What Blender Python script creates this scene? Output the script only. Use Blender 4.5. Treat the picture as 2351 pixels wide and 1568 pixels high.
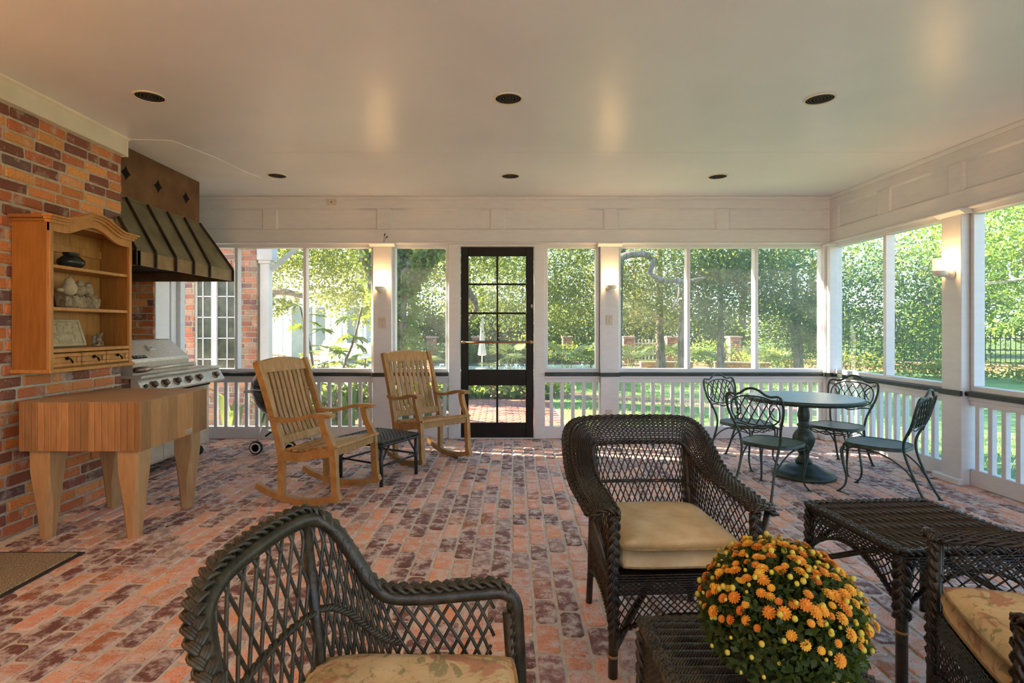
import bpy, math, random
import numpy as np
from mathutils import Vector, Matrix, Euler

for _o in list(bpy.data.objects):
    bpy.data.objects.remove(_o, do_unlink=True)
SC = bpy.context.scene
COL = SC.collection

# ------------------------------------------------------------------ camera, sky, sun, exposure
cam_d = bpy.data.cameras.new('camera')
cam_d.sensor_width = 36.0
cam_d.lens = 36.0 * 1245.0 / 2351.0
cam_d.shift_x = 27.5 / 2351.0
cam_d.shift_y = -32.0 / 2351.0
cam_d.clip_start = 0.05
cam_d.clip_end = 400
cam = bpy.data.objects.new('camera', cam_d)
cam.location = (0, 0, 1.275)
cam.rotation_euler = (math.pi / 2, 0, 0)
COL.objects.link(cam)
SC.camera = cam

SUN_DIR = Vector((0.86, -0.20, -0.40)).normalized()      # the way the light travels: from the left, beyond the porch
world = bpy.data.worlds.new('world')
SC.world = world
world.use_nodes = True
_nt = world.node_tree
_bg = _nt.nodes['Background']
_sky = _nt.nodes.new('ShaderNodeTexSky')
_sky.sky_type = 'HOSEK_WILKIE'
_sky.sun_direction = (-SUN_DIR.x, -SUN_DIR.y, -SUN_DIR.z)
_sky.turbidity = 3.0
_sky.ground_albedo = 0.3
_hs = _nt.nodes.new('ShaderNodeHueSaturation')
_hs.inputs['Saturation'].default_value = 1.1
_nt.links.new(_sky.outputs['Color'], _hs.inputs['Color'])
_nt.links.new(_hs.outputs['Color'], _bg.inputs['Color'])
_bg.inputs['Strength'].default_value = 4.8

sun_d = bpy.data.lights.new('sun', 'SUN')
sun_d.energy = 9.0
sun_d.angle = math.radians(0.6)
sun_d.color = (1.0, 0.86, 0.62)
sun = bpy.data.objects.new('sun', sun_d)
sun.rotation_euler = SUN_DIR.to_track_quat('-Z', 'Y').to_euler()
sun.location = (-20, 5, 12)
COL.objects.link(sun)

SC.view_settings.view_transform = 'Standard'
SC.view_settings.look = 'None'
SC.view_settings.gamma = 1.0
SC.view_settings.use_curve_mapping = False
SC.view_settings.exposure = 2.55
SC.cycles.max_bounces = 8
SC.cycles.diffuse_bounces = 5
SC.cycles.transparent_max_bounces = 12
SC.cycles.sample_clamp_indirect = 6.0

LAMP_POWER = 4.4         # watts of the porcelain wall lamps on the screened sides
LAMP_FILL = 40.0        # watts of the unseen lamps added on the house side to brighten the room
LAMP_COLOR = (1.0, 0.57, 0.22)

# ------------------------------------------------------------------ helpers
R_ = random.Random(7)
TAU = math.tau

def lerp(a, b, t):
    return a + (b - a) * t

class MB:
    """collects vertices and faces; build() links them as one mesh object"""
    def __init__(s):
        s.v = []; s.f = []; s.mi = []
        s.cur = 0
    def add(s, vs, fs):
        b = len(s.v)
        s.v.extend([tuple(p) for p in vs])
        s.f.extend([tuple(b + i for i in q) for q in fs])
        s.mi.extend([s.cur] * len(fs))
        return s
    def box(s, x0, x1, y0, y1, z0, z1):
        vs = [(x0, y0, z0), (x1, y0, z0), (x1, y1, z0), (x0, y1, z0), (x0, y0, z1), (x1, y0, z1), (x1, y1, z1), (x0, y1, z1)]
        return s.add(vs, [(0, 3, 2, 1), (4, 5, 6, 7), (0, 1, 5, 4), (1, 2, 6, 5), (2, 3, 7, 6), (3, 0, 4, 7)])
    def cbox(s, x0, x1, y0, y1, z0, z1, c=0.004, M=None):
        """box with chamfered edges"""
        lo = (x0, y0, z0); hi = (x1, y1, z1)
        c = min(c, 0.45 * min(abs(x1 - x0), abs(y1 - y0), abs(z1 - z0)))
        vs = []; idx = {}
        for ix in (0, 1):
            for iy in (0, 1):
                for iz in (0, 1):
                    cor = [(lo, hi)[k][j] for j, k in enumerate((ix, iy, iz))]
                    for ax in range(3):
                        p = list(cor)
                        for j, k in enumerate((ix, iy, iz)):
                            if j != ax:
                                p[j] += c if k == 0 else -c
                        idx[(ix, iy, iz, ax)] = len(vs)
                        vs.append(p)
        fs = []
        def q(*k): fs.append(tuple(idx[a] for a in k))
        for ax in range(3):
            o = [j for j in range(3) if j != ax]
            for side in (0, 1):
                def key(a, b):
                    t = [0, 0, 0]; t[ax] = side; t[o[0]] = a; t[o[1]] = b
                    return (t[0], t[1], t[2], ax)
                ring = [key(0, 0), key(1, 0), key(1, 1), key(0, 1)]
                flip = (side == 0) ^ (ax == 1)
                if flip: ring.reverse()
                q(*ring)
        for ax in range(3):
            o = [j for j in range(3) if j != ax]
            for a in (0, 1):
                for b in (0, 1):
                    def k2(e, f):
                        t = [0, 0, 0]; t[ax] = e; t[o[0]] = a; t[o[1]] = b
                        return (t[0], t[1], t[2], f)
                    ring = [k2(0, o[0]), k2(1, o[0]), k2(1, o[1]), k2(0, o[1])]
                    flip = (a == b) ^ (ax == 1)
                    if not flip: ring.reverse()
                    q(*ring)
        for ix in (0, 1):
            for iy in (0, 1):
                for iz in (0, 1):
                    r = [(ix, iy, iz, 0), (ix, iy, iz, 1), (ix, iy, iz, 2)]
                    if (ix + iy + iz) % 2 == 0: r.reverse()
                    q(*r)
        if M is not None:
            vs = [M @ Vector(p) for p in vs]
        return s.add(vs, fs)
    def bar(s, p, q, w, h, up=(0, 0, 1), c=0.002):
        """box from p to q, w wide and h high (h along up)"""
        p = Vector(p); q = Vector(q); d = q - p; L = d.length
        d.normalize(); u = Vector(up); u = (u - d * u.dot(d))
        if u.length < 1e-5: u = Vector((1, 0, 0)) - d * d.x
        u.normalize(); w_ = u.cross(d)
        M = Matrix((( d.x, w_.x, u.x, p.x), (d.y, w_.y, u.y, p.y), (d.z, w_.z, u.z, p.z), (0, 0, 0, 1)))
        return s.cbox(0, L, -w / 2, w / 2, -h / 2, h / 2, c, M)
    def tube(s, pts, r, n=6, closed=False, flat=None):
        P = np.array([tuple(p) for p in pts], float)
        m = len(P)
        rr = np.full(m, r, float) if np.isscalar(r) else np.array(r, float)
        if closed:
            T = np.roll(P, -1, 0) - np.roll(P, 1, 0)
        else:
            T = np.gradient(P, axis=0)
        T /= np.maximum(np.linalg.norm(T, axis=1, keepdims=True), 1e-9)
        up = np.array([0, 0, 1.0]) if abs(T[0][2]) < 0.9 else np.array([1.0, 0, 0])
        N = np.zeros_like(P)
        nrm = up - T[0] * up.dot(T[0]); nrm /= np.linalg.norm(nrm)
        for i in range(m):
            nrm = nrm - T[i] * nrm.dot(T[i])
            l = np.linalg.norm(nrm)
            if l < 1e-6:
                nrm = np.cross(T[i], [0.3, 0.9, 0.1]); l = np.linalg.norm(nrm)
            nrm = nrm / l
            N[i] = nrm
        B = np.cross(T, N)
        a = np.arange(n) * TAU / n
        ca, sa = np.cos(a), np.sin(a)
        if flat: ca = ca * flat[0]; sa = sa * flat[1]
        V = P[:, None, :] + rr[:, None, None] * (ca[None, :, None] * N[:, None, :] + sa[None, :, None] * B[:, None, :])
        V = V.reshape(-1, 3)
        fs = []
        for i in range(m if closed else m - 1):
            j = (i + 1) % m
            for k in range(n):
                l = (k + 1) % n
                fs.append((i * n + k, i * n + l, j * n + l, j * n + k))
        if not closed:
            fs.append(tuple(range(n - 1, -1, -1)))
            fs.append(tuple((m - 1) * n + k for k in range(n)))
        return s.add(V.tolist(), fs)
    def lathe(s, prof, n=24, c=(0, 0, 0), M=None, flute=0, fdepth=0.0, frange=None):
        vs = []; fs = []
        for i, (r, z) in enumerate(prof):
            for k in range(n):
                a = TAU * k / n
                q = r
                if flute and frange and frange[0] <= z <= frange[1]:
                    q = r * (1 - fdepth * (0.5 + 0.5 * math.cos(a * flute)))
                vs.append(Vector((q * math.cos(a), q * math.sin(a), z)))
        for i in range(len(prof) - 1):
            for k in range(n):
                l = (k + 1) % n
                fs.append((i * n + k, i * n + l, (i + 1) * n + l, (i + 1) * n + k))
        fs.append(tuple(range(n - 1, -1, -1)))
        fs.append(tuple((len(prof) - 1) * n + k for k in range(n)))
        if M is not None: vs = [M @ p for p in vs]
        cv = Vector(c)
        return s.add([p + cv for p in vs], fs)
    def prism(s, poly, a, b, f):
        """polygon in 2D swept from a to b; f(u,v,w) gives the point"""
        n = len(poly)
        vs = [f(u, v, a) for u, v in poly] + [f(u, v, b) for u, v in poly]
        fs = [tuple(range(n - 1, -1, -1)), tuple(range(n, 2 * n))]
        fs += [(i, (i + 1) % n, n + (i + 1) % n, n + i) for i in range(n)]
        return s.add(vs, fs)
    def strip(s, path, th, a, b, f):
        """a band of thickness th that follows a 2D path, swept from a to b"""
        P = np.array(path, float)
        T = np.gradient(P, axis=0); T /= np.linalg.norm(T, axis=1, keepdims=True)
        N = np.stack([-T[:, 1], T[:, 0]], 1)
        t = np.full(len(P), th) if np.isscalar(th) else np.array(th)
        up = P + N * t[:, None] / 2; lo = P - N * t[:, None] / 2
        m = len(P); vs = []
        for w in (a, b):
            vs += [f(u, v, w) for u, v in up] + [f(u, v, w) for u, v in lo]
        fs = []
        for i in range(m - 1):
            fs.append((i, i + 1, 2 * m + i + 1, 2 * m + i))
            fs.append((m + i + 1, m + i, 3 * m + i, 3 * m + i + 1))
            fs.append((i + 1, i, m + i, m + i + 1))
            fs.append((2 * m + i, 2 * m + i + 1, 3 * m + i + 1, 3 * m + i))
        fs.append((0, 2 * m, 3 * m, m))
        fs.append((m - 1, 2 * m - 1, 4 * m - 1, 3 * m - 1))
        return s.add(vs, fs)
    def sph(s, c, r, nu=12, nv=8, sc=(1, 1, 1), M=None):
        vs = []; fs = []
        for i in range(nv + 1):
            t = math.pi * i / nv
            for k in range(nu):
                a = TAU * k / nu
                p = Vector((r * sc[0] * math.sin(t) * math.cos(a), r * sc[1] * math.sin(t) * math.sin(a), r * sc[2] * math.cos(t)))
                if M is not None: p = M @ p
                vs.append((p.x + c[0], p.y + c[1], p.z + c[2]))
        for i in range(nv):
            for k in range(nu):
                l = (k + 1) % nu
                fs.append((i * nu + k, (i + 1) * nu + k, (i + 1) * nu + l, i * nu + l))
        return s.add(vs, fs)
    def mesh(s, name, mats=None, smooth=False):
        me = bpy.data.meshes.new(name)
        me.from_pydata(s.v, [], s.f)
        if mats is not None:
            for m in (mats if isinstance(mats, (list, tuple)) else [mats]): me.materials.append(m)
            if isinstance(mats, (list, tuple)) and len(mats) > 1:
                me.polygons.foreach_set('material_index', s.mi)
        if smooth:
            me.polygons.foreach_set('use_smooth', [True] * len(me.polygons))
        me.validate(); me.update()
        return me
    def build(s, name, mats, parent=None, smooth=False, kind=None, label=None):
        o = obj(name, s.mesh(name, mats, smooth), parent)
        if kind: o['kind'] = kind
        if label: o['label'] = label
        return o

def obj(name, me, parent=None, loc=None, rot=None, scale=None):
    o = bpy.data.objects.new(name, me)
    COL.objects.link(o)
    if parent is not None: o.parent = parent
    if loc is not None: o.location = loc
    if rot is not None: o.rotation_euler = rot
    if scale is not None: o.scale = scale
    return o

def thing(name, label, cat, loc=(0, 0, 0), rotz=0, group=None):
    o = obj(name, None, None, loc, (0, 0, rotz))
    o.empty_display_size = 0.1
    o['label'] = label; o['category'] = cat
    if group: o['group'] = group
    return o

def tag(o, label, cat, group=None, kind=None):
    o['label'] = label; o['category'] = cat
    if group: o['group'] = group
    if kind: o['kind'] = kind
    return o

def struct(name, loc=(0, 0, 0), rotz=0, label=None):
    o = obj(name, None, None, loc, (0, 0, rotz))
    o['kind'] = 'structure'
    if label: o['label'] = label
    return o

def smooth_angle(o, deg=35):
    me = o.data
    me.polygons.foreach_set('use_smooth', [True] * len(me.polygons))
    try: me.set_sharp_from_angle(angle=math.radians(deg))
    except Exception: pass
    return o

def face_rot(fx, fy):
    """z rotation that turns local +y to the direction (fx, fy)"""
    return math.atan2(fy, fx) - math.pi / 2

def crv(pts, n):
    """smooth Catmull-Rom curve through the points, n samples evenly spaced"""
    P = np.array([tuple(p) for p in pts], float)
    P = np.vstack([2 * P[0] - P[1], P, 2 * P[-1] - P[-2]])
    out = []
    for i in range(1, len(P) - 2):
        for t in np.linspace(0, 1, 16, endpoint=False):
            a, b, c, d = P[i - 1], P[i], P[i + 1], P[i + 2]
            out.append(0.5 * ((2 * b) + (c - a) * t + (2 * a - 5 * b + 4 * c - d) * t * t + (3 * b - a - 3 * c + d) * t ** 3))
    out.append(P[-2]); out = np.array(out)
    L = np.concatenate([[0], np.cumsum(np.linalg.norm(np.diff(out, axis=0), axis=1))])
    s = np.linspace(0, L[-1], n)
    return np.stack([np.interp(s, L, out[:, k]) for k in range(out.shape[1])], 1)

def curvelen(P):
    return float(np.linalg.norm(np.diff(P, axis=0), axis=1).sum())

# ------------------------------------------------------------------ materials
def nodes(name):
    m = bpy.data.materials.new(name); m.use_nodes = True
    nt = m.node_tree
    return m, nt, nt.nodes['Principled BSDF']

def setc(sock, c):
    sock.default_value = (c[0], c[1], c[2], 1)

def ramp(nt, stops, src, interp='LINEAR'):
    r = nt.nodes.new('ShaderNodeValToRGB')
    r.color_ramp.interpolation = interp
    els = r.color_ramp.elements
    while len(els) > 1: els.remove(els[-1])
    els[0].position = stops[0][0]; els[0].color = (*stops[0][1], 1)
    for p, c in stops[1:]:
        e = els.new(p); e.color = (*c, 1)
    nt.links.new(src, r.inputs['Fac'])
    return r.outputs['Color']

def noise(nt, scale, detail=4, stretch=(1, 1, 1), coord='Object', rough=0.55, dist=0.0):
    if coord == 'World':
        g = nt.nodes.new('ShaderNodeNewGeometry'); out = g.outputs['Position']
    else:
        tc = nt.nodes.new('ShaderNodeTexCoord'); out = tc.outputs[coord]
    mp = nt.nodes.new('ShaderNodeMapping'); mp.inputs['Scale'].default_value = stretch
    nt.links.new(out, mp.inputs['Vector'])
    n = nt.nodes.new('ShaderNodeTexNoise')
    n.inputs['Scale'].default_value = scale; n.inputs['Detail'].default_value = detail
    n.inputs['Roughness'].default_value = rough; n.inputs['Distortion'].default_value = dist
    nt.links.new(mp.outputs['Vector'], n.inputs['Vector'])
    return n.outputs['Fac']

def mix(nt, fac, a, b, blend='MIX'):
    m = nt.nodes.new('ShaderNodeMix'); m.data_type = 'RGBA'; m.blend_type = blend
    ia = m.inputs['A'] if False else m.inputs[6]; ib = m.inputs[7]; f = m.inputs[0]
    for s, v in ((ia, a), (ib, b)):
        if hasattr(v, 'is_linked') or hasattr(v, 'node'): nt.links.new(v, s)
        else: setc(s, v)
    if isinstance(fac, (int, float)): f.default_value = fac
    else: nt.links.new(fac, f)
    return m.outputs[2]

def math_(nt, op, a, b=None, clamp=False):
    m = nt.nodes.new('ShaderNodeMath'); m.operation = op; m.use_clamp = clamp
    for i, v in enumerate((a, b)):
        if v is None: continue
        if isinstance(v, (int, float)): m.inputs[i].default_value = v
        else: nt.links.new(v, m.inputs[i])
    return m.outputs[0]

def bump(nt, bsdf, h, strength=0.3, dist=0.01):
    b = nt.nodes.new('ShaderNodeBump'); b.inputs['Strength'].default_value = strength; b.inputs['Distance'].default_value = dist
    nt.links.new(h, b.inputs['Height']); nt.links.new(b.outputs['Normal'], bsdf.inputs['Normal'])

def mk(name, c1, c2=None, scale=6, detail=4, stretch=(1, 1, 1), rough=0.5, metal=0.0, bmp=0.0, bscale=None, bdist=0.004, spec=0.5, coord='Object', coat=0.0, lohi=(0.35, 0.65), rnd=0.0):
    m, nt, b = nodes(name)
    if c2 is None:
        col = None; setc(b.inputs['Base Color'], c1)
    else:
        f = noise(nt, scale, detail, stretch, coord)
        col = ramp(nt, [(lohi[0], c1), (lohi[1], c2)], f)
        if rnd:
            oi = nt.nodes.new('ShaderNodeObjectInfo')
            k = math_(nt, 'MULTIPLY_ADD', oi.outputs['Random'], rnd); k.node.inputs[2].default_value = 1 - rnd * 0.5
            cb = nt.nodes.new('ShaderNodeCombineColor')
            for i in range(3): nt.links.new(k, cb.inputs[i])
            col = mix(nt, 1.0, col, cb.outputs[0], 'MULTIPLY')
        nt.links.new(col, b.inputs['Base Color'])
    b.inputs['Roughness'].default_value = rough; b.inputs['Metallic'].default_value = metal
    b.inputs['Specular IOR Level'].default_value = spec
    if coat: b.inputs['Coat Weight'].default_value = coat; b.inputs['Coat Roughness'].default_value = 0.15
    if bmp:
        bump(nt, b, noise(nt, bscale or scale * 3, 5, stretch, coord), bmp, bdist)
    return m

def mk_wood(name, c1, c2, c3, grain=(1, 1, 14), scale=4.0, rough=0.45, rnd=0.25, bmp=0.12, knots=False):
    """grain runs along the axis whose stretch is small"""
    m, nt, b = nodes(name)
    f1 = noise(nt, scale * 2.2, 6, grain, 'Object', 0.6, 0.4)
    f2 = noise(nt, scale * 0.7, 3, (1, 1, 1), 'Object')
    col = ramp(nt, [(0.30, c1), (0.5, c2), (0.72, c3)], f1)
    col = mix(nt, math_(nt, 'MULTIPLY', f2, 0.45), col, c1)
    if knots:
        tc = nt.nodes.new('ShaderNodeTexCoord'); v = nt.nodes.new('ShaderNodeTexVoronoi'); v.inputs['Scale'].default_value = 3.3
        nt.links.new(tc.outputs['Object'], v.inputs['Vector'])
        k = ramp(nt, [(0.05, (1, 1, 1)), (0.09, (0, 0, 0))], v.outputs['Distance'])
        col = mix(nt, k, col, (c1[0] * 0.25, c1[1] * 0.22, c1[2] * 0.2))
    if rnd:
        oi = nt.nodes.new('ShaderNodeObjectInfo')
        k = math_(nt, 'MULTIPLY_ADD', oi.outputs['Random'], rnd); k.node.inputs[2].default_value = 1 - rnd * 0.5
        cb = nt.nodes.new('ShaderNodeCombineColor')
        for i in range(3): nt.links.new(k, cb.inputs[i])
        col = mix(nt, 1.0, col, cb.outputs[0], 'MULTIPLY')
    nt.links.new(col, b.inputs['Base Color']); b.inputs['Roughness'].default_value = rough
    bump(nt, b, f1, bmp, 0.003)
    return m

def mk_brick(name, src, pale=(0.60, 0.53, 0.47), amt=0.5, lo=0.48, hi=0.66, rough=0.62, speck=0.35, wscale=9.0):
    m, nt, b = nodes(name)
    if src == 'object':
        oi = nt.nodes.new('ShaderNodeObjectInfo'); col = oi.outputs['Color']
    else:
        a = nt.nodes.new('ShaderNodeAttribute'); a.attribute_name = 'bcol'; col = a.outputs['Color']
    sp = noise(nt, 140, 3, coord='World')
    dark = ramp(nt, [(0.30, (1 - speck, 1 - speck, 1 - speck)), (0.55, (1.06, 1.06, 1.06))], sp)
    col = mix(nt, 1.0, col, dark, 'MULTIPLY')
    big = noise(nt, wscale, 7, coord='World', rough=0.68)
    mask = ramp(nt, [(lo, (0, 0, 0)), (hi, (amt, amt, amt))], big)
    col = mix(nt, mask, col, pale)
    pit = noise(nt, 75, 1, coord='World')
    pm = ramp(nt, [(0.27, (0.8, 0.8, 0.8)), (0.31, (0, 0, 0))], pit)
    col = mix(nt, pm, col, (0.07, 0.04, 0.035))
    nt.links.new(col, b.inputs['Base Color']); b.inputs['Roughness'].default_value = rough
    b.inputs['Specular IOR Level'].default_value = 0.45
    bump(nt, b, mix(nt, 0.5, sp, big), 0.45, 0.006)
    return m

LEAF = 0.68
def mk_leaf(name, cols, trans=0.45, rough=0.45, spec=0.35):
    m, nt, b = nodes(name)
    g = nt.nodes.new('ShaderNodeNewGeometry')
    n = len(cols); cols = [(c[0] * LEAF, c[1] * LEAF, c[2] * LEAF) for c in cols]
    col = ramp(nt, [(i / max(1, n - 1), c) for i, c in enumerate(cols)], g.outputs['Random Per Island'])
    nt.links.new(col, b.inputs['Base Color']); b.inputs['Roughness'].default_value = rough
    b.inputs['Specular IOR Level'].default_value = spec
    tr = nt.nodes.new('ShaderNodeBsdfTranslucent')
    tcol = mix(nt, 0.45, col, (0.55, 0.62, 0.06))
    nt.links.new(tcol, tr.inputs['Color'])
    ms = nt.nodes.new('ShaderNodeMixShader'); ms.inputs[0].default_value = trans
    nt.links.new(b.outputs[0], ms.inputs[1]); nt.links.new(tr.outputs[0], ms.inputs[2])
    nt.links.new(ms.outputs[0], nt.nodes['Material Output'].inputs['Surface'])
    return m

def mk_sheer(name, col, opacity, gloss=0.0, tint=(1, 1, 1), rough=0.08):
    """see-through sheet: transparent mixed with a little diffuse and gloss"""
    m, nt, b = nodes(name)
    t = nt.nodes.new('ShaderNodeBsdfTransparent'); setc(t.inputs[0], tint)
    d = nt.nodes.new('ShaderNodeBsdfDiffuse'); setc(d.inputs[0], col)
    tl = nt.nodes.new('ShaderNodeBsdfTranslucent'); setc(tl.inputs[0], col)
    md = nt.nodes.new('ShaderNodeMixShader'); md.inputs[0].default_value = 0.5
    nt.links.new(d.outputs[0], md.inputs[1]); nt.links.new(tl.outputs[0], md.inputs[2])
    mm = nt.nodes.new('ShaderNodeMixShader'); mm.inputs[0].default_value = opacity
    nt.links.new(t.outputs[0], mm.inputs[1]); nt.links.new(md.outputs[0], mm.inputs[2])
    last = mm
    if gloss:
        g = nt.nodes.new('ShaderNodeBsdfGlossy'); g.inputs['Roughness'].default_value = rough
        last = nt.nodes.new('ShaderNodeMixShader'); last.inputs[0].default_value = gloss
        nt.links.new(mm.outputs[0], last.inputs[1]); nt.links.new(g.outputs[0], last.inputs[2])
    nt.links.new(last.outputs[0], nt.nodes['Material Output'].inputs['Surface'])
    return m

def mk_emit(name, col, strength):
    m, nt, b = nodes(name)
    setc(b.inputs['Base Color'], col); setc(b.inputs['Emission Color'], col)
    b.inputs['Emission Strength'].default_value = strength
    return m

def mk_wicker(name, c1, c2, wear=(0.30, 0.17, 0.07)):
    m, nt, b = nodes(name)
    f = noise(nt, 22, 4); col = ramp(nt, [(0.35, c1), (0.65, c2)], f)
    w = noise(nt, 38, 3)
    k = ramp(nt, [(0.70, (0, 0, 0)), (0.74, (0.8, 0.8, 0.8))], w)
    col = mix(nt, k, col, wear)
    nt.links.new(col, b.inputs['Base Color']); b.inputs['Roughness'].default_value = 0.42
    bump(nt, b, noise(nt, 160, 3), 0.35, 0.002)
    return m

def mk_wrap(name, c1, c2, freq=110):
    """cane wound round a frame: fine rings of relief"""
    m, nt, b = nodes(name)
    f = noise(nt, 30, 4); col = ramp(nt, [(0.35, c1), (0.66, c2)], f)
    k = ramp(nt, [(0.71, (0, 0, 0)), (0.75, (0.8, 0.8, 0.8))], noise(nt, 26, 3))
    col = mix(nt, k, col, (0.34, 0.2, 0.08))
    nt.links.new(col, b.inputs['Base Color']); b.inputs['Roughness'].default_value = 0.4
    bump(nt, b, noise(nt, freq, 2, (1, 1, 1)), 0.4, 0.003)
    return m

def mk_floral(name):
    m, nt, b = nodes(name)
    base = ramp(nt, [(0.35, (0.58, 0.44, 0.22)), (0.65, (0.72, 0.58, 0.33))], noise(nt, 9, 4))
    f1 = ramp(nt, [(0.54, (0, 0, 0)), (0.60, (0.75, 0.75, 0.75))], noise(nt, 13, 3, dist=1.2))
    col = mix(nt, f1, base, (0.46, 0.20, 0.12))
    f2 = ramp(nt, [(0.57, (0, 0, 0)), (0.62, (0.7, 0.7, 0.7))], noise(nt, 15, 3, (1.3, 0.8, 1), dist=1.6))
    col = mix(nt, f2, col, (0.24, 0.24, 0.10))
    nl = noise(nt, 11, 2, dist=2.0)
    line = ramp(nt, [(0.485, (0, 0, 0)), (0.495, (0.5, 0.5, 0.5)), (0.505, (0, 0, 0))], nl)
    col = mix(nt, line, col, (0.20, 0.14, 0.06))
    nt.links.new(col, b.inputs['Base Color']); b.inputs['Roughness'].default_value = 0.9
    bump(nt, b, noise(nt, 300, 2), 0.15, 0.002)
    return m

M = {}
M['white'] = mk('white_paint', (0.635, 0.64, 0.67), (0.675, 0.68, 0.71), 7, 4, (1, 1, 4), rough=0.42, bmp=0.07, bscale=30, bdist=0.002)
M['ceiling'] = mk('ceiling_paint', (0.69, 0.705, 0.745), (0.74, 0.755, 0.795), 1.3, 3, rough=0.35, bmp=0.05, bscale=22, bdist=0.003, spec=0.45)
M['crown'] = mk('cream_paint', (0.66, 0.60, 0.48), (0.72, 0.66, 0.54), 5, 3, rough=0.4)
M['black_rail'] = mk('dark_green_black_paint', (0.012, 0.016, 0.014), (0.03, 0.04, 0.034), 9, 3, rough=0.35)
M['door'] = mk('black_door_paint', (0.006, 0.0045, 0.003), (0.014, 0.010, 0.007), 8, 4, (1, 1, 0.3), rough=0.5, bmp=0.06, spec=0.25)
M['screen'] = mk_sheer('insect_screen', (0.66, 0.68, 0.69), 0.092)
M['glass'] = mk_sheer('window_glass', (0.3, 0.34, 0.34), 0.04, 0.12)
M['mortar_floor'] = mk('floor_mortar', (0.54, 0.51, 0.46), (0.68, 0.645, 0.59), 26, 6, rough=0.95, bmp=0.5, bscale=120, coord='World', spec=0.2)
M['mortar_wall'] = mk('wall_mortar', (0.40, 0.345, 0.26), (0.54, 0.475, 0.37), 22, 6, rough=0.95, bmp=0.5, bscale=110, coord='World', spec=0.2)
M['brick_floor'] = mk_brick('floor_brick', 'object', (0.68, 0.615, 0.60), 0.85, 0.455, 0.60, wscale=15.0)
M['brick_floor_field'] = mk_brick('floor_brick_field', 'attr', (0.68, 0.615, 0.60), 0.85, 0.455, 0.60, wscale=15.0)
M['brick_wall'] = mk_brick('wall_brick', 'object', (0.52, 0.44, 0.36), 0.6, 0.54, 0.64)
M['brick_wall_field'] = mk_brick('wall_brick_field', 'attr', (0.52, 0.44, 0.36), 0.6, 0.54, 0.64)
M['pine'] = mk_wood('honey_pine', (0.36, 0.15, 0.035), (0.47, 0.22, 0.055), (0.56, 0.29, 0.085), (5, 5, 0.55), 3.5, 0.4, 0.12, knots=True)
M['pine_dark'] = mk_wood('dark_pine', (0.23, 0.085, 0.016), (0.30, 0.12, 0.025), (0.36, 0.155, 0.035), (6, 6, 0.55), 3.5, 0.42, 0.1)
M['maple'] = mk_wood('maple_block', (0.32, 0.155, 0.055), (0.395, 0.205, 0.08), (0.47, 0.265, 0.115), (3, 3, 0.5), 5, 0.42, 0.5, 0.06)
M['maple_leg'] = mk_wood('maple_leg', (0.38, 0.22, 0.095), (0.47, 0.285, 0.13), (0.55, 0.36, 0.18), (3, 3, 0.5), 4, 0.45, 0.1, 0.06)
M['teak'] = mk_wood('teak', (0.27, 0.135, 0.038), (0.40, 0.222, 0.074), (0.51, 0.31, 0.12), (5, 1.2, 1.2), 4.5, 0.5, 0.28, 0.12)
M['wicker'] = mk_wicker('black_brown_wicker', (0.010, 0.0065, 0.0035), (0.032, 0.020, 0.010))
M['wicker_green'] = mk_wicker('green_black_wicker', (0.020, 0.0165, 0.009), (0.058, 0.047, 0.027))
M['wicker_black'] = mk_wicker('black_wicker', (0.006, 0.008, 0.010), (0.02, 0.024, 0.028), (0.12, 0.09, 0.06))
M['wrap'] = mk_wrap('wound_cane', (0.016, 0.012, 0.0065), (0.05, 0.04, 0.022))
M['cushion'] = mk('tan_cushion', (0.52, 0.38, 0.19), (0.70, 0.58, 0.36), 7, 5, rough=0.95, bmp=0.3, bscale=220, spec=0.15)
M['floral'] = mk_floral('floral_cushion')
M['piping'] = mk('cushion_piping', (0.26, 0.18, 0.08), (0.36, 0.26, 0.12), 30, 2, rough=0.95)
M['iron'] = mk('green_iron', (0.010, 0.020, 0.015), (0.028, 0.054, 0.039), 18, 5, rough=0.4, bmp=0.15, bscale=90)
M['iron_rust'] = mk('rusty_iron', (0.10, 0.045, 0.02), (0.05, 0.05, 0.035), 24, 5, rough=0.75)
M['iron_top'] = mk('green_table_top', (0.17, 0.26, 0.225), (0.24, 0.34, 0.295), 14, 5, rough=0.33, bmp=0.35, bscale=240)
M['copper'] = mk('aged_copper', (0.13, 0.062, 0.025), (0.20, 0.105, 0.045), 5, 7, rough=0.42, metal=0.55, bmp=0.08)
M['copper_green'] = mk('green_patina_copper', (0.115, 0.10, 0.055), (0.20, 0.175, 0.095), 6, 8, rough=0.5, metal=0.35, bmp=0.08)
M['copper_seam'] = mk('dark_seam', (0.018, 0.012, 0.008), (0.04, 0.026, 0.016), 12, 4, rough=0.5, metal=0.4)
M['black'] = mk('matte_black', (0.003, 0.003, 0.003), (0.008, 0.007, 0.006), 9, 3, rough=0.7, spec=0.15)
M['steel'] = mk('brushed_steel', (0.52, 0.48, 0.41), (0.66, 0.61, 0.53), 14, 6, (1, 0.4, 1), rough=0.36, metal=0.4, bmp=0.05)
M['steel_spot'] = mk('spotted_steel', (0.44, 0.40, 0.345), (0.68, 0.62, 0.54), 90, 4, rough=0.42, metal=0.4, bmp=0.06)
M['brass'] = mk('tarnished_knob', (0.20, 0.15, 0.12), (0.34, 0.27, 0.22), 20, 3, rough=0.35, metal=0.8)
M['bronze_pot'] = mk('dark_glazed_pot', (0.012, 0.016, 0.015), (0.045, 0.05, 0.042), 9, 5, rough=0.28, metal=0.3)
M['stone'] = mk('pitted_stone', (0.20, 0.15, 0.09), (0.42, 0.34, 0.22), 30, 6, rough=0.95, bmp=0.9, bscale=60, bdist=0.01)
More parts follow.
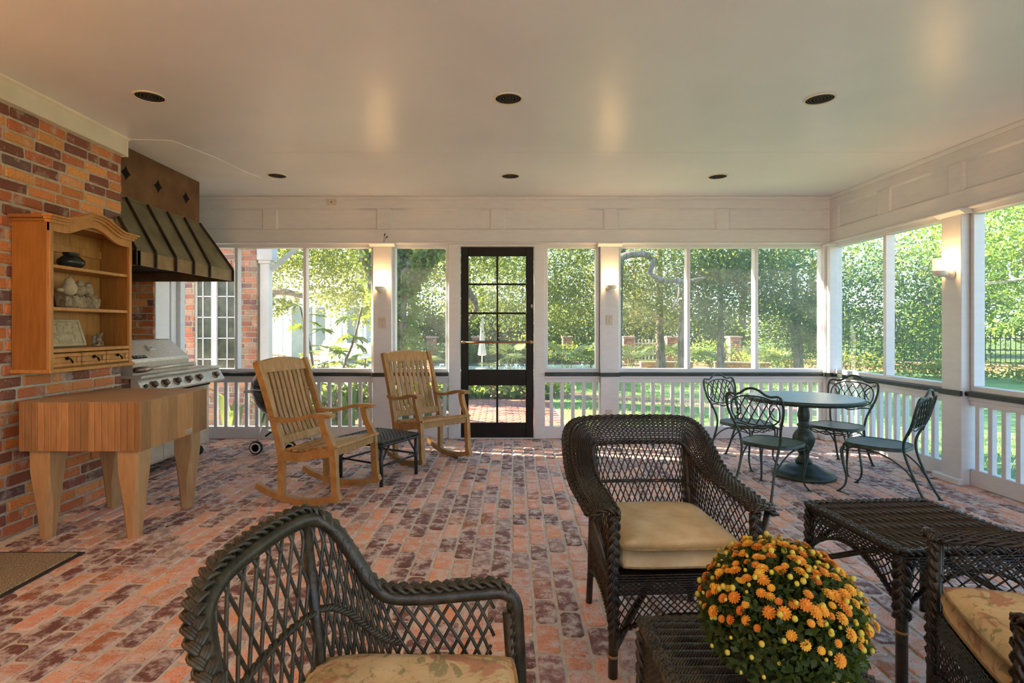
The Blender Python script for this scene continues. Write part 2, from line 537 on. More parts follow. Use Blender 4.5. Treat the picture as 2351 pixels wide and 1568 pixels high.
M['stone_pale'] = mk('cream_plaster', (0.42, 0.34, 0.20), (0.52, 0.43, 0.27), 26, 5, rough=0.9, bmp=0.3, bscale=80)
M['figurine'] = mk('brown_figurine', (0.16, 0.11, 0.06), (0.32, 0.24, 0.15), 50, 5, rough=0.85, bmp=0.5)
M['porcelain'] = mk('white_porcelain', (0.72, 0.66, 0.60), (0.78, 0.73, 0.67), 6, 2, rough=0.2)
M['jar'] = mk_sheer('lamp_glass', (1.0, 0.85, 0.6), 0.10, 0.06, (1, 0.97, 0.92))
M['bulb'] = mk_emit('lamp_bulb', (1.0, 0.72, 0.36), 9.0)
M['plate'] = mk('cover_plate', (0.55, 0.48, 0.42), (0.60, 0.53, 0.46), 8, 2, rough=0.4)
M['bafl'] = mk('black_baffle', (0.003, 0.003, 0.003), (0.006, 0.005, 0.005), 8, 2, rough=0.8, spec=0.1)
M['bafl_ring'] = mk('baffle_ring', (0.05, 0.045, 0.04), (0.09, 0.08, 0.07), 8, 2, rough=0.3)
M['mat_pile'] = mk('door_mat_pile', (0.10, 0.08, 0.055), (0.50, 0.42, 0.30), 160, 3, rough=1.0, bmp=0.8, bscale=200, spec=0.1)
M['mat_edge'] = mk('rubber_edge', (0.018, 0.015, 0.012), (0.035, 0.03, 0.024), 20, 3, rough=0.7)
M['enamel'] = mk('black_enamel', (0.006, 0.006, 0.007), (0.012, 0.012, 0.014), 4, 2, rough=0.12, coat=0.5)
M['rubber'] = mk('rubber', (0.012, 0.011, 0.010), (0.02, 0.018, 0.016), 20, 2, rough=0.7)
M['alu'] = mk('aluminium', (0.62, 0.61, 0.58), (0.72, 0.71, 0.68), 14, 3, rough=0.35, metal=0.8)
M['wood_bar'] = mk('push_bar_wood', (0.16, 0.065, 0.025), (0.26, 0.12, 0.045), 9, 4, (0.3, 3, 3), rough=0.35)
M['gold'] = mk('brass_ball', (0.30, 0.18, 0.06), (0.40, 0.26, 0.10), 9, 2, rough=0.3, metal=0.8)
# ------------------------------------------------------------------ the room
CEIL = 2.77
def col_attr(me, cols):
    """one colour per face, stored as the attribute bcol"""
    a = me.attributes.new('bcol', 'FLOAT_COLOR', 'FACE')
    a.data.foreach_set('color', np.array(cols, np.float32).ravel())

def pick(pal, rng):
    t = rng.random() * sum(w for w, _ in pal)
    for w, c in pal:
        t -= w
        if t <= 0: break
    k = 0.84 + 0.32 * rng.random()
    return (c[0] * k, c[1] * k * (0.95 + 0.1 * rng.random()), c[2] * k * (0.93 + 0.14 * rng.random()), 1)

FLOOR_PAL = [(30, (0.72, 0.355, 0.225)), (16, (0.70, 0.39, 0.295)), (30, (0.185, 0.076, 0.07)), (12, (0.26, 0.13, 0.125)), (8, (0.36, 0.25, 0.235)), (6, (0.40, 0.16, 0.08))]
WALL_PAL = [(34, (0.62, 0.21, 0.06)), (22, (0.47, 0.135, 0.05)), (24, (0.22, 0.07, 0.042)), (14, (0.68, 0.29, 0.09)), (6, (0.15, 0.078, 0.07))]
HOUSE_PAL = [(40, (0.56, 0.20, 0.09)), (20, (0.42, 0.14, 0.08)), (25, (0.26, 0.11, 0.095)), (15, (0.48, 0.29, 0.19))]

def brick_variants(L, W, H, n, name, mat, c=0.006, jit=0.0035, seed=1):
    """n slightly uneven bricks, long side x, depth y, centred"""
    rng = random.Random(seed); out = []
    for k in range(n):
        mb = MB(); a, b = L / 2, W / 2
        cs = [rng.uniform(0.006, 0.019) for _ in range(4)]
        plan = [(a, -b + cs[0]), (a, b - cs[1]), (a - cs[1], b), (-a + cs[2], b), (-a, b - cs[2]), (-a, -b + cs[3]), (-a + cs[3], -b), (a - cs[0], -b)]
        plan = [(x + rng.uniform(-jit, jit), y + rng.uniform(-jit, jit)) for x, y in plan]
        k_ = 1 - c / a
        vs = [(x, y, -H / 2) for x, y in plan] + [(x, y, H / 2 - c * 0.7) for x, y in plan] + [(x - math.copysign(c, x), y - math.copysign(c, y), H / 2 + rng.uniform(-0.0008, 0.0008)) for x, y in plan]
        fs = [tuple(range(16, 24))] + [(i, (i + 1) % 8, 8 + (i + 1) % 8, 8 + i) for i in range(8)] + [(8 + i, 8 + (i + 1) % 8, 16 + (i + 1) % 8, 16 + i) for i in range(8)]
        mb.add(vs, fs)
        out.append(mb.mesh(name, mat))
    return out

# ---- floor: brick laid lengthwise, joints running to the back
floor = struct('floor', label='brick paved porch floor with pale mortar joints')
fl = MB(); fl.box(-4.1, 4.0, -1.3, 6.33, -0.14, -0.005)
fl.build('mortar_bed', M['mortar_floor'], floor)
PX, PY, ROT = 0.1062, 0.2125, -0.028
fvar = brick_variants(0.1945, 0.0915, 0.05, 6, 'brick', M['brick_floor'], 0.0055, 0.003, 3)
rng = random.Random(21)
cells = []
for i in range(-45, 46):
    off = (0.5 if i % 2 else 0.0) + rng.uniform(-0.06, 0.06)
    for j in range(-8, 34):
        lx = i * PX + 0.03; ly = (j + off) * PY
        x = lx * math.cos(ROT) - ly * math.sin(ROT); y = lx * math.sin(ROT) + ly * math.cos(ROT)
        if x < -4.0 or x > 3.86 or y < -1.2 or y > 6.30: continue
        if x < -2.95 and y < 4.3: continue
        sx = 1148 + 1245 * x / max(y, 0.1); sy = 752 + 1587 / max(y, 0.1)
        vis = y > 1.0 and -60 < sx < 2410 and sy < 1640
        # bricks wholly under the nearest furniture are left to the joined field
        hid = (0.45 < x < 0.9 and 1.2 < y < 2.35) or (1.1 < x < 2.2 and 1.1 < y < 1.75) or (-0.5 < x < 0.0 and 0.9 < y < 1.35) or (x < -2.40 and y < 3.05)
        cells.append(((y if (vis and not hid) else 99 + y), x, y, j))
cells.sort()
field = MB(); fcols = []
for k, (dk, x, y, j) in enumerate(cells):
    c = pick(FLOOR_PAL, rng); rz = ROT + math.pi / 2 + rng.uniform(-0.018, 0.018); dz = -0.0285 + rng.uniform(0, 0.0028)
    if k < 300:
        o = obj('brick', fvar[rng.randrange(6)], floor, (x, y, dz + 0.003), (rng.uniform(-0.008, 0.008), rng.uniform(-0.006, 0.006), rz))
        o.color = c
    else:
        vs = fvar[k % 6]; cr, sr = math.cos(rz), math.sin(rz)
        field.add([(x + v.co.x * cr - v.co.y * sr, y + v.co.x * sr + v.co.y * cr, dz + 0.003 + v.co.z) for v in vs.vertices], [tuple(p.vertices) for p in vs.polygons])
        fcols += [c] * len(vs.polygons)
me = field.mesh('brick_field', M['brick_floor_field']); 
if len(me.polygons) == len(fcols): col_attr(me, fcols)
o = obj('brick_field', me, floor); o['kind'] = 'stuff'

# ---- ceiling slab with the roof over it
ceiling = struct('ceiling', label='smooth cream painted porch ceiling')
mb = MB(); mb.box(-4.12, 3.95, -1.3, 6.36, CEIL, CEIL + 0.16); mb.build('ceiling_board', M['ceiling'], ceiling)
mb = MB(); mb.box(-4.6, 4.4, -1.7, 6.8, CEIL + 0.17, CEIL + 0.32); mb.build('roof_deck', M['white'], ceiling)
mb = MB()
for yy in (1.15, 4.62): mb.box(-2.9, 3.8, yy - 0.0015, yy + 0.0015, CEIL - 0.0012, CEIL + 0.01)
mb.build('board_seam', M['crown'], ceiling)
# repaired patch of plaster beside the hood
mb = MB()
poly = [(-2.93, 4.30), (-2.62, 4.33), (-2.50, 4.75), (-2.44, 5.2), (-2.38, 5.42), (-2.55, 5.44), (-2.72, 5.43), (-3.05, 5.46), (-3.05, 4.30)]
mb.prism(poly, CEIL - 0.003, CEIL + 0.004, lambda u, v, w: (u, v, w))
mb.build('plaster_patch', mk('patch_paint', (0.71, 0.72, 0.745), (0.76, 0.77, 0.79), 3, 2, rough=0.42, spec=0.35), ceiling)

# ---- left brick wall
WX = -2.985
def brick_wall(parent, name, x0, x1, z0, z1, to_world, pal, mats, course=0.0752, L=0.203, H=0.061, gap=0.013, seed=5, parts=lambda u, z: True, depth=0.09, skip=None, c=0.007, jit=0.0035):
    """running bond along u from x0 to x1; to_world(u, out, z) places a point, out is away from the wall"""
    rng = random.Random(seed)
    rows = int((z1 - z0) / course + 0.999)
    fieldm = MB(); cols = []; n = 0
    base = {}
    for r in range(rows):
        za = z0 + r * course + gap * 0.5; zb = min(za + H, z1 - 0.001)
        if zb - za < 0.02: continue
        u = x0 - (L + gap) * (0.5 if r % 2 else 0.0) - rng.uniform(0, 0.03)
        while u < x1:
            ll = L + rng.uniform(-0.012, 0.012)
            if rng.random() < 0.10: ll = L * 0.5
            ua, ub = max(u, x0), min(u + ll, x1)
            u += ll + gap
            if ub - ua < 0.025: continue
            uc, zc = (ua + ub) / 2, (za + zb) / 2
            if skip and skip(ua, ub, za, zb): continue
            c_ = pick(pal, rng); pr = rng.uniform(-0.003, 0.003)
            key = (round((ub - ua) * 100), round((zb - za) * 200), rng.randrange(3))
            if key not in base:
                b = MB(); b.cbox(-(ub - ua) / 2, (ub - ua) / 2, -depth, 0, -(zb - za) / 2, (zb - za) / 2, c)
                b.v = [(p[0] + rng.uniform(-jit, jit), p[1] + rng.uniform(-jit, jit) * 0.6, p[2] + rng.uniform(-jit, jit)) for p in b.v]
                base[key] = b
            b = base[key]
            if parts(uc, zc):
                kk = ('mesh', key)
                if kk not in base:
                    t = MB(); t.f = b.f; t.mi = b.mi
                    o0 = Vector(to_world(0, 0, 0))
                    t.v = [tuple(Vector(to_world(*p)) - o0) for p in b.v]
                    base[kk] = t.mesh('brick', mats[0])
                o = obj('brick', base[kk], parent, to_world(uc, pr, zc)); o.color = c_; n += 1
            else:
                fieldm.add([to_world(p[0] + uc, p[1] + pr, p[2] + zc) for p in b.v], b.f)
                cols += [c_] * len(b.f)
    if fieldm.v:
        me = fieldm.mesh('brick_field', mats[1])
        if len(me.polygons) == len(cols): col_attr(me, cols)
        o = obj('brick_field', me, parent); o['kind'] = 'stuff'
    return n

wall_left = struct('wall_left', label='old red and orange brick wall under a cream cornice')
mb = MB(); mb.box(-3.30, WX - 0.008, -1.25, 4.279, 0, CEIL); mb.build('mortar_back', M['mortar_wall'], wall_left)
brick_wall(wall_left, 'brick', -1.25, 4.281, 0.0, 2.640, lambda u, w, z: (WX + w, u, z), WALL_PAL, (M['brick_wall'], M['brick_wall_field']), seed=11, parts=lambda u, z: u > 3.0)
# ends of the bricks at the corner, facing the grill
brick_wall(wall_left, 'brick', 0.0, 0.30, 0.0, 2.640, lambda u, w, z: (WX - 0.012 - u, 4.281 + w * 0.9 + 0.004, z), WALL_PAL, (M['brick_wall'], M['brick_wall_field']), seed=14, parts=lambda u, z: False, depth=0.03)

crown = struct('trim_1', label='cream cornice above the brick wall')
mb = MB(); mb.cbox(-3.05, -2.950, -1.25, 4.285, 2.632, CEIL - 0.003, 0.003); mb.build('cornice_board', M['crown'], crown)
mb = MB(); mb.prism([(-2.951, 2.745), (-2.951, 2.769), (-2.925, 2.769), (-2.932, 2.758)], -1.25, 4.30, lambda u, v, w: (u, w, v)); mb.build('cornice_bead', M['crown'], crown)
mb = MB(); mb.cbox(-3.04, -2.945, 4.285, 4.30, 2.625, CEIL - 0.003, 0.003); mb.build('cornice_return', M['crown'], crown)

# ---- alcove round the grill
alc = struct('wall_alcove', label='brick walls of the grill alcove')
mb = MB(); mb.box(-4.12, -4.008, 4.27, 6.30, 0, CEIL); mb.box(-4.01, -3.742, 5.858, 6.27, 0, CEIL); mb.box(-4.1, -3.30, 4.20, 4.279, 0, CEIL)
mb.build('mortar_back', M['mortar_wall'], alc)
brick_wall(alc, 'brick', -4.0, -3.735, 0.0, CEIL, lambda u, w, z: (u, 5.85 - w, z), WALL_PAL, (M['brick_wall'], M['brick_wall_field']), seed=17, parts=lambda u, z: 1.1 < z < 1.8)
brick_wall(alc, 'brick', 4.29, 5.85, 0.0, CEIL, lambda u, w, z: (-4.0 + w, u, z), WALL_PAL, (M['brick_wall'], M['brick_wall_field']), seed=19, parts=lambda u, z: False)
cp = struct('trim_2', label='white corner boards beside the grill alcove')
for (y0, y1, x1) in ((5.862, 6.02, -3.722), (6.02, 6.13, -3.732), (6.13, 6.225, -3.715), (6.225, 6.315, -3.700)):
    mb = MB(); mb.cbox(-3.76, x1, y0, y1 - 0.002, 0, CEIL - 0.01, 0.004); mb.build('corner_board', M['white'], cp)

# ---- screened walls.  local frame: x along the wall (left to right seen from inside), y outward, z up
WIN = [0]
def screen_wall(name, label, loc, rotz, bays, posts, panels, span, side, doorgap=None):
    w = struct(name, loc, rotz, label)
    u0, u1 = span
    # header: backing board, rails, stiles, recessed panels
    mb = MB(); mb.box(u0, u1, -0.012, 0.09, 2.225, CEIL); mb.build('header_board', M['white'], w)
    for (za, zb) in ((2.255, 2.395), (2.635, 2.735)):
        mb = MB(); mb.cbox(u0, u1, -0.032, -0.010, za, zb, 0.003); mb.build('header_rail', M['white'], w)
    mb = MB(); mb.prism([(-0.032, 2.735), (-0.046, 2.752), (-0.052, CEIL - 0.002), (-0.01, CEIL - 0.002), (-0.01, 2.735)], u0, u1, lambda a, b, c: (c, a, b)); mb.build('crown_bead', M['white'], w)
    mb = MB(); mb.prism([(-0.032, 2.230), (-0.05, 2.236), (-0.05, 2.249), (-0.032, 2.2545), (0.0, 2.2545), (0.0, 2.23)], u0, u1, lambda a, b, c: (c, a, b)); mb.build('header_bead', M['white'], w)
    edge = [u0] + [e for p in panels for e in p] + [u1]
    for k in range(0, len(edge), 2):
        if edge[k + 1] - edge[k] > 0.01:
            mb = MB(); mb.cbox(edge[k], edge[k + 1], -0.0318, -0.010, 2.396, 2.634, 0.003); mb.build('header_stile', M['white'], w)
    for (a, b) in panels:
        mb = MB()
        mb.prism([(-0.030, 2.396), (-0.013, 2.396), (-0.013, 2.412)], a, b, lambda p, q, r: (r, p, q))
        mb.prism([(-0.030, 2.634), (-0.013, 2.618), (-0.013, 2.634)], a, b, lambda p, q, r: (r, p, q))
        mb.prism([(-0.030, a), (-0.013, a), (-0.013, a + 0.016)], 2.396, 2.634, lambda p, q, r: (q, p, r))
        mb.prism([(-0.030, b), (-0.013, b - 0.016), (-0.013, b)], 2.396, 2.634, lambda p, q, r: (q, p, r))
        mb.build('panel_moulding', M['white'], w)
    # posts with cap, base and rail collar
    for (a, b) in posts:
        p = MB(); p.cbox(a, b, -0.065, 0.095, 0.0, 2.215, 0.004); po = p.build('post', M['white'], w)
        p = MB(); p.prism([(-0.068, 2.195), (-0.075, 2.200), (-0.108, 2.222), (-0.108, 2.235), (0.0, 2.235), (0.0, 2.195)], a - 0.035, b + 0.035, lambda x, y, z: (z, x, y)); p.build('post_cap', M['white'], po)
        if side == 'right':
            p = MB(); p.cbox(a - 0.045, b + 0.03, -0.115, -0.06, 0.0, 0.055, 0.008); p.build('post_foot', M['white'], po)
        p = MB(); p.cbox(a - 0.012, b + 0.012, -0.085, -0.06, 0.718, 0.762, 0.004); p.build('rail_collar', M['black_rail'], po)
    # bays: knee rail with balusters below, screened window above
    for (a, b, mull) in bays:
        mb = MB(); mb.cbox(a, b, 0.0, 0.07, 0.0, 0.135, 0.004); mb.build('bottom_board', M['white'], w)
        mb = MB(); mb.cbox(a, b, -0.004, 0.06, 0.645, 0.690, 0.003); mb.build('knee_rail', M['white'], w)
        mb = MB(); mb.cbox(a, b, -0.018, 0.06, 0.690, 0.722, 0.004); mb.build('knee_rail_cap', M['white'], w)
        mb = MB(); mb.cbox(a, b, -0.048, 0.06, 0.722, 0.760, 0.006); mb.build('dark_cap_rail', M['black_rail'], w)
        n = max(1, int((b - a) / 0.113)); pitch = (b - a) / n
        base = MB(); base.cbox(-0.019, 0.019, 0.004, 0.046, 0.130, 0.648, 0.003); me = base.mesh('baluster', M['white'])
        for k in range(n):
            obj('baluster', me, w, (a + pitch * (k + 0.62 if side == 'back' else k + 0.5), 0, 0))
        WIN[0] += 1
        win = struct('window_%d' % WIN[0], loc, rotz)
        f = MB(); f.cbox(a, b, 0.0, 0.092, 0.760, 0.803, 0.004); f.build('window_sill', M['white'], win)
        f = MB(); f.cbox(a, b, 0.0, 0.092, 2.190, 2.232, 0.004); f.build('window_head', M['white'], win)
        f = MB(); f.cbox(a, a + 0.034, 0.0, 0.092, 0.803, 2.190, 0.004); f.build('window_jamb', M['white'], win)
        f = MB(); f.cbox(b - 0.034, b, 0.0, 0.092, 0.803, 2.190, 0.004); f.build('window_jamb', M['white'], win)
        xs = [a + 0.034] + [m for m in mull] + [b - 0.034]
        for m in mull:
            f = MB(); f.cbox(m - 0.02, m + 0.02, 0.0, 0.092, 0.803, 2.190, 0.004); f.build('mullion', M['white'], win)
        for k in range(len(xs) - 1):
            l = xs[k] + (0.02 if k else 0); r = xs[k + 1] - (0.02 if k + 1 < len(xs) - 1 else 0)
            f = MB(); f.add([(l - 0.004, 0.082, 0.799), (r + 0.004, 0.082, 0.799), (r + 0.004, 0.082, 2.194), (l - 0.004, 0.082, 2.194)], [(0, 1, 2, 3)]); f.build('insect_screen', M['screen'], win)
        # screen behind the balusters too
        f = MB(); f.add([(a, 0.066, 0.13), (b, 0.066, 0.13), (b, 0.066, 0.65), (a, 0.066, 0.65)], [(0, 1, 2, 3)]); f.build('insect_screen', M['screen'], win)
    return w

BY = 6.225
wb = screen_wall('wall_back', 'white panelled header, posts and railing of the back porch wall', (0, BY, 0), 0,
    [(-3.70, -1.445, (-3.03, -2.243)), (-1.232, -0.590, ()), (0.515, 1.135, ()), (1.352, 3.725, (2.165, 2.945))],
    [(-1.445, -1.232), (1.145, 1.352)],
    [(-3.69, -2.71), (-2.555, -1.405), (-1.26, -0.105), (0.045, 1.19), (1.345, 2.475), (2.62, 3.70)],
    (-3.735, 3.805), 'back')
p = MB(); p.cbox(3.735, 3.83, -0.075, 0.1, 0, 2.215, 0.004); p.cbox(3.70, 3.74, -0.02, 0.095, 0, 2.215, 0.004); po = p.build('corner_post', M['white'], wb)
p = MB(); p.cbox(3.69, 3.83, -0.11, 0.0, 2.20, 2.235, 0.008); p.build('post_cap', M['white'], po)
p = MB(); p.cbox(3.68, 3.83, -0.1, 0.0, 0.718, 0.762, 0.004); p.build('rail_collar', M['black_rail'], po)
p = MB(); p.cbox(3.65, 3.83, -0.13, 0.0, 0.0, 0.06, 0.006); p.build('post_foot', M['white'], po)
for a, b in ((-0.590, -0.458), (0.393, 0.515)):
    p = MB(); p.cbox(a, b, -0.02, 0.095, 0, 2.232, 0.004); p.build('door_jamb', M['white'], wb)
p = MB(); p.cbox(-0.458, 0.393, -0.02, 0.095, 2.203, 2.232, 0.004); p.build('door_head', M['white'], wb)
p = MB(); p.cbox(-0.458, 0.393, -0.03, 0.12, 0.0, 0.012, 0.004); p.build('door_sill', M['white'], wb)

RX = 3.80
wr = screen_wall('wall_right', 'white panelled header, posts and railing of the right porch wall', (RX, 0, 0), -math.pi / 2,
    [(-6.20, -4.597, (-5.362,)), (-4.383, -1.99, (-3.58, -2.78)), (-1.77, 0.62, (-0.97, -0.17))],
    [(-4.590, -4.392), (-1.98, -1.78), (0.63, 0.83)],
    [(-6.05, -5.42), (-5.25, -4.555), (-4.42, -3.73), (-3.57, -2.88), (-2.71, -2.02), (-1.86, -1.17), (-1.0, -0.31), (-0.15, 0.54)],
    (-6.21, 1.25), 'right')
p = MB(); p.box(0.83, 1.25, -0.02, 0.09, 0, 2.23); p.build('end_board', M['white'], wr)


# ---- rear side behind the camera: brick up to the left, screens on the right added to let in daylight
rear = struct('wall_rear', label='brick house wall at the back of the porch')
mb = MB(); mb.box(-3.3, -0.92, -1.45, -1.262, 0, CEIL); mb.build('mortar_back', M['mortar_wall'], rear)
brick_wall(rear, 'brick', -3.0, -0.92, 0.0, CEIL, lambda u, w, z: (u, -1.25 + w, z), WALL_PAL, (M['brick_wall'], M['brick_wall_field']), seed=23, parts=lambda u, z: False)
screen_wall('wall_rear_added_screens', 'unseen white rear screens added to let daylight into the porch', (0, -1.25, 0), math.pi,
    [(-3.70, -1.50, (-2.95, -2.25)), (-1.30, 0.90, (-0.55, 0.2))], [(-1.50, -1.30)], [(-3.6, -2.6), (-2.45, -1.5), (-1.3, -0.3), (-0.15, 0.85)], (-3.80, 0.92), 'back')

# ---- door
d1 = struct('door_1', (0, BY, 0), 0, 'black framed screen door with ten panes and a wooden push bar')
Z = lambda y: (1007 - y) * 0.005
X = lambda x: (x - 1148) * 0.005
xa, xb = -0.450, 0.385
gl, gr = X(1075.5), X(1207.3)
cm = X(1141.5)
def dpart(n, *b):
    m = MB(); m.cbox(*b, 0.004); return m.build(n, M['door'], d1)
dpart('stile', xa, gl, 0.0, 0.042, 0.014, 2.198); dpart('stile', gr, xb, 0.0, 0.042, 0.014, 2.198)
dpart('top_rail', gl, gr, 0.001, 0.041, Z(588), 2.198)
dpart('lock_rail', gl, gr, 0.001, 0.041, Z(885), Z(848.5))
dpart('bottom_rail', gl, gr, 0.001, 0.041, 0.014, Z(971))
dpart('muntin', cm - 0.011, cm + 0.011, 0.006, 0.036, Z(848.5), Z(588)); dpart('muntin', cm - 0.012, cm + 0.012, 0.006, 0.036, Z(971), Z(885))
rowsz = [588, 652.3, 719, 784.5, 848.5]
for yy in rowsz[1:4]: dpart('muntin', gl, gr, 0.008, 0.034, Z(yy) - 0.011, Z(yy) + 0.011)
for k in range(4):
    for (l, r) in ((gl, cm), (cm, gr)):
        m = MB(); m.add([(l, 0.03, Z(rowsz[k + 1])), (r, 0.03, Z(rowsz[k + 1])), (r, 0.03, Z(rowsz[k])), (l, 0.03, Z(rowsz[k]))], [(0, 1, 2, 3)]); m.build('screen_pane', M['screen'], d1)
for (l, r) in ((gl, cm), (cm, gr)):
    m = MB(); m.add([(l, 0.03, Z(971)), (r, 0.03, Z(971)), (r, 0.03, Z(885)), (l, 0.03, Z(885))], [(0, 1, 2, 3)]); m.build('screen_pane', M['screen'], d1)
m = MB(); m.tube([(X(1066), -0.045, Z(785.5)), (X(1216), -0.045, Z(785.5))], 0.0125, 12); pb = m.build('push_bar', M['wood_bar'], d1, True)
for xx in (1064, 1219):
    m = MB(); m.sph((X(xx), -0.045, Z(785.5)), 0.023, 14, 10); m.tube([(X(xx), -0.045, Z(785.5)), (X(xx), 0.002, Z(785.5))], 0.012, 10); m.build('bar_end', M['gold'], pb, True)
m = MB(); m.cbox(X(1219), X(1223), -0.008, 0.002, Z(706), Z(699), 0.002); m.tube([(X(1219), -0.012, Z(702)), (X(1219), -0.03, Z(702)), (X(1222), -0.03, Z(708))], 0.004, 6); m.build('latch', M['brass'], d1)
# ------------------------------------------------------------------ lamps, plates, recessed lights
def sconce(loc, rotz, label, power=None):
    """local +y points out of the wall"""
    t = thing('wall_lamp', label, 'lamp', loc, rotz, 'porcelain wall lamps')
    Mx = Matrix.Rotation(-math.pi / 2, 4, 'X')
    m = MB(); m.lathe([(0.0, 0.0), (0.050, 0.0), (0.052, 0.008), (0.047, 0.018), (0.036, 0.026), (0.030, 0.034), (0.0, 0.036)], 24, (0, 0, 0), Mx); m.build('wall_rose', M['porcelain'], t, True)
    m = MB(); m.tube(crv([(0, 0.02, -0.002), (0, 0.05, -0.004), (0, 0.078, 0.0), (0, 0.088, 0.012)], 8), [0.03, 0.028, 0.027, 0.026, 0.025, 0.025, 0.025, 0.025], 12); m.build('elbow', M['porcelain'], t, True)
    m = MB(); m.lathe([(0.0, -0.020), (0.040, -0.020), (0.052, -0.010), (0.0545, 0.006), (0.0545, 0.022), (0.047, 0.024), (0.0, 0.016)], 24, (0, 0.088, 0.0)); m.build('socket_cup', M['porcelain'], t, True)
    m = MB()
    n = 24; prof = [(0.0500, 0.018), (0.0515, 0.05), (0.0515, 0.118), (0.046, 0.126), (0.0, 0.130)]
    vs = []; fs = []
    for r, z in prof:
        for k in range(n): vs.append((r * math.cos(TAU * k / n), 0.088 + r * math.sin(TAU * k / n), z))
    for i in range(len(prof) - 1):
        for k in range(n): fs.append((i * n + k, i * n + (k + 1) % n, (i + 1) * n + (k + 1) % n, (i + 1) * n + k))
    m.add(vs, fs); m.build('glass_jar', M['jar'], t, True)
    m = MB(); m.lathe([(0.0, 0.018), (0.013, 0.020), (0.015, 0.045), (0.026, 0.066), (0.030, 0.082), (0.026, 0.098), (0.014, 0.110), (0.0, 0.113)], 16, (0, 0.088, 0)); m.build('bulb', M['bulb'], t, True)
    ld = bpy.data.lights.new('lamp_light', 'POINT'); ld.energy = power or LAMP_POWER; ld.color = LAMP_COLOR; ld.shadow_soft_size = 0.035
    lo = bpy.data.objects.new('lamp_light', ld); COL.objects.link(lo); lo.parent = t; lo.location = (0, 0.088, 0.085)
    return t
sconce((-1.345, BY - 0.066, 1.712), math.pi, 'lit porcelain wall lamp with glass jar on post left of black door')
sconce((1.250, BY - 0.066, 1.728), math.pi, 'lit porcelain wall lamp with glass jar on post right of black door')
sconce((RX - 0.066, 4.492, 1.722), math.pi / 2, 'lit porcelain wall lamp with glass jar on right wall post')
sconce((-2.1, -1.245, 1.72), 0, 'added unseen fill lamp in porcelain on rear house wall near the brick corner', LAMP_FILL)  # this and the next two are unseen lamps added as fill light
sconce((1.4, -1.184, 1.72), 0, 'added unseen fill lamp in porcelain on rear screen post', LAMP_FILL)
sconce((-2.98, 1.3, 1.95), -math.pi / 2, 'added unseen fill lamp in porcelain on left brick wall out of view', LAMP_FILL)

def plate(loc, rotz, w, h, label, kind, cat):
    t = thing(kind, label, cat, loc, rotz)
    m = MB(); m.cbox(-w / 2, w / 2, -0.007, 0, -h / 2, h / 2, 0.003); m.build('cover_plate', M['plate'], t)
    if kind == 'light_switch':
        m = MB(); m.cbox(-0.006, 0.006, -0.016, -0.006, -0.013, 0.013, 0.002); m.build('toggle', M['plate'], t)
        for z in (-0.03, 0.03):
            m = MB(); m.sph((0, -0.007, z), 0.004, 8, 5); m.build('screw', M['black'], t)
    elif kind == 'power_outlet':
        for z in (-0.021, 0.021):
            m = MB(); m.cbox(-0.016, 0.016, -0.011, -0.006, z - 0.015, z + 0.015, 0.004); s = m.build('socket', M['plate'], t)
            m = MB(); m.box(-0.008, -0.005, -0.0118, -0.010, z - 0.006, z + 0.006); m.box(0.005, 0.008, -0.0118, -0.010, z - 0.006, z + 0.006); m.build('slot', M['black'], s)
    else:
        m = MB(); m.sph((0, -0.007, 0), 0.007, 8, 5); m.build('knockout', M['black'], t)
    return t
plate((-1.335, BY - 0.066, 1.332), 0, 0.083, 0.125, 'beige switch plate on post left of the door below the lamp', 'light_switch', 'switch')
plate((1.243, BY - 0.066, 1.36), 0, 0.076, 0.118, 'beige switch plate on post right of the door below the lamp', 'light_switch', 'switch')
plate((1.236, BY - 0.066, 0.285), 0, 0.075, 0.115, 'beige power outlet low on post behind the wicker armchair', 'power_outlet', 'outlet')
plate((-1.925, BY - 0.033, 2.707), 0, 0.118, 0.072, 'blank cover plate on the back header near the ceiling', 'junction_plate', 'cover plate')

sw = thing('dried_twig', 'small dark twig with two buds stuck above the left post cap', 'twig', (-1.315, BY - 0.105, 2.237))
m = MB(); m.tube(crv([(0, 0, 0), (0.005, -0.004, 0.03), (0.012, -0.004, 0.07)], 6), 0.002, 5); m.tube(crv([(0, 0, 0), (0.02, -0.006, 0.03), (0.028, -0.006, 0.045)], 6), 0.002, 5); m.build('stalk', mk('twig_brown', (0.12, 0.04, 0.02)), sw)
for c, rr in (((0.014, -0.004, 0.085), 0.25), ((0.036, -0.006, 0.056), 0.8)):
    m = MB(); m.sph(c, 0.010, 8, 6, (0.6, 0.6, 2.0), Matrix.Rotation(rr, 3, 'Y')); m.build('bud', M['black'], sw, True)

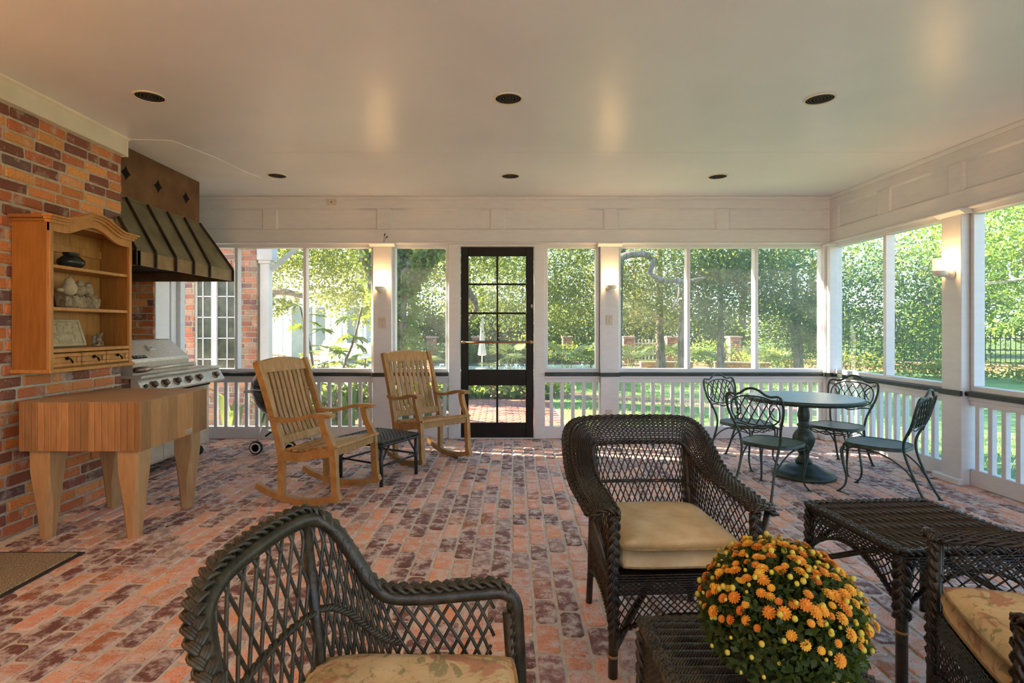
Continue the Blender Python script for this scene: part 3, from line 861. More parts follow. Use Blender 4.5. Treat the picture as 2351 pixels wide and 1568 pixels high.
names = ['above the brick wall end', 'nearest in the middle of the ceiling', 'nearest on the right of the ceiling', 'far left near the copper hood', 'far middle above the black door', 'far right toward the back corner']
for (x, y), nm in zip(((-2.267, 3.511), (0.054, 3.538), (2.09, 3.545), (-2.193, 5.333), (0.103, 5.348), (2.154, 5.363)), names):
    t = thing('recessed_light', 'round black recessed ceiling light ' + nm, 'ceiling light', (x, y, CEIL), 0, 'recessed ceiling lights')
    m = MB(); n = 32
    for (ra, za, rb, zb) in ((0.098, -0.0005, 0.096, -0.006), (0.096, -0.006, 0.084, -0.006), (0.084, -0.006, 0.083, 0.012)):
        vs = [(ra * math.cos(TAU * k / n), ra * math.sin(TAU * k / n), za) for k in range(n)] + [(rb * math.cos(TAU * k / n), rb * math.sin(TAU * k / n), zb) for k in range(n)]
        m.add(vs, [(k, (k + 1) % n, n + (k + 1) % n, n + k) for k in range(n)])
    m.build('trim_ring', M['crown'], t, True)
    m = MB(); m.lathe([(0.0, -0.0015), (0.0845, -0.0015), (0.0845, 0.012), (0.0, 0.012)], 32); m.build('baffle', M['bafl'], t)
    for r in (0.014, 0.033, 0.054, 0.07):
        m = MB(); m.tube([(r * math.cos(TAU * k / 24), r * math.sin(TAU * k / 24), -0.002) for k in range(24)], 0.0016, 5, closed=True); m.build('baffle_ring', M['bafl_ring'], t, True)

# ------------------------------------------------------------------ pine wall cabinet
hx, hy0, hy1, hz0, hz1 = -2.767, 3.309, 4.048, 1.012, 1.945
D = hx - WX - 0.003          # depth of the case
cab = thing('wall_cabinet', 'honey pine wall cabinet with arched cornice, two shelves and three small drawers', 'cabinet', (WX + 0.003, hy0, hz0))
Wd = hy1 - hy0; Hh = hz1 - hz0
m = MB(); m.cbox(0, D, 0, 0.021, 0, Hh, 0.002); m.build('side_panel', M['pine_dark'], cab)
m = MB(); m.cbox(0, D, Wd - 0.021, Wd, 0, Hh, 0.002); m.build('side_panel', M['pine_dark'], cab)
nb = 5; bw = (Wd - 0.042) / nb
for k in range(nb):
    m = MB(); m.cbox(0.0, 0.012, 0.021 + k * bw + 0.0012, 0.021 + (k + 1) * bw - 0.0012, 0.01, Hh - 0.005, 0.002); m.build('back_plank', M['pine'], cab)
m = MB(); m.cbox(0.012, 0.024, 0.022, Wd - 0.022, Hh - 0.165, Hh - 0.11, 0.002); m.build('back_cleat', M['pine'], cab)
for (y0, y1) in ((0, 0.030), (Wd - 0.026, Wd)):
    m = MB(); m.cbox(D - 0.001, D + 0.020, y0, y1, 0, Hh - 0.005, 0.003); m.build('face_stile', M['pine'], cab)
sz = [1.668 - hz0, 1.403 - hz0]
for z in (sz[0], sz[1]):
    m = MB(); m.cbox(0.012, D + 0.004, 0.021, Wd - 0.021, z - 0.022, z, 0.003); m.build('shelf', M['pine'], cab)
zb = 1.142 - hz0
m = MB(); m.cbox(0.012, D + 0.018, 0.021, Wd - 0.021, zb - 0.024, zb, 0.003); m.build('drawer_top_board', M['pine'], cab)
m = MB(); m.cbox(0.0, D + 0.034, -0.012, Wd + 0.012, -0.018, 0.006, 0.004); m.build('base_board', M['pine'], cab)
m = MB(); m.cbox(0.012, D, 0.021, Wd - 0.021, 0.006, 0.012, 0.001); m.build('drawer_floor', M['pine_dark'], cab)
# arched frieze and cornice: bonnet shaped top, profile along the width
def arch(t):
    t = abs(t - 0.5) * 2
    return 0.5 + 0.5 * math.cos(min(1, t / 0.72) * math.pi)
A = 0.078; NN = 26
ys = [k / NN for k in range(NN + 1)]
def arched(name, x0, x1, zlo, zhi, mat, ov=0.0, f0=1.0, f1=1.0):
    m = MB(); vs = []; fs = []
    for t in ys:
        y = -ov + t * (Wd + 2 * ov); a = A * arch(t)
        vs += [(x0, y, zlo + a * f0), (x1, y, zlo + a * f0), (x1, y, zhi + a * f1), (x0, y, zhi + a * f1)]
    for k in range(NN):
        b = 4 * k
        for q in range(4): fs.append((b + q, b + (q + 1) % 4, b + 4 + (q + 1) % 4, b + 4 + q))
    fs += [(3, 2, 1, 0), (4 * NN, 4 * NN + 1, 4 * NN + 2, 4 * NN + 3)]
    m.add(vs, fs); return m.build(name, mat, cab)
arched('arched_frieze', D - 0.001, D + 0.018, Hh - 0.075, Hh - 0.018, M['pine'])
arched('cornice', D - 0.004, D + 0.034, Hh - 0.026, Hh - 0.008, M['pine'], 0.012)
arched('cornice', D - 0.004, D + 0.046, Hh - 0.0075, Hh + 0.006, M['pine'], 0.022)
arched('cornice', D - 0.004, D + 0.060, Hh + 0.0065, Hh + 0.020, M['pine'], 0.032)
m = MB(); m.cbox(0, D - 0.002, -0.012, Wd + 0.012, Hh - 0.02, Hh - 0.002, 0.003); m.cbox(0, D - 0.004, -0.03, -0.001, Hh - 0.002, Hh + 0.02, 0.003); m.build('cornice_side', M['pine_dark'], cab)
dy = [(0.034, 0.257), (0.266, 0.482), (0.490, 0.710)]
for (y0, y1) in dy:
    m = MB(); m.cbox(0.03, D + 0.004, y0, y1, 0.012, zb - 0.030, 0.002); dr = m.build('drawer', M['pine'], cab)
    z0, z1 = 0.014, zb - 0.032; x = D + 0.004
    m = MB()
    for (a, b, c, d) in ((y0, y1, z0, z0 + 0.024), (y0, y1, z1 - 0.024, z1), (y0, y0 + 0.03, z0 + 0.024, z1 - 0.024), (y1 - 0.03, y1, z0 + 0.024, z1 - 0.024)):
        m.cbox(x - 0.001, x + 0.014, a, b, c, d, 0.005)
    m.build('drawer_moulding', M['pine'], dr)
    yc, zc = (y0 + y1) / 2, (z0 + z1) / 2
    m = MB(); m.sph((x + 0.010, yc - 0.004, zc + 0.012), 0.010, 8, 6, (1, 1, 1.3)); m.tube(crv([(x + 0.004, yc - 0.004, zc + 0.012), (x + 0.028, yc, zc + 0.006), (x + 0.034, yc + 0.012, zc - 0.02)], 7), [0.004, 0.004, 0.004, 0.005, 0.006, 0.006, 0.004], 7)
    m.build('knob', M['black'], dr, True)

# things standing on its shelves
def on_shelf(y, z, x=0.10): return (WX + 0.003 + x, hy0 + y, hz0 + z)
t = thing('clay_pot', 'squat dark glazed pot on the top shelf of pine cabinet', 'pot', on_shelf(0.315, sz[0], 0.115))
m = MB(); m.lathe([(0.0, 0.0), (0.040, 0.0), (0.064, 0.016), (0.078, 0.038), (0.074, 0.056), (0.052, 0.078), (0.041, 0.088), (0.042, 0.096), (0.050, 0.104), (0.047, 0.106), (0.036, 0.096), (0.034, 0.085), (0.0, 0.06)], 32); m.build('body', M['bronze_pot'], t, True)
m = MB()
m.tube([(0.043 * math.cos(TAU * k / 24), 0.043 * math.sin(TAU * k / 24), 0.095) for k in range(24)], 0.0035, 6, closed=True); m.build('neck_band', M['bronze_pot'], t, True)

t = thing('bird_carving', 'three small stone birds perched on a rough block on middle shelf', 'figurine', on_shelf(0.365, sz[1], 0.12))
r3 = random.Random(5)
m = MB(); nn = 12
for sx_ in range(1):
    pass
m.cbox(-0.045, 0.05, -0.15, 0.16, 0.0, 0.085, 0.016); m.v = [(x + r3.uniform(-.006, .006), y + r3.uniform(-.01, .01), z + (r3.uniform(-.008, .012) if z > 0.02 else 0)) for x, y, z in m.v]
m.build('rock', M['stone'], t)
for k in range(26):
    pass
m = MB()
for k in range(34):
    m.sph((r3.uniform(0.035, 0.05), r3.uniform(-0.13, 0.14), r3.uniform(0.015, 0.09)), r3.uniform(0.006, 0.015), 7, 5)
o = m.build('rock_lumps', M['stone'], t); o['kind'] = 'stuff'
for (y, s, a) in ((-0.082, 1.12, -0.35), (0.0, 0.98, 0.25), (0.075, 0.92, 0.3)):
    m = MB(); Mr = Matrix.Rotation(-a, 3, 'X')
    m.sph((0.008, y, 0.085 + 0.040 * s), 0.042 * s, 14, 10, (1.0, 0.95, 1.05)); m.sph((0.012, y + 0.012 * a, 0.085 + 0.078 * s), 0.027 * s, 12, 8)
    m.lathe([(0.008 * s, 0), (0.0, 0.018 * s)], 8, (0.012 + 0.01, y + 0.018 * a, 0.085 + 0.098 * s))
    m.sph((-0.012, y - 0.035 * (1 if a < 0 else -0.2), 0.085 + 0.03 * s), 0.022 * s, 10, 6, (0.8, 1.7, 0.6))
    m.build('bird', M['stone_pale'] if a < 0 else M['stone'], t, True)

t = thing('relief_plaque', 'cream plaster relief plaque of farm figures leaning on the lowest shelf', 'plaque', on_shelf(0.318, zb, 0.115))
tilt = Matrix.Rotation(math.radians(-17), 4, 'Y')
def pv(mb): mb.v = [tuple(tilt @ Vector(p)) for p in mb.v]; return mb
m = MB(); m.cbox(-0.045, -0.012, -0.145, 0.145, 0.012, 0.196, 0.004); pv(m).build('slab', M['stone_pale'], t)
m = MB()
for b in ((-0.145, 0.145, 0.012, 0.030), (-0.145, 0.145, 0.182, 0.196), (-0.145, -0.128, 0.03, 0.182), (0.128, 0.145, 0.03, 0.182)):
    m.cbox(-0.014, 0.0, b[0], b[1], b[2], b[3], 0.003)
pv(m).build('frame', M['stone_pale'], t)
m = MB()
def blob(y, z, ry, rz, d=0.012): m.sph((-0.012, y, z), 1.0, 12, 8, (d, ry, rz))
blob(-0.02, 0.075, 0.062, 0.030); blob(-0.085, 0.085, 0.022, 0.020); blob(-0.11, 0.075, 0.018, 0.010)
for y in (-0.065, -0.04, 0.01, 0.03): blob(y, 0.045, 0.008, 0.020, 0.009)
blob(0.08, 0.085, 0.018, 0.045); blob(0.078, 0.135, 0.013, 0.016); blob(0.07, 0.05, 0.008, 0.022); blob(0.092, 0.05, 0.008, 0.022)
blob(-0.045, 0.125, 0.02, 0.028); blob(-0.05, 0.155, 0.012, 0.013); blob(0.0, 0.12, 0.018, 0.02); blob(0.005, 0.145, 0.011, 0.012); blob(0.035, 0.105, 0.03, 0.008)
r4 = random.Random(8)
for k in range(22): blob(r4.uniform(-0.11, 0.115), r4.uniform(0.155, 0.178), 0.012, 0.008, 0.008)
pv(m).build('relief_figures', M['stone_pale'], t, True)

t = thing('small_figurine', 'tiny brown carved animal figurine at right end of lowest shelf', 'figurine', on_shelf(0.575, zb, 0.10))
m = MB(); m.cbox(-0.022, 0.022, -0.036, 0.036, 0, 0.014, 0.003); m.cbox(-0.022, 0.0, -0.034, 0.034, 0.012, 0.078, 0.006); m.build('base', M['figurine'], t)
m = MB(); m.sph((0.006, 0, 0.038), 0.024, 12, 8, (0.9, 0.9, 1.1)); m.sph((0.012, 0.004, 0.072), 0.018, 12, 8); m.sph((0.012, -0.014, 0.090), 0.008, 8, 6); m.sph((0.010, 0.026, 0.088), 0.010, 8, 6); m.sph((0.026, 0.004, 0.068), 0.008, 8, 6)
for s in (-1, 1): m.sph((0.02, s * 0.016, 0.02), 0.010, 8, 6, (1, 1, 1.6))
m.build('animal', M['figurine'], t, True)

# ------------------------------------------------------------------ butcher block table
bx0, bx1, by0, by1, bz0, bz1 = -2.86, -2.134, 3.22, 3.95, 0.538, 0.832
blk = thing('butcher_block_table', 'thick maple butcher block table on four tapered legs by the brick wall', 'table', ((bx0 + bx1) / 2, (by0 + by1) / 2, 0))
hw, hd = (bx1 - bx0) / 2, (by1 - by0) / 2
rng = random.Random(3)
nx, ny = 19, 8
ex = [-hw]; 
for k in range(nx): ex.append(ex[-1] + rng.uniform(0.8, 1.2))
sx_ = 2 * hw / (ex[-1] + hw); ex = [-hw + (e + hw) * sx_ for e in ex]
ey = [-hd]
for k in range(ny): ey.append(ey[-1] + rng.uniform(0.75, 1.25))
sy_ = 2 * hd / (ey[-1] + hd); ey = [-hd + (e + hd) * sy_ for e in ey]
for i in range(nx):
    for j in range(ny):
        if 0 < i < nx - 1 and 0 < j < ny - 1: continue
        m = MB(); m.cbox(ex[i] + 0.0008, ex[i + 1] - 0.0008, ey[j] + 0.0008, ey[j + 1] - 0.0008, bz0, bz1 - 0.001, 0.0028); m.build('block_strip', M['maple'], blk)
m = MB(); m.box(ex[1], ex[-2], ey[1], ey[-2], bz0, bz1 - 0.004); m.build('block_core', M['maple'], blk)
mt = mk_wood('maple_top', (0.30, 0.185, 0.10), (0.38, 0.25, 0.14), (0.46, 0.32, 0.19), (0.6, 6, 1), 5, 0.5, 0.0, 0.06)
m = MB(); m.cbox(-hw - 0.001, hw + 0.001, -hd - 0.001, hd + 0.001, bz1 - 0.003, bz1 + 0.001, 0.0015); m.build('worn_top', mt, blk)
m = MB(); m.cbox(hw - 0.001, hw + 0.003, 0.10, 0.165, bz0 + 0.012, bz0 + 0.042, 0.001); m.build('maker_plate', M['alu'], blk)
for sx in (-1, 1):
    for sy in (-1, 1):
        m = MB(); n = 8
        lx = sx * (hw - 0.095) + (0.01 if sx < 0 else 0); ly = sy * (hd - 0.085)
        vs = []; fs = []
        # square at the top, the corners cut back in long facets, round at the foot
        rings = [(bz0, 0.0605, 0.001), (0.41, 0.0595, 0.0015), (0.19, 0.053, 0.0305), (0.10, 0.0455, 0.0266), (0.0, 0.0365, 0.0213)]
        for (z, h, c_) in rings:
            for (px_, py_) in ((h, -h + c_), (h, h - c_), (h - c_, h), (-h + c_, h), (-h, h - c_), (-h, -h + c_), (-h + c_, -h), (h - c_, -h)):
                vs.append((lx + px_, ly + py_, z))
        for i in range(len(rings) - 1):
            for k in range(8): fs.append((i * 8 + (k + 1) % 8, i * 8 + k, (i + 1) * 8 + k, (i + 1) * 8 + (k + 1) % 8))
        fs += [tuple(range(8)), tuple((len(rings) - 1) * 8 + k for k in range(7, -1, -1))]
        m.add(vs, fs); o = m.build('leg', M['maple_leg'], blk)

# ------------------------------------------------------------------ copper hood
hood = thing('range_hood', 'aged copper standing seam hood with star cutouts hung above the gas grill', 'hood', (-3.09, 4.285, 0))
Yn, Yf, fl_ = 0.0, 1.288, 0.222      # local y from the wall end
zt, zs, zbend, zbot = CEIL - 0.002, 2.345, 1.880, 1.765
xo = 0.25
m = MB(); m.box(-0.905, 0.0, Yn, Yf, zs - 0.005, zt); m.build('upper_panel', M['copper'], hood)
m = MB()
vs = [(0, Yn, zs), (0, Yf, zs), (xo, Yf + fl_, zbend), (xo, Yn, zbend), (-0.905, Yf, zs), (-0.905, Yf + fl_, zbend), (-0.905, Yn, zs), (-0.905, Yn, zbend)]
m.add(vs, [(0, 3, 2, 1), (1, 2, 5, 4), (6, 7, 3, 0)]); m.build('sloped_canopy', M['copper_green'], hood)
m = MB(); m.box(-0.905, xo, Yf + fl_ - 0.004, Yf + fl_, zbot, zbend); m.box(xo - 0.004, xo, Yn - 0.085, Yf + fl_, zbot, zbend); m.build('lower_band', mk('band_copper', (0.16, 0.095, 0.04), (0.21, 0.15, 0.08), 8, 8, rough=0.45, metal=0.45), hood)
# corner return that laps the wall face
sl = xo / (zs - zbend)
m = MB(); xw = 0.112
zmeet = zs - xw / sl
m.prism([(xw, zmeet), (xo, zbend), (xo, zbot), (xw, zbot)], -0.085, 0.0, lambda u, v, w: (u, w, v)); m.build('corner_return', M['copper_green'], hood)
m = MB(); m.box(-0.9, xo - 0.006, 0.002, Yf + fl_ - 0.006, zbend - 0.02, zbend - 0.012); m.build('inner_liner', M['black'], hood)
m = MB(); m.tube([(0.002, Yn, zs), (0.002, Yf, zs), (-0.9, Yf, zs)], 0.007, 6); m.build('top_bead', M['copper_green'], hood)
seams = [-0.070, 0.178, 0.453, 0.731, 1.007, 1.275]
for k, y in enumerate(seams):
    m = MB(); yb = y + (0.19 if k == 5 else 0.0)
    za = zs if y > 0 else zmeet
    xa_ = 0.0 if y > 0 else xw
    pts = [(xa_ + 0.006, y, za), (xo + 0.006, yb, zbend + 0.004), (xo + 0.006, yb, zbot)]
    m.bar(pts[0], pts[1], 0.014, 0.03, (1, 0, 0.5), 0.002); m.bar(pts[1], pts[2], 0.014, 0.03, (1, 0, 0), 0.002); m.build('standing_seam', M['copper_seam'], hood)
for y in (0.193, 0.615, 1.051):
    m = MB(); poly = []
    for k in range(32):
        a = TAU * k / 32; c_, s_ = math.cos(a), math.sin(a)
        ay, az = 0.060, 0.060
        q = 1.0 / (abs(c_) ** 0.78 + abs(s_) ** 0.78) ** (1 / 0.78)
        poly.append((y + ay * c_ * q, 2.550 + az * s_ * q))
    m.prism(poly, 0.0, 0.0015, lambda u, v, w: (w, u, v)); m.build('dark_star_plate', M['black'], hood)  # thin black stars stand in for the dark inside the cutouts

# ------------------------------------------------------------------ gas grill
g = thing('gas_grill', 'stainless steel gas grill with closed lid under the copper hood', 'grill', (-2.86, 4.33, 0))
Lg = 1.27
m = MB(); m.cbox(-0.72, -0.09, 0.03, Lg - 0.10, 0.11, 0.735, 0.006); m.build('cart_body', M['steel'], g)
for y0, y1 in ((0.05, 0.40), (0.41, 0.76), (0.77, 1.14)):
    m = MB(); m.cbox(-0.092, -0.076, y0, y1, 0.13, 0.71, 0.004); dd = m.build('cart_door', M['steel'], g)
    m = MB(); m.tube([(-0.06, y0 + 0.03, 0.62), (-0.045, y0 + 0.03, 0.60), (-0.045, y0 + 0.03, 0.46), (-0.06, y0 + 0.03, 0.44)], 0.008, 8); m.build('door_handle', M['steel'], dd, True)
m = MB(); m.cbox(-0.70, 0.0, 0.0, Lg, 0.862, 0.885, 0.005); m.build('top_ledge', M['steel'], g)
for y in (0.195, 1.03):
    m = MB(); m.box(-0.69, 0.0008, y, y + 0.002, 0.863, 0.8862); m.build('ledge_seam', M['brass'], g)
panel = [(-0.045, 0.862), (-0.034, 0.842), (0.018, 0.752), (0.008, 0.735), (-0.09, 0.735), (-0.09, 0.862)]
for y0, y1 in ((0.0, 0.155), (0.157, 1.015), (1.017, Lg)):
    m = MB(); m.prism(panel, y0, y1, lambda u, v, w: (u, w, v)); m.build('control_panel', M['steel'], g)
pn = Vector((0.866, 0, 0.5))
qrot = pn.to_track_quat('Z', 'Y').to_matrix().to_4x4()
for k, yw in enumerate((4.481, 4.637, 4.807, 4.982, 5.154, 5.454)):
    c = Vector((-0.009, yw - 4.33, 0.797))
    m = MB(); m.lathe([(0.0, 0.0), (0.036, 0.0), (0.037, 0.006), (0.031, 0.010), (0.0, 0.010)], 20, c, qrot); kb = m.build('knob', M['brass'], g, True)
    m = MB(); m.lathe([(0.0, 0.008), (0.0285, 0.008), (0.027, 0.034), (0.0245, 0.038), (0.0, 0.038)], 18, c, qrot, 18, 0.06, (0.01, 0.036)); m.build('knob_grip', mk('knob_grip', (0.10, 0.065, 0.05), (0.17, 0.12, 0.10), 30, 2, rough=0.35, metal=0.6) if k == 0 else bpy.data.materials['knob_grip'], kb, True)
m = MB(); m.lathe([(0.0, 0.0), (0.016, 0.0), (0.015, 0.018), (0.0, 0.02)], 14, Vector((-0.009, 0.052, 0.797)), qrot); m.build('igniter_button', mk('igniter_green', (0.02, 0.05, 0.03)), g, True)
lid = [(-0.130, 0.884), (-0.124, 0.985), (-0.135, 1.012), (-0.305, 1.158), (-0.325, 1.166), (-0.60, 1.166), (-0.64, 1.12), (-0.65, 0.884)]
m = MB(); m.prism(lid, 0.09, 0.862, lambda u, v, w: (u, w, v)); ld_ = m.build('lid', M['steel_spot'], g)
m = MB(); m.prism([(u * 1.004 - 0.0, v + 0.002) for u, v in lid], 0.080, 0.089, lambda u, v, w: (u, w, v)); m.prism([(u * 1.004, v + 0.002) for u, v in lid], 0.863, 0.872, lambda u, v, w: (u, w, v)); m.build('lid_end_cap', M['steel'], ld_)
m = MB(); m.tube([(-0.062, 0.12, 0.930), (-0.062, 0.86, 0.930)], 0.0135, 12); hn = m.build('lid_handle', M['steel'], g, True)
m = MB(); m.tube(crv([(-0.125, 0.095, 0.925), (-0.085, 0.11, 0.928), (-0.063, 0.15, 0.930), (-0.062, 0.22, 0.930)], 8), [0.024, 0.026, 0.026, 0.025, 0.023, 0.020, 0.016, 0.0135], 12); m.build('handle_bracket', M['brass'], hn, True)
m = MB(); m.tube(crv([(-0.125, 0.87, 0.925), (-0.075, 0.868, 0.93), (-0.062, 0.85, 0.93), (-0.062, 0.82, 0.930)], 8), [0.02, 0.02, 0.019, 0.018, 0.018, 0.017, 0.016, 0.0135], 12); m.build('handle_bracket', M['steel'], hn, True)
# gauge and badge sit on the sloping face of the lid
sd = Vector((-0.170, 0, 0.146)).normalized(); sn = Vector((sd.z, 0, -sd.x))
def on_lid(y, s, out=0.0):
    p = Vector((-0.135, y, 1.012)) + sd * s + sn * out; return p
def lid_box(y0, y1, s0, s1, h, name, mat, parent, o0=0.0):
    m = MB(); Mx = Matrix(((0, sd.x, sn.x, -0.135), (1, 0, 0, 0), (0, sd.z, sn.z, 1.012), (0, 0, 0, 1)))
    m.cbox(y0, y1, s0, s1, o0, h, 0.004, Mx); return m.build(name, mat, parent)
gp = lid_box(0.40, 0.475, 0.085, 0.150, 0.022, 'thermometer', M['alu'], g)
lid_box(0.43, 0.436, 0.10, 0.125, 0.0235, 'needle', M['black'], gp, 0.021)
bp = lid_box(0.115, 0.285, 0.008, 0.044, 0.004, 'name_badge', M['black'], g, -0.001)
try:
    cu = bpy.data.curves.new('badge_text', 'FONT'); cu.body = 'TURBO'; cu.size = 0.034; cu.extrude = 0.0006; cu.align_x = 'CENTER'; cu.align_y = 'CENTER'
    to = bpy.data.objects.new('badge_text_src', cu); COL.objects.link(to)
    bpy.context.view_layer.update()
    dg = bpy.context.evaluated_depsgraph_get()
    me = bpy.data.meshes.new_from_object(to.evaluated_get(dg))
    bpy.data.objects.remove(to, do_unlink=True)
    c = on_lid(0.20, 0.026, 0.0045)
    T = Matrix(((0, sd.x, sn.x, c.x), (1.35, 0, 0, c.y), (0, sd.z, sn.z, c.z), (0, 0, 0, 1)))
    me.transform(T); me.materials.clear(); me.materials.append(M['alu'])
    obj('badge_letters', me, bp)
except Exception as e:
    print('text', e)
m = MB(); m.prism([(-0.09, 0.735), (0.006, 0.735), (0.0, 0.718), (-0.09, 0.71)], 0.157, 1.015, lambda u, v, w: (u, w, v)); m.build('panel_lip', M['black'], g)
for y in (0.10, 1.09):
    for x in (-0.16, -0.64):
        m = MB(); m.tube([(x, y - 0.014, 0.05), (x, y + 0.014, 0.05)], 0.05, 16); w_ = m.build('caster_wheel', M['rubber'], g, True)
        m = MB(); m.cbox(x - 0.02, x + 0.02, y - 0.022, y + 0.022, 0.06, 0.112, 0.004); m.build('caster_fork', M['alu'], w_)

# ------------------------------------------------------------------ kettle barbecue
k = thing('kettle_barbecue', 'round black kettle barbecue on wheels half hidden behind left rocking chair', 'barbecue', (-2.285, 5.655, 0))
m = MB(); m.lathe([(0.0, 0.36), (0.10, 0.37), (0.19, 0.42), (0.25, 0.50), (0.28, 0.60), (0.285, 0.65), (0.275, 0.65), (0.0, 0.55)], 32); m.build('bowl', M['enamel'], k, True)
m = MB(); m.lathe([(0.288, 0.652), (0.288, 0.668), (0.275, 0.74), (0.22, 0.82), (0.12, 0.865), (0.0, 0.88)], 32); m.build('lid', M['enamel'], k, True)
m = MB(); m.tube([(-0.05, 0, 0.875), (-0.05, 0, 0.92), (0.05, 0, 0.92), (0.05, 0, 0.875)], 0.008, 8); m.build('lid_handle', M['black'], k, True)
m = MB(); m.tube([(0.289 * math.cos(TAU * q / 32), 0.289 * math.sin(TAU * q / 32), 0.652) for q in range(32)], 0.006, 6, closed=True); m.build('rim', M['alu'], k, True)
for (fx, fy, bx, by) in ((-0.12, -0.12, -0.17, -0.20), (0.14, -0.12, 0.17, -0.20), (0.10, 0.18, 0.26, 0.27)):
    m = MB(); m.tube([(fx, fy, 0.40), (bx, by, 0.06 if fy < 0 else 0.0)], 0.0105, 8); m.build('leg', M['alu'], k, True)
m = MB(); m.lathe([(0.0, 0.20), (0.12, 0.205), (0.13, 0.215), (0.12, 0.212), (0.0, 0.208)], 24); m.build('ash_catcher', M['alu'], k, True)
for s in (-1, 1):
    Mx = Matrix.Rotation(math.pi / 2, 4, 'X')
    c = (s * 0.17, -0.20, 0.066)
    m = MB(); m.lathe([(0.0, -0.018), (0.060, -0.018), (0.066, -0.010), (0.066, 0.010), (0.060, 0.018), (0.0, 0.018)], 28, c, Mx); w_ = m.build('wheel', M['rubber'], k, True)
    m = MB(); m.lathe([(0.038, 0.0185), (0.046, 0.0215), (0.054, 0.0185)], 28, c, Mx); m.build('wheel_trim', M['porcelain'], w_, True)
m = MB(); m.tube([(-0.17, -0.20, 0.066), (0.17, -0.20, 0.066)], 0.006, 6); m.build('axle', M['alu'], k)
m = MB(); m.cbox(-0.36, -0.26, -0.07, 0.07, 0.60, 0.62, 0.004); m.build('side_handle', M['alu'], k)
m = MB(); m.tube([(-0.12, -0.10, 0.16), (-0.04, -0.08, 0.22)], 0.008, 6); m.build('vent_lever', M['black'], k)

# ------------------------------------------------------------------ door mat
t = thing('door_mat', 'brown flecked door mat with rubber edge lying on bricks at far left', 'mat', (-2.655, 2.45, 0))
m = MB(); m.cbox(-0.31, 0.31, -0.62, 0.62, 0.0, 0.006, 0.002); m.build('rubber_edge', M['mat_edge'], t)
m = MB(); m.cbox(-0.285, 0.285, -0.595, 0.595, 0.005, 0.012, 0.003); m.build('pile', M['mat_pile'], t)
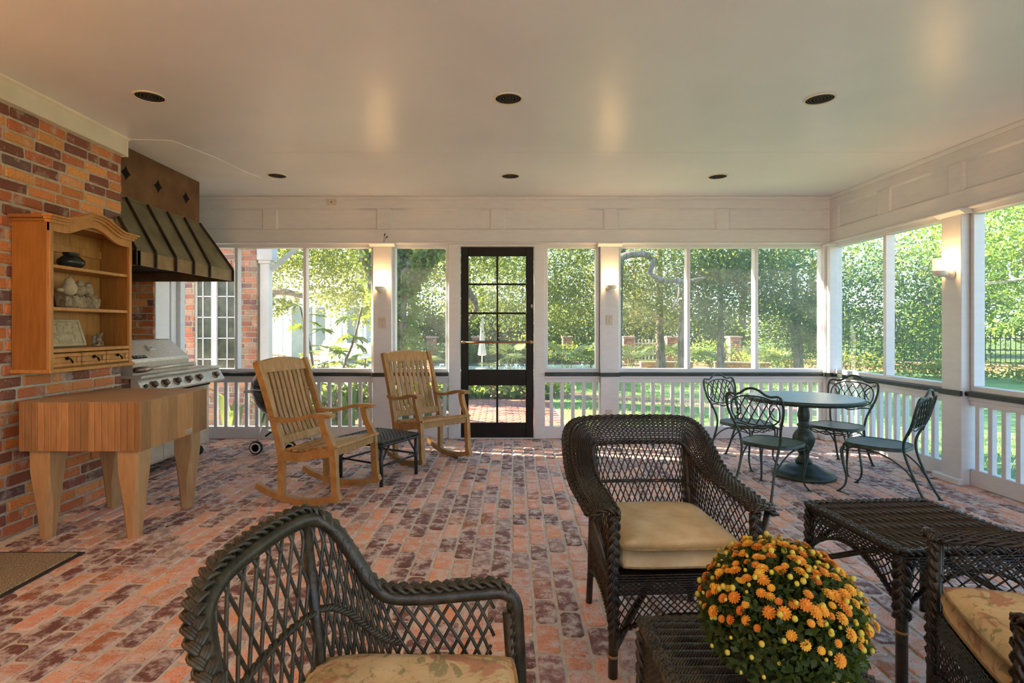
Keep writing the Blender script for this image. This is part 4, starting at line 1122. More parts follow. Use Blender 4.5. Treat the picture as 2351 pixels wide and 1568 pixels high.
# ------------------------------------------------------------------ rocking chairs (local +y forward, x to the right)
def rocking_chair(label, loc, fwd):
    t = thing('rocking_chair', label, 'chair', loc, face_rot(*fwd), 'teak rocking chairs')
    yz = lambda u, v, w: (w, u, v)
    hw = 0.262
    R0 = 0.93
    ry = np.linspace(-0.43, 0.295, 18)
    rz = lambda y: R0 - math.sqrt(R0 * R0 - (y + 0.05) ** 2)
    for s in (-1, 1):
        m = MB(); m.strip([(y, rz(y) + 0.0225) for y in ry], 0.044, s * hw - 0.02, s * hw + 0.02, yz); m.build('rocker', M['teak'], t)
        m = MB(); m.strip(crv([(-0.205, 0.05), (-0.205, 0.20), (-0.207, 0.34), (-0.235, 0.46), (-0.295, 0.65), (-0.36, 0.83), (-0.435, 1.02)], 22), [0.045] * 6 + [0.052] * 16, s * hw - 0.0185, s * hw + 0.0185, yz); m.build('rear_post', M['teak'], t)
        m = MB(); m.strip(crv([(0.262, 0.045), (0.250, 0.20), (0.240, 0.36), (0.225, 0.44), (0.172, 0.54), (0.145, 0.64)], 18), 0.05, s * hw - 0.0185, s * hw + 0.0185, yz); m.build('front_leg', M['teak'], t)
        m = MB(); m.strip(crv([(-0.295, 0.612), (-0.2, 0.600), (-0.08, 0.610), (0.06, 0.645), (0.16, 0.655), (0.235, 0.650)], 18), 0.026, s * (hw + 0.006) - 0.034, s * (hw + 0.006) + 0.034, yz); m.build('armrest', M['teak'], t)
        m = MB(); m.strip(crv([(-0.20, 0.345), (-0.08, 0.335), (0.08, 0.37), (0.235, 0.395)], 14), 0.062, s * (hw - 0.004) - 0.014, s * (hw - 0.004) + 0.014, yz); m.build('seat_rail', M['teak'], t)
        for (y, z) in ((-0.205, 0.345), (0.243, 0.385)):
            m = MB(); m.tube([(s * (hw + 0.0185), y, z), (s * (hw + 0.0195), y, z)], 0.006, 8); m.build('peg', M['pine_dark'], t)
    m = MB(); m.cbox(-hw + 0.018, hw - 0.018, 0.228, 0.252, 0.365, 0.425, 0.003); m.build('front_rail', M['teak'], t)
    m = MB(); m.cbox(-hw + 0.018, hw - 0.018, -0.215, -0.195, 0.31, 0.36, 0.003); m.build('rear_rail', M['teak'], t)
    sy = np.linspace(-0.165, 0.215, 8)
    for y in sy:
        z = float(np.interp(y, [-0.2, -0.08, 0.08, 0.25], [0.385, 0.375, 0.405, 0.437]))
        m = MB(); m.cbox(-hw + 0.016, hw - 0.016, y - 0.021, y + 0.021, z - 0.008, z + 0.008, 0.003); m.build('seat_slat', M['teak'], t)
    m = MB(); m.cbox(-hw - 0.014, hw + 0.014, 0.236, 0.285, 0.424, 0.442, 0.005); m.build('seat_slat', M['teak'], t)
    # back: arched head rail, lower rail and nine curved slats
    bk = crv([(-0.226, 0.440), (-0.262, 0.50), (-0.305, 0.60), (-0.338, 0.70), (-0.368, 0.80), (-0.398, 0.90), (-0.425, 0.985)], 20)
    m = MB(); vs = []; fs = []; n = 14
    for q in range(n + 1):
        x = -hw + 0.016 + (2 * hw - 0.032) * q / n
        a = 0.028 * (1 - (2 * q / n - 1) ** 2)
        for (y, z) in ((-0.412, 0.945), (-0.390, 0.938), (-0.422 + 0.0, 1.012 + a), (-0.444, 1.018 + a)): vs.append((x, y, z))
    for q in range(n):
        b = 4 * q
        for e in range(4): fs.append((b + e, b + (e + 1) % 4, b + 4 + (e + 1) % 4, b + 4 + e))
    fs += [(3, 2, 1, 0), (4 * n, 4 * n + 1, 4 * n + 2, 4 * n + 3)]
    m.add(vs, fs); m.build('head_rail', M['teak'], t)
    m = MB(); m.bar((-hw + 0.016, -0.222, 0.445), (hw - 0.016, -0.222, 0.445), 0.022, 0.062, (0, -0.35, 1), 0.003); m.build('back_rail', M['teak'], t)
    for q in range(9):
        x = (q - 4) * 0.0505
        bow = -0.012 * math.cos(q - 4) * 0
        m = MB(); m.strip([(u + bow, v) for u, v in bk], 0.013, x - 0.0165, x + 0.0165, yz); m.build('back_slat', M['teak'], t)
    return t
rocking_chair('teak rocking chair nearest the butcher block, turned toward the right', (-1.315, 4.145, 0), (0.947, -0.32))
rocking_chair('teak rocking chair beside the black door, turned toward the camera', (-0.672, 5.215, 0), (0.66, -0.75))

# ------------------------------------------------------------------ weaving helpers
def braid(mb, P, width, n=5, per=2.6, flat=0.62, nrm=None, canes=2):
    """three strand plait along the polyline P"""
    L = curvelen(P); cnt = max(10, int(L / (width * per) * 10))
    Q = crv(P, cnt) if len(P) < 40 else np.stack([np.interp(np.linspace(0, 1, cnt), np.linspace(0, 1, len(P)), P[:, k]) for k in range(3)], 1)
    T = np.gradient(Q, axis=0); T /= np.linalg.norm(T, axis=1, keepdims=True)
    up = np.array(nrm if nrm is not None else (0, 0, 1.0), float)
    B = np.cross(T, up); l = np.linalg.norm(B, axis=1, keepdims=True)
    B = np.where(l > 1e-3, B / np.maximum(l, 1e-6), np.array([[1.0, 0, 0]])); N = np.cross(B, T)
    s = np.linspace(0, L / (width * per) * TAU, cnt)
    for k in range(3):
        ph = s + TAU * k / 3
        pts = Q + B * (np.sin(ph) * width * 0.36)[:, None] + N * (np.sin(2 * ph) * width * 0.20)[:, None]
        if canes == 1:
            mb.tube(pts, width * 0.24, n)
        else:
            off = np.cross(np.gradient(pts, axis=0), N); off /= np.maximum(np.linalg.norm(off, axis=1, keepdims=True), 1e-9)
            for c in range(canes):
                mb.tube(pts + off * ((c - (canes - 1) / 2) * width * 0.40 / canes), width * 0.30 / canes + width * 0.03, n)

def rope(mb, P, r, strands=2, pitch=None, n=5, sr=None):
    L = curvelen(P); pitch = pitch or r * 6; cnt = max(8, int(L / pitch * 8))
    Q = np.stack([np.interp(np.linspace(0, 1, cnt), np.linspace(0, 1, len(P)), P[:, k]) for k in range(3)], 1)
    T = np.gradient(Q, axis=0); T /= np.maximum(np.linalg.norm(T, axis=1, keepdims=True), 1e-9)
    a = np.array([0, 0, 1.0]) if abs(T[0][2]) < 0.8 else np.array([1.0, 0, 0])
    B = np.cross(T, a); B /= np.linalg.norm(B, axis=1, keepdims=True); N = np.cross(B, T)
    s = np.linspace(0, L / pitch * TAU, cnt)
    for k in range(strands):
        ph = s + TAU * k / strands
        mb.tube(Q + B * (np.cos(ph) * r * 0.55)[:, None] + N * (np.sin(ph) * r * 0.55)[:, None], sr or r * 0.55, n)

def surf(top, bot):
    """ruled surface between two curves with the same parameter 0..1"""
    top = np.asarray(top); bot = np.asarray(bot)
    tt = np.linspace(0, 1, len(top)); tb = np.linspace(0, 1, len(bot))
    def S(u, v):
        a = np.array([np.interp(u, tt, top[:, k]) for k in range(3)]); b = np.array([np.interp(u, tb, bot[:, k]) for k in range(3)])
        return a + (b - a) * v
    return S

def lattice(mb, S, n, shift, r=0.003, m=9, sides=4, v0=0.0, v1=1.0, wob=0.0, seed=1):
    rg = random.Random(seed)
    for d in (1, -1):
        k0 = -int(abs(shift) * n) - 1
        for k in range(k0, n + int(abs(shift) * n) + 2):
            pts = []
            ua = k / n + rg.uniform(-wob, wob)
            for q in range(m):
                v = v0 + (v1 - v0) * q / (m - 1)
                u = ua + d * shift * (v - v0) / (v1 - v0) - d * shift / 2
                if 0.0 <= u <= 1.0: pts.append(S(u, v) + np.array([0, 0, 0]))
            if len(pts) > 2: mb.tube(pts, r, sides)

def weave(mb, cin, cout, n, r=0.0042, bulge=0.02, amp=0.0022, gapw=0.0, samples=None, bdir=(0, 0, 1)):
    """weavers running along a band between two curves, over and under the stakes"""
    cin = np.asarray(cin); cout = np.asarray(cout)
    L = curvelen(cout); cnt = samples or int(L / 0.011)
    tt = np.linspace(0, 1, cnt)
    A_ = np.stack([np.interp(tt, np.linspace(0, 1, len(cin)), cin[:, k]) for k in range(3)], 1)
    B_ = np.stack([np.interp(tt, np.linspace(0, 1, len(cout)), cout[:, k]) for k in range(3)], 1)
    T = np.gradient(B_, axis=0); T /= np.linalg.norm(T, axis=1, keepdims=True)
    W = B_ - A_; W /= np.maximum(np.linalg.norm(W, axis=1, keepdims=True), 1e-9)
    N = np.cross(T, W); N /= np.maximum(np.linalg.norm(N, axis=1, keepdims=True), 1e-9)
    bd = np.array(bdir, float)
    sg = np.sign((N * bd).sum(1)); sg[sg == 0] = 1
    # keep the normal on one side all along
    for i in range(1, cnt):
        if (N[i] * N[i - 1]).sum() < 0: N[i:] *= -1
    if (N[cnt // 2] * bd).sum() < 0: N *= -1
    for j in range(n):
        s = (j + 0.5) / n
        base = A_ + (B_ - A_) * s + N * (bulge * 4 * s * (1 - s))
        wv = amp * np.cos(np.arange(cnt) * math.pi + j * math.pi)
        mb.tube(base + N * wv[:, None], r, 4)

def stakes(mb, cin, cout, n, r=0.003, bulge=0.02, bdir=(0, 0, 1), m=6):
    cin = np.asarray(cin); cout = np.asarray(cout)
    for k in range(n + 1):
        t = k / n
        a = np.array([np.interp(t, np.linspace(0, 1, len(cin)), cin[:, q]) for q in range(3)]); b = np.array([np.interp(t, np.linspace(0, 1, len(cout)), cout[:, q]) for q in range(3)])
        pts = [a + (b - a) * (i / (m - 1)) + np.array(bdir) * bulge * 4 * (i / (m - 1)) * (1 - i / (m - 1)) for i in range(m)]
        mb.tube(pts, r, 4)

def cushion(parent, w, d, h, z, mat, puff=0.022, name='seat_cushion', piping=None, y0=0.0, seed=1):
    """plump box cushion, centred on x, with welts round both edges"""
    rg = random.Random(seed)
    n = 22; m = MB(); vs = []; fs = []
    def edge(u, v):                      # rounded square outline
        c = 0.90
        return u, v
    def pt(u, v, side):
        ru = math.copysign(min(1, abs(u)), u); rv = math.copysign(min(1, abs(v)), v)
        k = 1 - 0.05 * (abs(ru) ** 4) * (abs(rv) ** 4)
        x = ru * w / 2 * k; y = rv * d / 2 * k
        f = ((1 - abs(ru) ** 5) * (1 - abs(rv) ** 5)) ** 0.5
        dent = 0.006 * math.sin(3.1 * ru + 1.2 * rv + seed) * math.cos(2.2 * rv - seed) * f
        zz = h / 2 + side * (h / 2 * 0.72 + (h / 2 * 0.28 + puff) * f + dent)
        return (x, y0 + y, z + zz)
    for side in (1, -1):
        b = len(vs)
        for i in range(n + 1):
            for j in range(n + 1): vs.append(pt(2 * i / n - 1, 2 * j / n - 1, side if side > 0 else -0.75))
        for i in range(n):
            for j in range(n):
                q = (b + i * (n + 1) + j, b + (i + 1) * (n + 1) + j, b + (i + 1) * (n + 1) + j + 1, b + i * (n + 1) + j + 1)
                fs.append(q if side > 0 else q[::-1])
    ring = [(i, 0) for i in range(n)] + [(n, j) for j in range(n)] + [(n - i, n) for i in range(n)] + [(0, n - j) for j in range(n)]
    N1 = (n + 1) * (n + 1)
    midr = len(vs)
    for (i, j) in ring:
        a = Vector(vs[i * (n + 1) + j]); c = Vector(vs[N1 + i * (n + 1) + j]); p = (a + c) / 2
        out = Vector((p.x, p.y - y0, 0)).normalized() * 0.010
        vs.append(tuple(p + out))
    K = len(ring)
    for q in range(K):
        i, j = ring[q]; i2, j2 = ring[(q + 1) % K]
        a, b2 = i * (n + 1) + j, i2 * (n + 1) + j2
        fs.append((a, midr + q, midr + (q + 1) % K, b2)[::-1]); fs.append((midr + q, N1 + a, N1 + b2, midr + (q + 1) % K)[::-1])
    m.add(vs, fs); o = m.build(name, mat, parent, True)
    for off in (0, N1):
        p = MB(); pts = [vs[off + i * (n + 1) + j] for (i, j) in ring]
        p.tube([(x * 1.004, y0 + (y - y0) * 1.004, zz) for x, y, zz in pts], 0.0042, 6, closed=True); p.build('piping', piping or M['piping'], o, True)
    return o

def mir(pts):
    """mirror a half curve (left to centre) to the full curve"""
    L = [tuple(p) for p in pts]
    return L + [(-x, y, z) for x, y, z in L[-2::-1]]

# ------------------------------------------------------------------ flat armed wicker chair (local +y is the front)
def flat_arm_chair(label, loc, fwd, cmat, pip, seed, cw=0.47, cd=0.50, mat=None):
    W_ = mat or M['wicker']
    t = thing('wicker_armchair', label, 'chair', loc, face_rot(*fwd), 'dark wicker armchairs')
    outer = mir([(-0.345, 0.245, 0.585), (-0.350, 0.10, 0.600), (-0.352, -0.06, 0.612), (-0.350, -0.18, 0.645), (-0.345, -0.27, 0.705), (-0.335, -0.335, 0.765), (-0.305, -0.375, 0.810), (-0.25, -0.392, 0.832), (-0.12, -0.40, 0.838), (0, -0.40, 0.838)])
    inner = mir([(-0.245, 0.255, 0.600), (-0.243, 0.10, 0.612), (-0.242, -0.06, 0.620), (-0.238, -0.16, 0.640), (-0.232, -0.225, 0.670), (-0.225, -0.265, 0.700), (-0.215, -0.282, 0.722), (-0.19, -0.290, 0.735), (-0.10, -0.295, 0.738), (0, -0.295, 0.738)])
    seat = mir([(-0.262, 0.25, 0.365), (-0.258, 0.12, 0.362), (-0.252, 0.0, 0.360), (-0.246, -0.10, 0.358), (-0.24, -0.18, 0.356), (-0.232, -0.225, 0.355), (-0.215, -0.24, 0.355), (-0.18, -0.245, 0.355), (-0.09, -0.25, 0.355), (0, -0.25, 0.355)])
    # resample so that the corners of the three curves keep the same parameter
    def rs(c, n=121):
        c = np.array(c); tt = np.linspace(0, 1, len(c))
        d = crv(np.hstack([c, tt[:, None]]), 400)
        u = np.linspace(0, 1, n)
        return np.stack([np.interp(u, d[:, 3], d[:, k]) for k in range(3)], 1)
    co, ci, cs = rs(outer), rs(inner), rs(seat)
    m = MB(); weave(m, ci, co, 15, 0.0040, 0.022, 0.0026, bdir=(0, -0.3, 1)); stakes(m, ci, co, 88, 0.0026, 0.022, (0, -0.25, 0.95)); o = m.build('woven_arm_roll', W_, t, True); o['kind'] = 'stuff'
    m = MB(); braid(m, co, 0.034, 5); m.build('outer_braid', W_, t, True)
    m = MB(); rope(m, ci, 0.011, 2, 0.05); m.build('inner_rope', W_, t, True)
    for s, e in ((0, -1), (120, 1)):
        a, b = co[s], ci[s]
        m = MB(); braid(m, np.stack([a + (b - a) * q / 11 + np.array([0, 0.012, 0.022 * 4 * (q / 11) * (1 - q / 11) - 0.004]) for q in range(12)]), 0.034, 5); m.build('arm_end_braid', W_, t, True)
    S = surf(ci, cs)
    m = MB(); lattice(m, S, 64, 0.085, 0.0029, 9, 4, 0.0, 0.94, 0.002, seed); o = m.build('lattice', W_, t, True); o['kind'] = 'stuff'
    uu = np.linspace(0.012, 0.988, 90)
    for v in (0.46, 0.90):
        u2 = uu if v > 0.6 else np.linspace(0.22, 0.78, 60)
        m = MB(); rope(m, np.stack([S(u, v) for u in u2]), 0.0085, 3, 0.05); m.build('lattice_rail', W_, t, True)
    # seat frame, posts, skirt
    zf0, zf1 = 0.295, 0.372
    loop = [(-0.262, 0.262), (0.262, 0.262), (0.235, -0.25), (-0.235, -0.25)]
    m = MB(); m.prism([(x * 0.97, y * 0.97) for x, y in loop], 0.34, 0.366, lambda u, v, w: (u, v, w)); m.build('seat_deck', M['wicker'], t)
    m = MB()
    for a, b in ((0, 1), (1, 2), (2, 3), (3, 0)):
        pa, pb = loop[a], loop[b]
        lo = np.stack([np.array([lerp(pa[0], pb[0], q / 40), lerp(pa[1], pb[1], q / 40), zf0]) for q in range(41)]); hi = lo + np.array([0, 0, zf1 - zf0])
        mid = (np.array(pa) + np.array(pb)) / 2; dn = np.array([mid[0], mid[1], 0]); dn /= np.linalg.norm(dn)
        weave(m, lo, hi, 9, 0.0042, 0.004, 0.0022, bdir=dn)
    o = m.build('woven_apron', W_, t, True); o['kind'] = 'stuff'
    for s in (-1, 1):
        m = MB(); braid(m, crv([(s * 0.262, 0.268, 0.59), (s * 0.268, 0.272, 0.42), (s * 0.268, 0.272, 0.25), (s * 0.262, 0.268, 0.145)], 30), 0.040, 5, nrm=(0, 1, 0)); pst = m.build('front_post', W_, t, True)
        m = MB(); m.tube([(s * 0.262, 0.262, 0.58), (s * 0.266, 0.266, 0.15), (s * 0.268, 0.268, 0.0)], 0.0175, 10); m.build('front_leg', M['wrap'], t, True)
        m = MB(); m.tube([(s * 0.268, 0.268, 0.075), (s * 0.268, 0.268, 0.085)], 0.019, 10); m.build('leg_band', mk('bare_cane', (0.30, 0.17, 0.06)) if 'bare_cane' not in bpy.data.materials else bpy.data.materials['bare_cane'], t, True)
        m = MB(); m.tube([(s * 0.335, 0.225, 0.585), (s * 0.285, 0.245, 0.40), (s * 0.268, 0.25, 0.33)], 0.0115, 8); m.build('arm_strut', M['wrap'], t, True)
        m = MB(); m.tube([(s * 0.222, -0.282, 0.72), (s * 0.232, -0.245, 0.40), (s * 0.236, -0.255, 0.15), (s * 0.24, -0.27, 0.0)], 0.0145, 9); m.build('rear_leg', M['wrap'], t, True)
        m = MB(); m.tube(crv([(s * 0.26, 0.26, 0.10), (s * 0.12, 0.14, 0.23), (0, 0, 0.27), (-s * 0.12, -0.13, 0.23), (-s * 0.235, -0.25, 0.14)], 14), 0.0135, 8); m.build('cross_brace', M['wrap'], t, True)
    # latticed skirt with an arched lower edge on the front and sides
    def skirt(pa, pb, lab):
        n = 36; top = []; bot = []
        for q in range(n + 1):
            f = q / n; x, y = lerp(pa[0], pb[0], f), lerp(pa[1], pb[1], f)
            top.append((x, y, zf0)); bot.append((x, y, 0.145 + 0.075 * math.sin(math.pi * f) ** 0.7))
        m = MB(); lattice(m, surf(top, bot), 20, 0.16, 0.0027, 7, 4, seed=seed); o = m.build('skirt_lattice', W_, t, True); o['kind'] = 'stuff'
        m = MB(); braid(m, np.array(bot), 0.022, 4); m.build('skirt_braid', W_, t, True)
    skirt((-0.262, 0.265), (0.262, 0.265), 'f'); skirt((-0.264, 0.262), (-0.238, -0.25), 'l'); skirt((0.264, 0.262), (0.238, -0.25), 'r')
    cushion(t, cw, cd, 0.104, 0.372, cmat, 0.022, piping=pip, y0=0.018, seed=seed)
    return t
flat_arm_chair('dark wicker armchair with plain tan cushion standing behind the flower pot', (0.665, 2.255, 0), (0.05, -1.0), M['cushion'], M['piping'], 3)
flat_arm_chair('dark wicker armchair with floral cushion cut off by right edge of frame', (1.545, 1.40, 0), (-0.93, 0.36), M['floral'], M['piping'], 9, 0.44, 0.50)

# ------------------------------------------------------------------ slim rimmed wicker chair at the lower left
t = thing('wicker_armchair', 'green black wicker armchair with braided rim and floral cushion at lower left', 'chair', (-0.24, 1.16, 0), 0, 'dark wicker armchairs')
Wg = M['wicker_green']
rim = np.array([(0.045, 0.72, 0.575), (-0.08, 0.735, 0.585), (-0.22, 0.755, 0.60), (-0.36, 0.80, 0.635), (-0.46, 0.865, 0.70), (-0.535, 0.95, 0.765), (-0.560, 1.06, 0.795), (-0.545, 1.18, 0.808), (-0.520, 1.29, 0.812), (-0.485, 1.375, 0.805), (-0.435, 1.395, 0.768), (-0.385, 1.395, 0.700), (-0.345, 1.393, 0.640), (-0.295, 1.398, 0.598), (-0.20, 1.412, 0.588), (-0.10, 1.425, 0.590), (-0.015, 1.436, 0.592)]) - np.array([-0.24, 1.16, 0])
sb = np.array([(0.03, 0.78, 0.36), (-0.08, 0.79, 0.36), (-0.20, 0.80, 0.36), (-0.32, 0.825, 0.36), (-0.41, 0.87, 0.36), (-0.46, 0.94, 0.36), (-0.472, 1.05, 0.36), (-0.465, 1.16, 0.36), (-0.445, 1.25, 0.36), (-0.41, 1.325, 0.36), (-0.37, 1.35, 0.36), (-0.33, 1.36, 0.36), (-0.29, 1.365, 0.36), (-0.245, 1.37, 0.36), (-0.17, 1.38, 0.36), (-0.09, 1.39, 0.36), (-0.02, 1.40, 0.36)]) - np.array([-0.24, 1.16, 0])
def rs2(c, n=161):
    tt = np.linspace(0, 1, len(c)); d = crv(np.hstack([c, tt[:, None]]), 500); u = np.linspace(0, 1, n)
    return np.stack([np.interp(u, d[:, 3], d[:, k]) for k in range(3)], 1)
cr, cs = rs2(rim), rs2(sb)
tipd = np.array([[0.028, 0.002, -0.010], [0.044, 0.003, -0.04], [0.050, 0.004, -0.12], [0.056, 0.004, -0.26], [0.06, 0.004, -0.42]]) + cr[-1]
m = MB(); braid(m, np.vstack([crv(np.vstack([cr, tipd]), 260)]) + np.array([-0.002, 0, 0.010]), 0.037, 6, 2.3, canes=3); m.build('rim_braid', Wg, t, True)
m = MB(); m.tube(crv(np.vstack([cr, tipd]), 200) + np.array([0.012, -0.004, -0.014]), 0.0185, 9); m.build('rim_frame', M['wrap'], t, True)
m = MB(); m.tube([tuple(tipd[2] + [-0.012, -0.004, 0.05]), tuple(tipd[4] + [0, 0, 0.02]), (tipd[4][0] + 0.005, tipd[4][1], 0.0)], 0.017, 10); m.build('front_leg', M['wrap'], t, True)
S = surf(cr + np.array([0.008, 0, -0.012]), cs)
m = MB(); lattice(m, S, 40, 0.095, 0.0046, 11, 6, 0, 1.0, 0.003, 4); o = m.build('lattice', Wg, t, True); o['kind'] = 'stuff'
for v in (0.50,):
    m = MB(); rope(m, np.stack([S(u, v) + np.array([0.004, 0, 0]) for u in np.linspace(0.30, 0.82, 120)]), 0.0095, 3, 0.045); m.build('lattice_rail', Wg, t, True)
m = MB(); rope(m, cs, 0.012, 3, 0.05); m.build('seat_rope', Wg, t, True)
m = MB(); m.tube([tuple(S(0.545, 0.0)), tuple(S(0.545, 0.6)), tuple(S(0.545, 1.0)), (-0.19, 0.17, 0.0)], 0.014, 9); m.build('rear_leg', M['wrap'], t, True)
m = MB(); m.tube([tuple(S(0.34, 0.0)), tuple(S(0.34, 1.0)), (-0.19, -0.24, 0.0)], 0.014, 9); m.build('rear_leg', M['wrap'], t, True)
m = MB(); m.tube([(0.27, -0.42, 0.55), (0.275, -0.40, 0.3), (0.28, -0.39, 0.0)], 0.017, 9); m.build('front_leg', M['wrap'], t, True)
m = MB(); m.prism([(0.27, -0.37), (0.27, 0.245), (-0.10, 0.215), (-0.21, 0.10), (-0.235, -0.10), (-0.20, -0.25), (-0.05, -0.35)], 0.335, 0.362, lambda u, v, w: (u, v, w)); m.build('seat_deck', Wg, t)
m = MB()
lo = np.stack([np.array([0.275, lerp(-0.38, 0.245, q / 40), 0.28]) for q in range(41)]); weave(m, lo, lo + np.array([0, 0, 0.08]), 9, 0.0045, 0.004, 0.0024, bdir=(1, 0, 0)); o = m.build('woven_apron', Wg, t, True); o['kind'] = 'stuff'
cu_ = cushion(t, 0.50, 0.56, 0.098, 0.364, M['floral'], 0.016, y0=-0.075, seed=5)
for o in [cu_]:
    o.location.x = 0.030

# ------------------------------------------------------------------ wicker side table
def ridged_top(name, parent, x0, x1, y0, y1, z, along, pitch, mat, r=0.012):
    """rows of twisted weavers side by side"""
    m = MB()
    a0, a1 = (y0, y1) if along == 'x' else (x0, x1)
    n = max(3, int((a1 - a0) / pitch)); st = (a1 - a0) / n
    for k in range(n):
        c = a0 + (k + 0.5) * st
        P = np.array([(x0, c, z), (x1, c, z)]) if along == 'x' else np.array([(c, y0, z), (c, y1, z)])
        P = np.linspace(P[0], P[1], 40)
        rope(m, P, st * 0.70, 9, 0.075, 4, st * 0.125)
    o = m.build(name, mat, parent, True); o['kind'] = 'stuff'
    return o
def wicker_table(name, label, cat, loc, rotz, hx, hy, zt, leg_h, along, pitch, mat, apron=0.06, skirt_h=0.16, solid=False):
    t = thing(name, label, cat, loc, rotz)
    ridged_top('woven_top', t, -hx + 0.012, hx - 0.012, -hy + 0.012, hy - 0.012, zt - 0.012, along, pitch, mat)
    m = MB(); m.box(-hx + 0.01, hx - 0.01, -hy + 0.01, hy - 0.01, zt - 0.035, zt - 0.022); m.build('top_board', M['black'], t)
    cor = [(-hx, -hy), (hx, -hy), (hx, hy), (-hx, hy)]
    P = []
    for k in range(4):
        a, b = cor[k], cor[(k + 1) % 4]
        for q in range(24): P.append((lerp(a[0], b[0], q / 24), lerp(a[1], b[1], q / 24), zt - 0.006))
    P.append(P[0])
    m = MB(); braid(m, np.array(P), 0.034, 5, 2.4); m.build('edge_braid', mat, t, True)
    ap = MB()
    for k in range(4):
        a, b = cor[k], cor[(k + 1) % 4]
        lo = np.stack([np.array([lerp(a[0], b[0], q / 40), lerp(a[1], b[1], q / 40), zt - 0.012 - apron]) for q in range(41)]); hi = lo + np.array([0, 0, apron])
        dn = np.array([(a[0] + b[0]) / 2, (a[1] + b[1]) / 2, 0]); dn /= np.linalg.norm(dn)
        weave(ap, lo, hi, max(5, int(apron / 0.0085)), 0.0044, 0.0, 0.0026, bdir=dn)
        if skirt_h:
            n = 30; top = []; bot = []
            for q in range(n + 1):
                f = q / n; x, y = lerp(a[0], b[0], f), lerp(a[1], b[1], f)
                top.append((x, y, zt - 0.012 - apron)); bot.append((x, y, zt - apron - skirt_h + (skirt_h - 0.03) * math.sin(math.pi * f) ** 0.75))
            s_ = MB(); lattice(s_, surf(top, bot), 17, 0.15, 0.003, 7, 4, seed=k + 2); o = s_.build('skirt_lattice', mat, t, True); o['kind'] = 'stuff'
            s_ = MB(); braid(s_, np.array(bot), 0.020, 4); s_.build('skirt_arch', mat, t, True)
    o = ap.build('woven_apron', mat, t, True); o['kind'] = 'stuff'
    for (x, y) in cor:
        m = MB(); m.tube([(x * 0.97, y * 0.97, zt - 0.02), (x * 0.98, y * 0.98, 0.0)], 0.0185, 10); lg = m.build('leg', M['wrap'], t, True)
        m = MB(); braid(m, np.array([(x * 0.985, y * 0.985, lerp(zt - 0.03, zt - apron - skirt_h - 0.02, q / 20)) for q in range(21)]), 0.05, 5, 2.2, nrm=(x, y, 0)); m.build('leg_braid', mat, lg, True)
        m = MB(); m.tube([(x * 0.98, y * 0.98, zt - apron - skirt_h - 0.07), (x * 0.98, y * 0.98, zt - apron - skirt_h - 0.062)], 0.0205, 10); m.build('leg_band', bpy.data.materials['bare_cane'], lg, True)
    for s in (-1, 1):
        m = MB(); m.tube(crv([(-hx * 0.96, -s * hy * 0.96, zt - apron - skirt_h - 0.03), (0, 0, zt - apron - 0.07), (hx * 0.96, s * hy * 0.96, zt - apron - skirt_h - 0.03)], 14), 0.0125, 8); m.build('cross_brace', M['wrap'], t, True)
    return t
wicker_table('wicker_side_table', 'dark wicker side table with arched lattice skirt at right of the flowers', 'table', (1.655, 2.165, 0), math.radians(3.5), 0.275, 0.262, 0.50, 0.2, 'y', 0.030, M['wicker'], 0.05, 0.17)
wicker_table('wicker_ottoman', 'low dark wicker ottoman carrying the potted chrysanthemum', 'ottoman', (0.665, 1.36, 0), 0, 0.242, 0.25, 0.41, 0.2, 'x', 0.033, M['wicker_green'], 0.20, 0.10)

# ------------------------------------------------------------------ black wicker footstool
st = thing('wicker_stool', 'small black wicker footstool with bamboo braces between the rocking chairs', 'stool', (-1.035, 4.640, 0), math.radians(60.7))
hs = 0.235; Wb = M['wicker_black']
m = MB()
for k in range(24):
    c = -hs + (k + 0.5) * 2 * hs / 24
    P = np.array([(c, y, 0.350 + 0.012 * math.cos(y / hs * math.pi / 2) + (0.0035 if (q + k) % 2 else -0.0035)) for q, y in enumerate(np.linspace(-hs, hs, 25))])
    m.tube(P, 0.0085, 5, flat=(0.5, 1.1))
    P = np.array([(x, c, 0.350 + 0.012 * math.cos(c / hs * math.pi / 2) + (-0.0035 if (q + k) % 2 else 0.0035)) for q, x in enumerate(np.linspace(-hs, hs, 25))])
    m.tube(P, 0.0085, 5, flat=(0.5, 1.1))
o = m.build('woven_seat', Wb, st, True); o['kind'] = 'stuff'
P = []
for k, (a, b) in enumerate((((-1, -1), (1, -1)), ((1, -1), (1, 1)), ((1, 1), (-1, 1)), ((-1, 1), (-1, -1)))):
    for q in range(16): P.append((hs * lerp(a[0], b[0], q / 16), hs * lerp(a[1], b[1], q / 16), 0.352))
P.append(P[0]); m = MB(); braid(m, np.array(P), 0.026, 5); m.build('edge_braid', Wb, st, True)
m = MB(); m.tube([(x, y, 0.328) for x, y, z in P[:-1]], 0.012, 7, closed=True); m.build('seat_frame', Wb, st, True)
for sx in (-1, 1):
    for sy in (-1, 1):
        m = MB(); m.tube([(sx * hs * 0.94, sy * hs * 0.94, 0.34), (sx * hs * 0.95, sy * hs * 0.95, 0.0)], 0.0155, 9); m.build('leg', Wb, st, True)
        m = MB(); m.tube([(sx * hs * 0.94, sy * hs * 0.94, 0.19), (sx * hs * 0.5, sy * hs * 0.94, 0.325)], 0.0085, 7); m.build('corner_brace', Wb, st, True)
        m = MB(); m.tube([(sx * hs * 0.94, sy * hs * 0.94, 0.19), (sx * hs * 0.94, sy * hs * 0.5, 0.325)], 0.0085, 7); m.build('corner_brace', Wb, st, True)
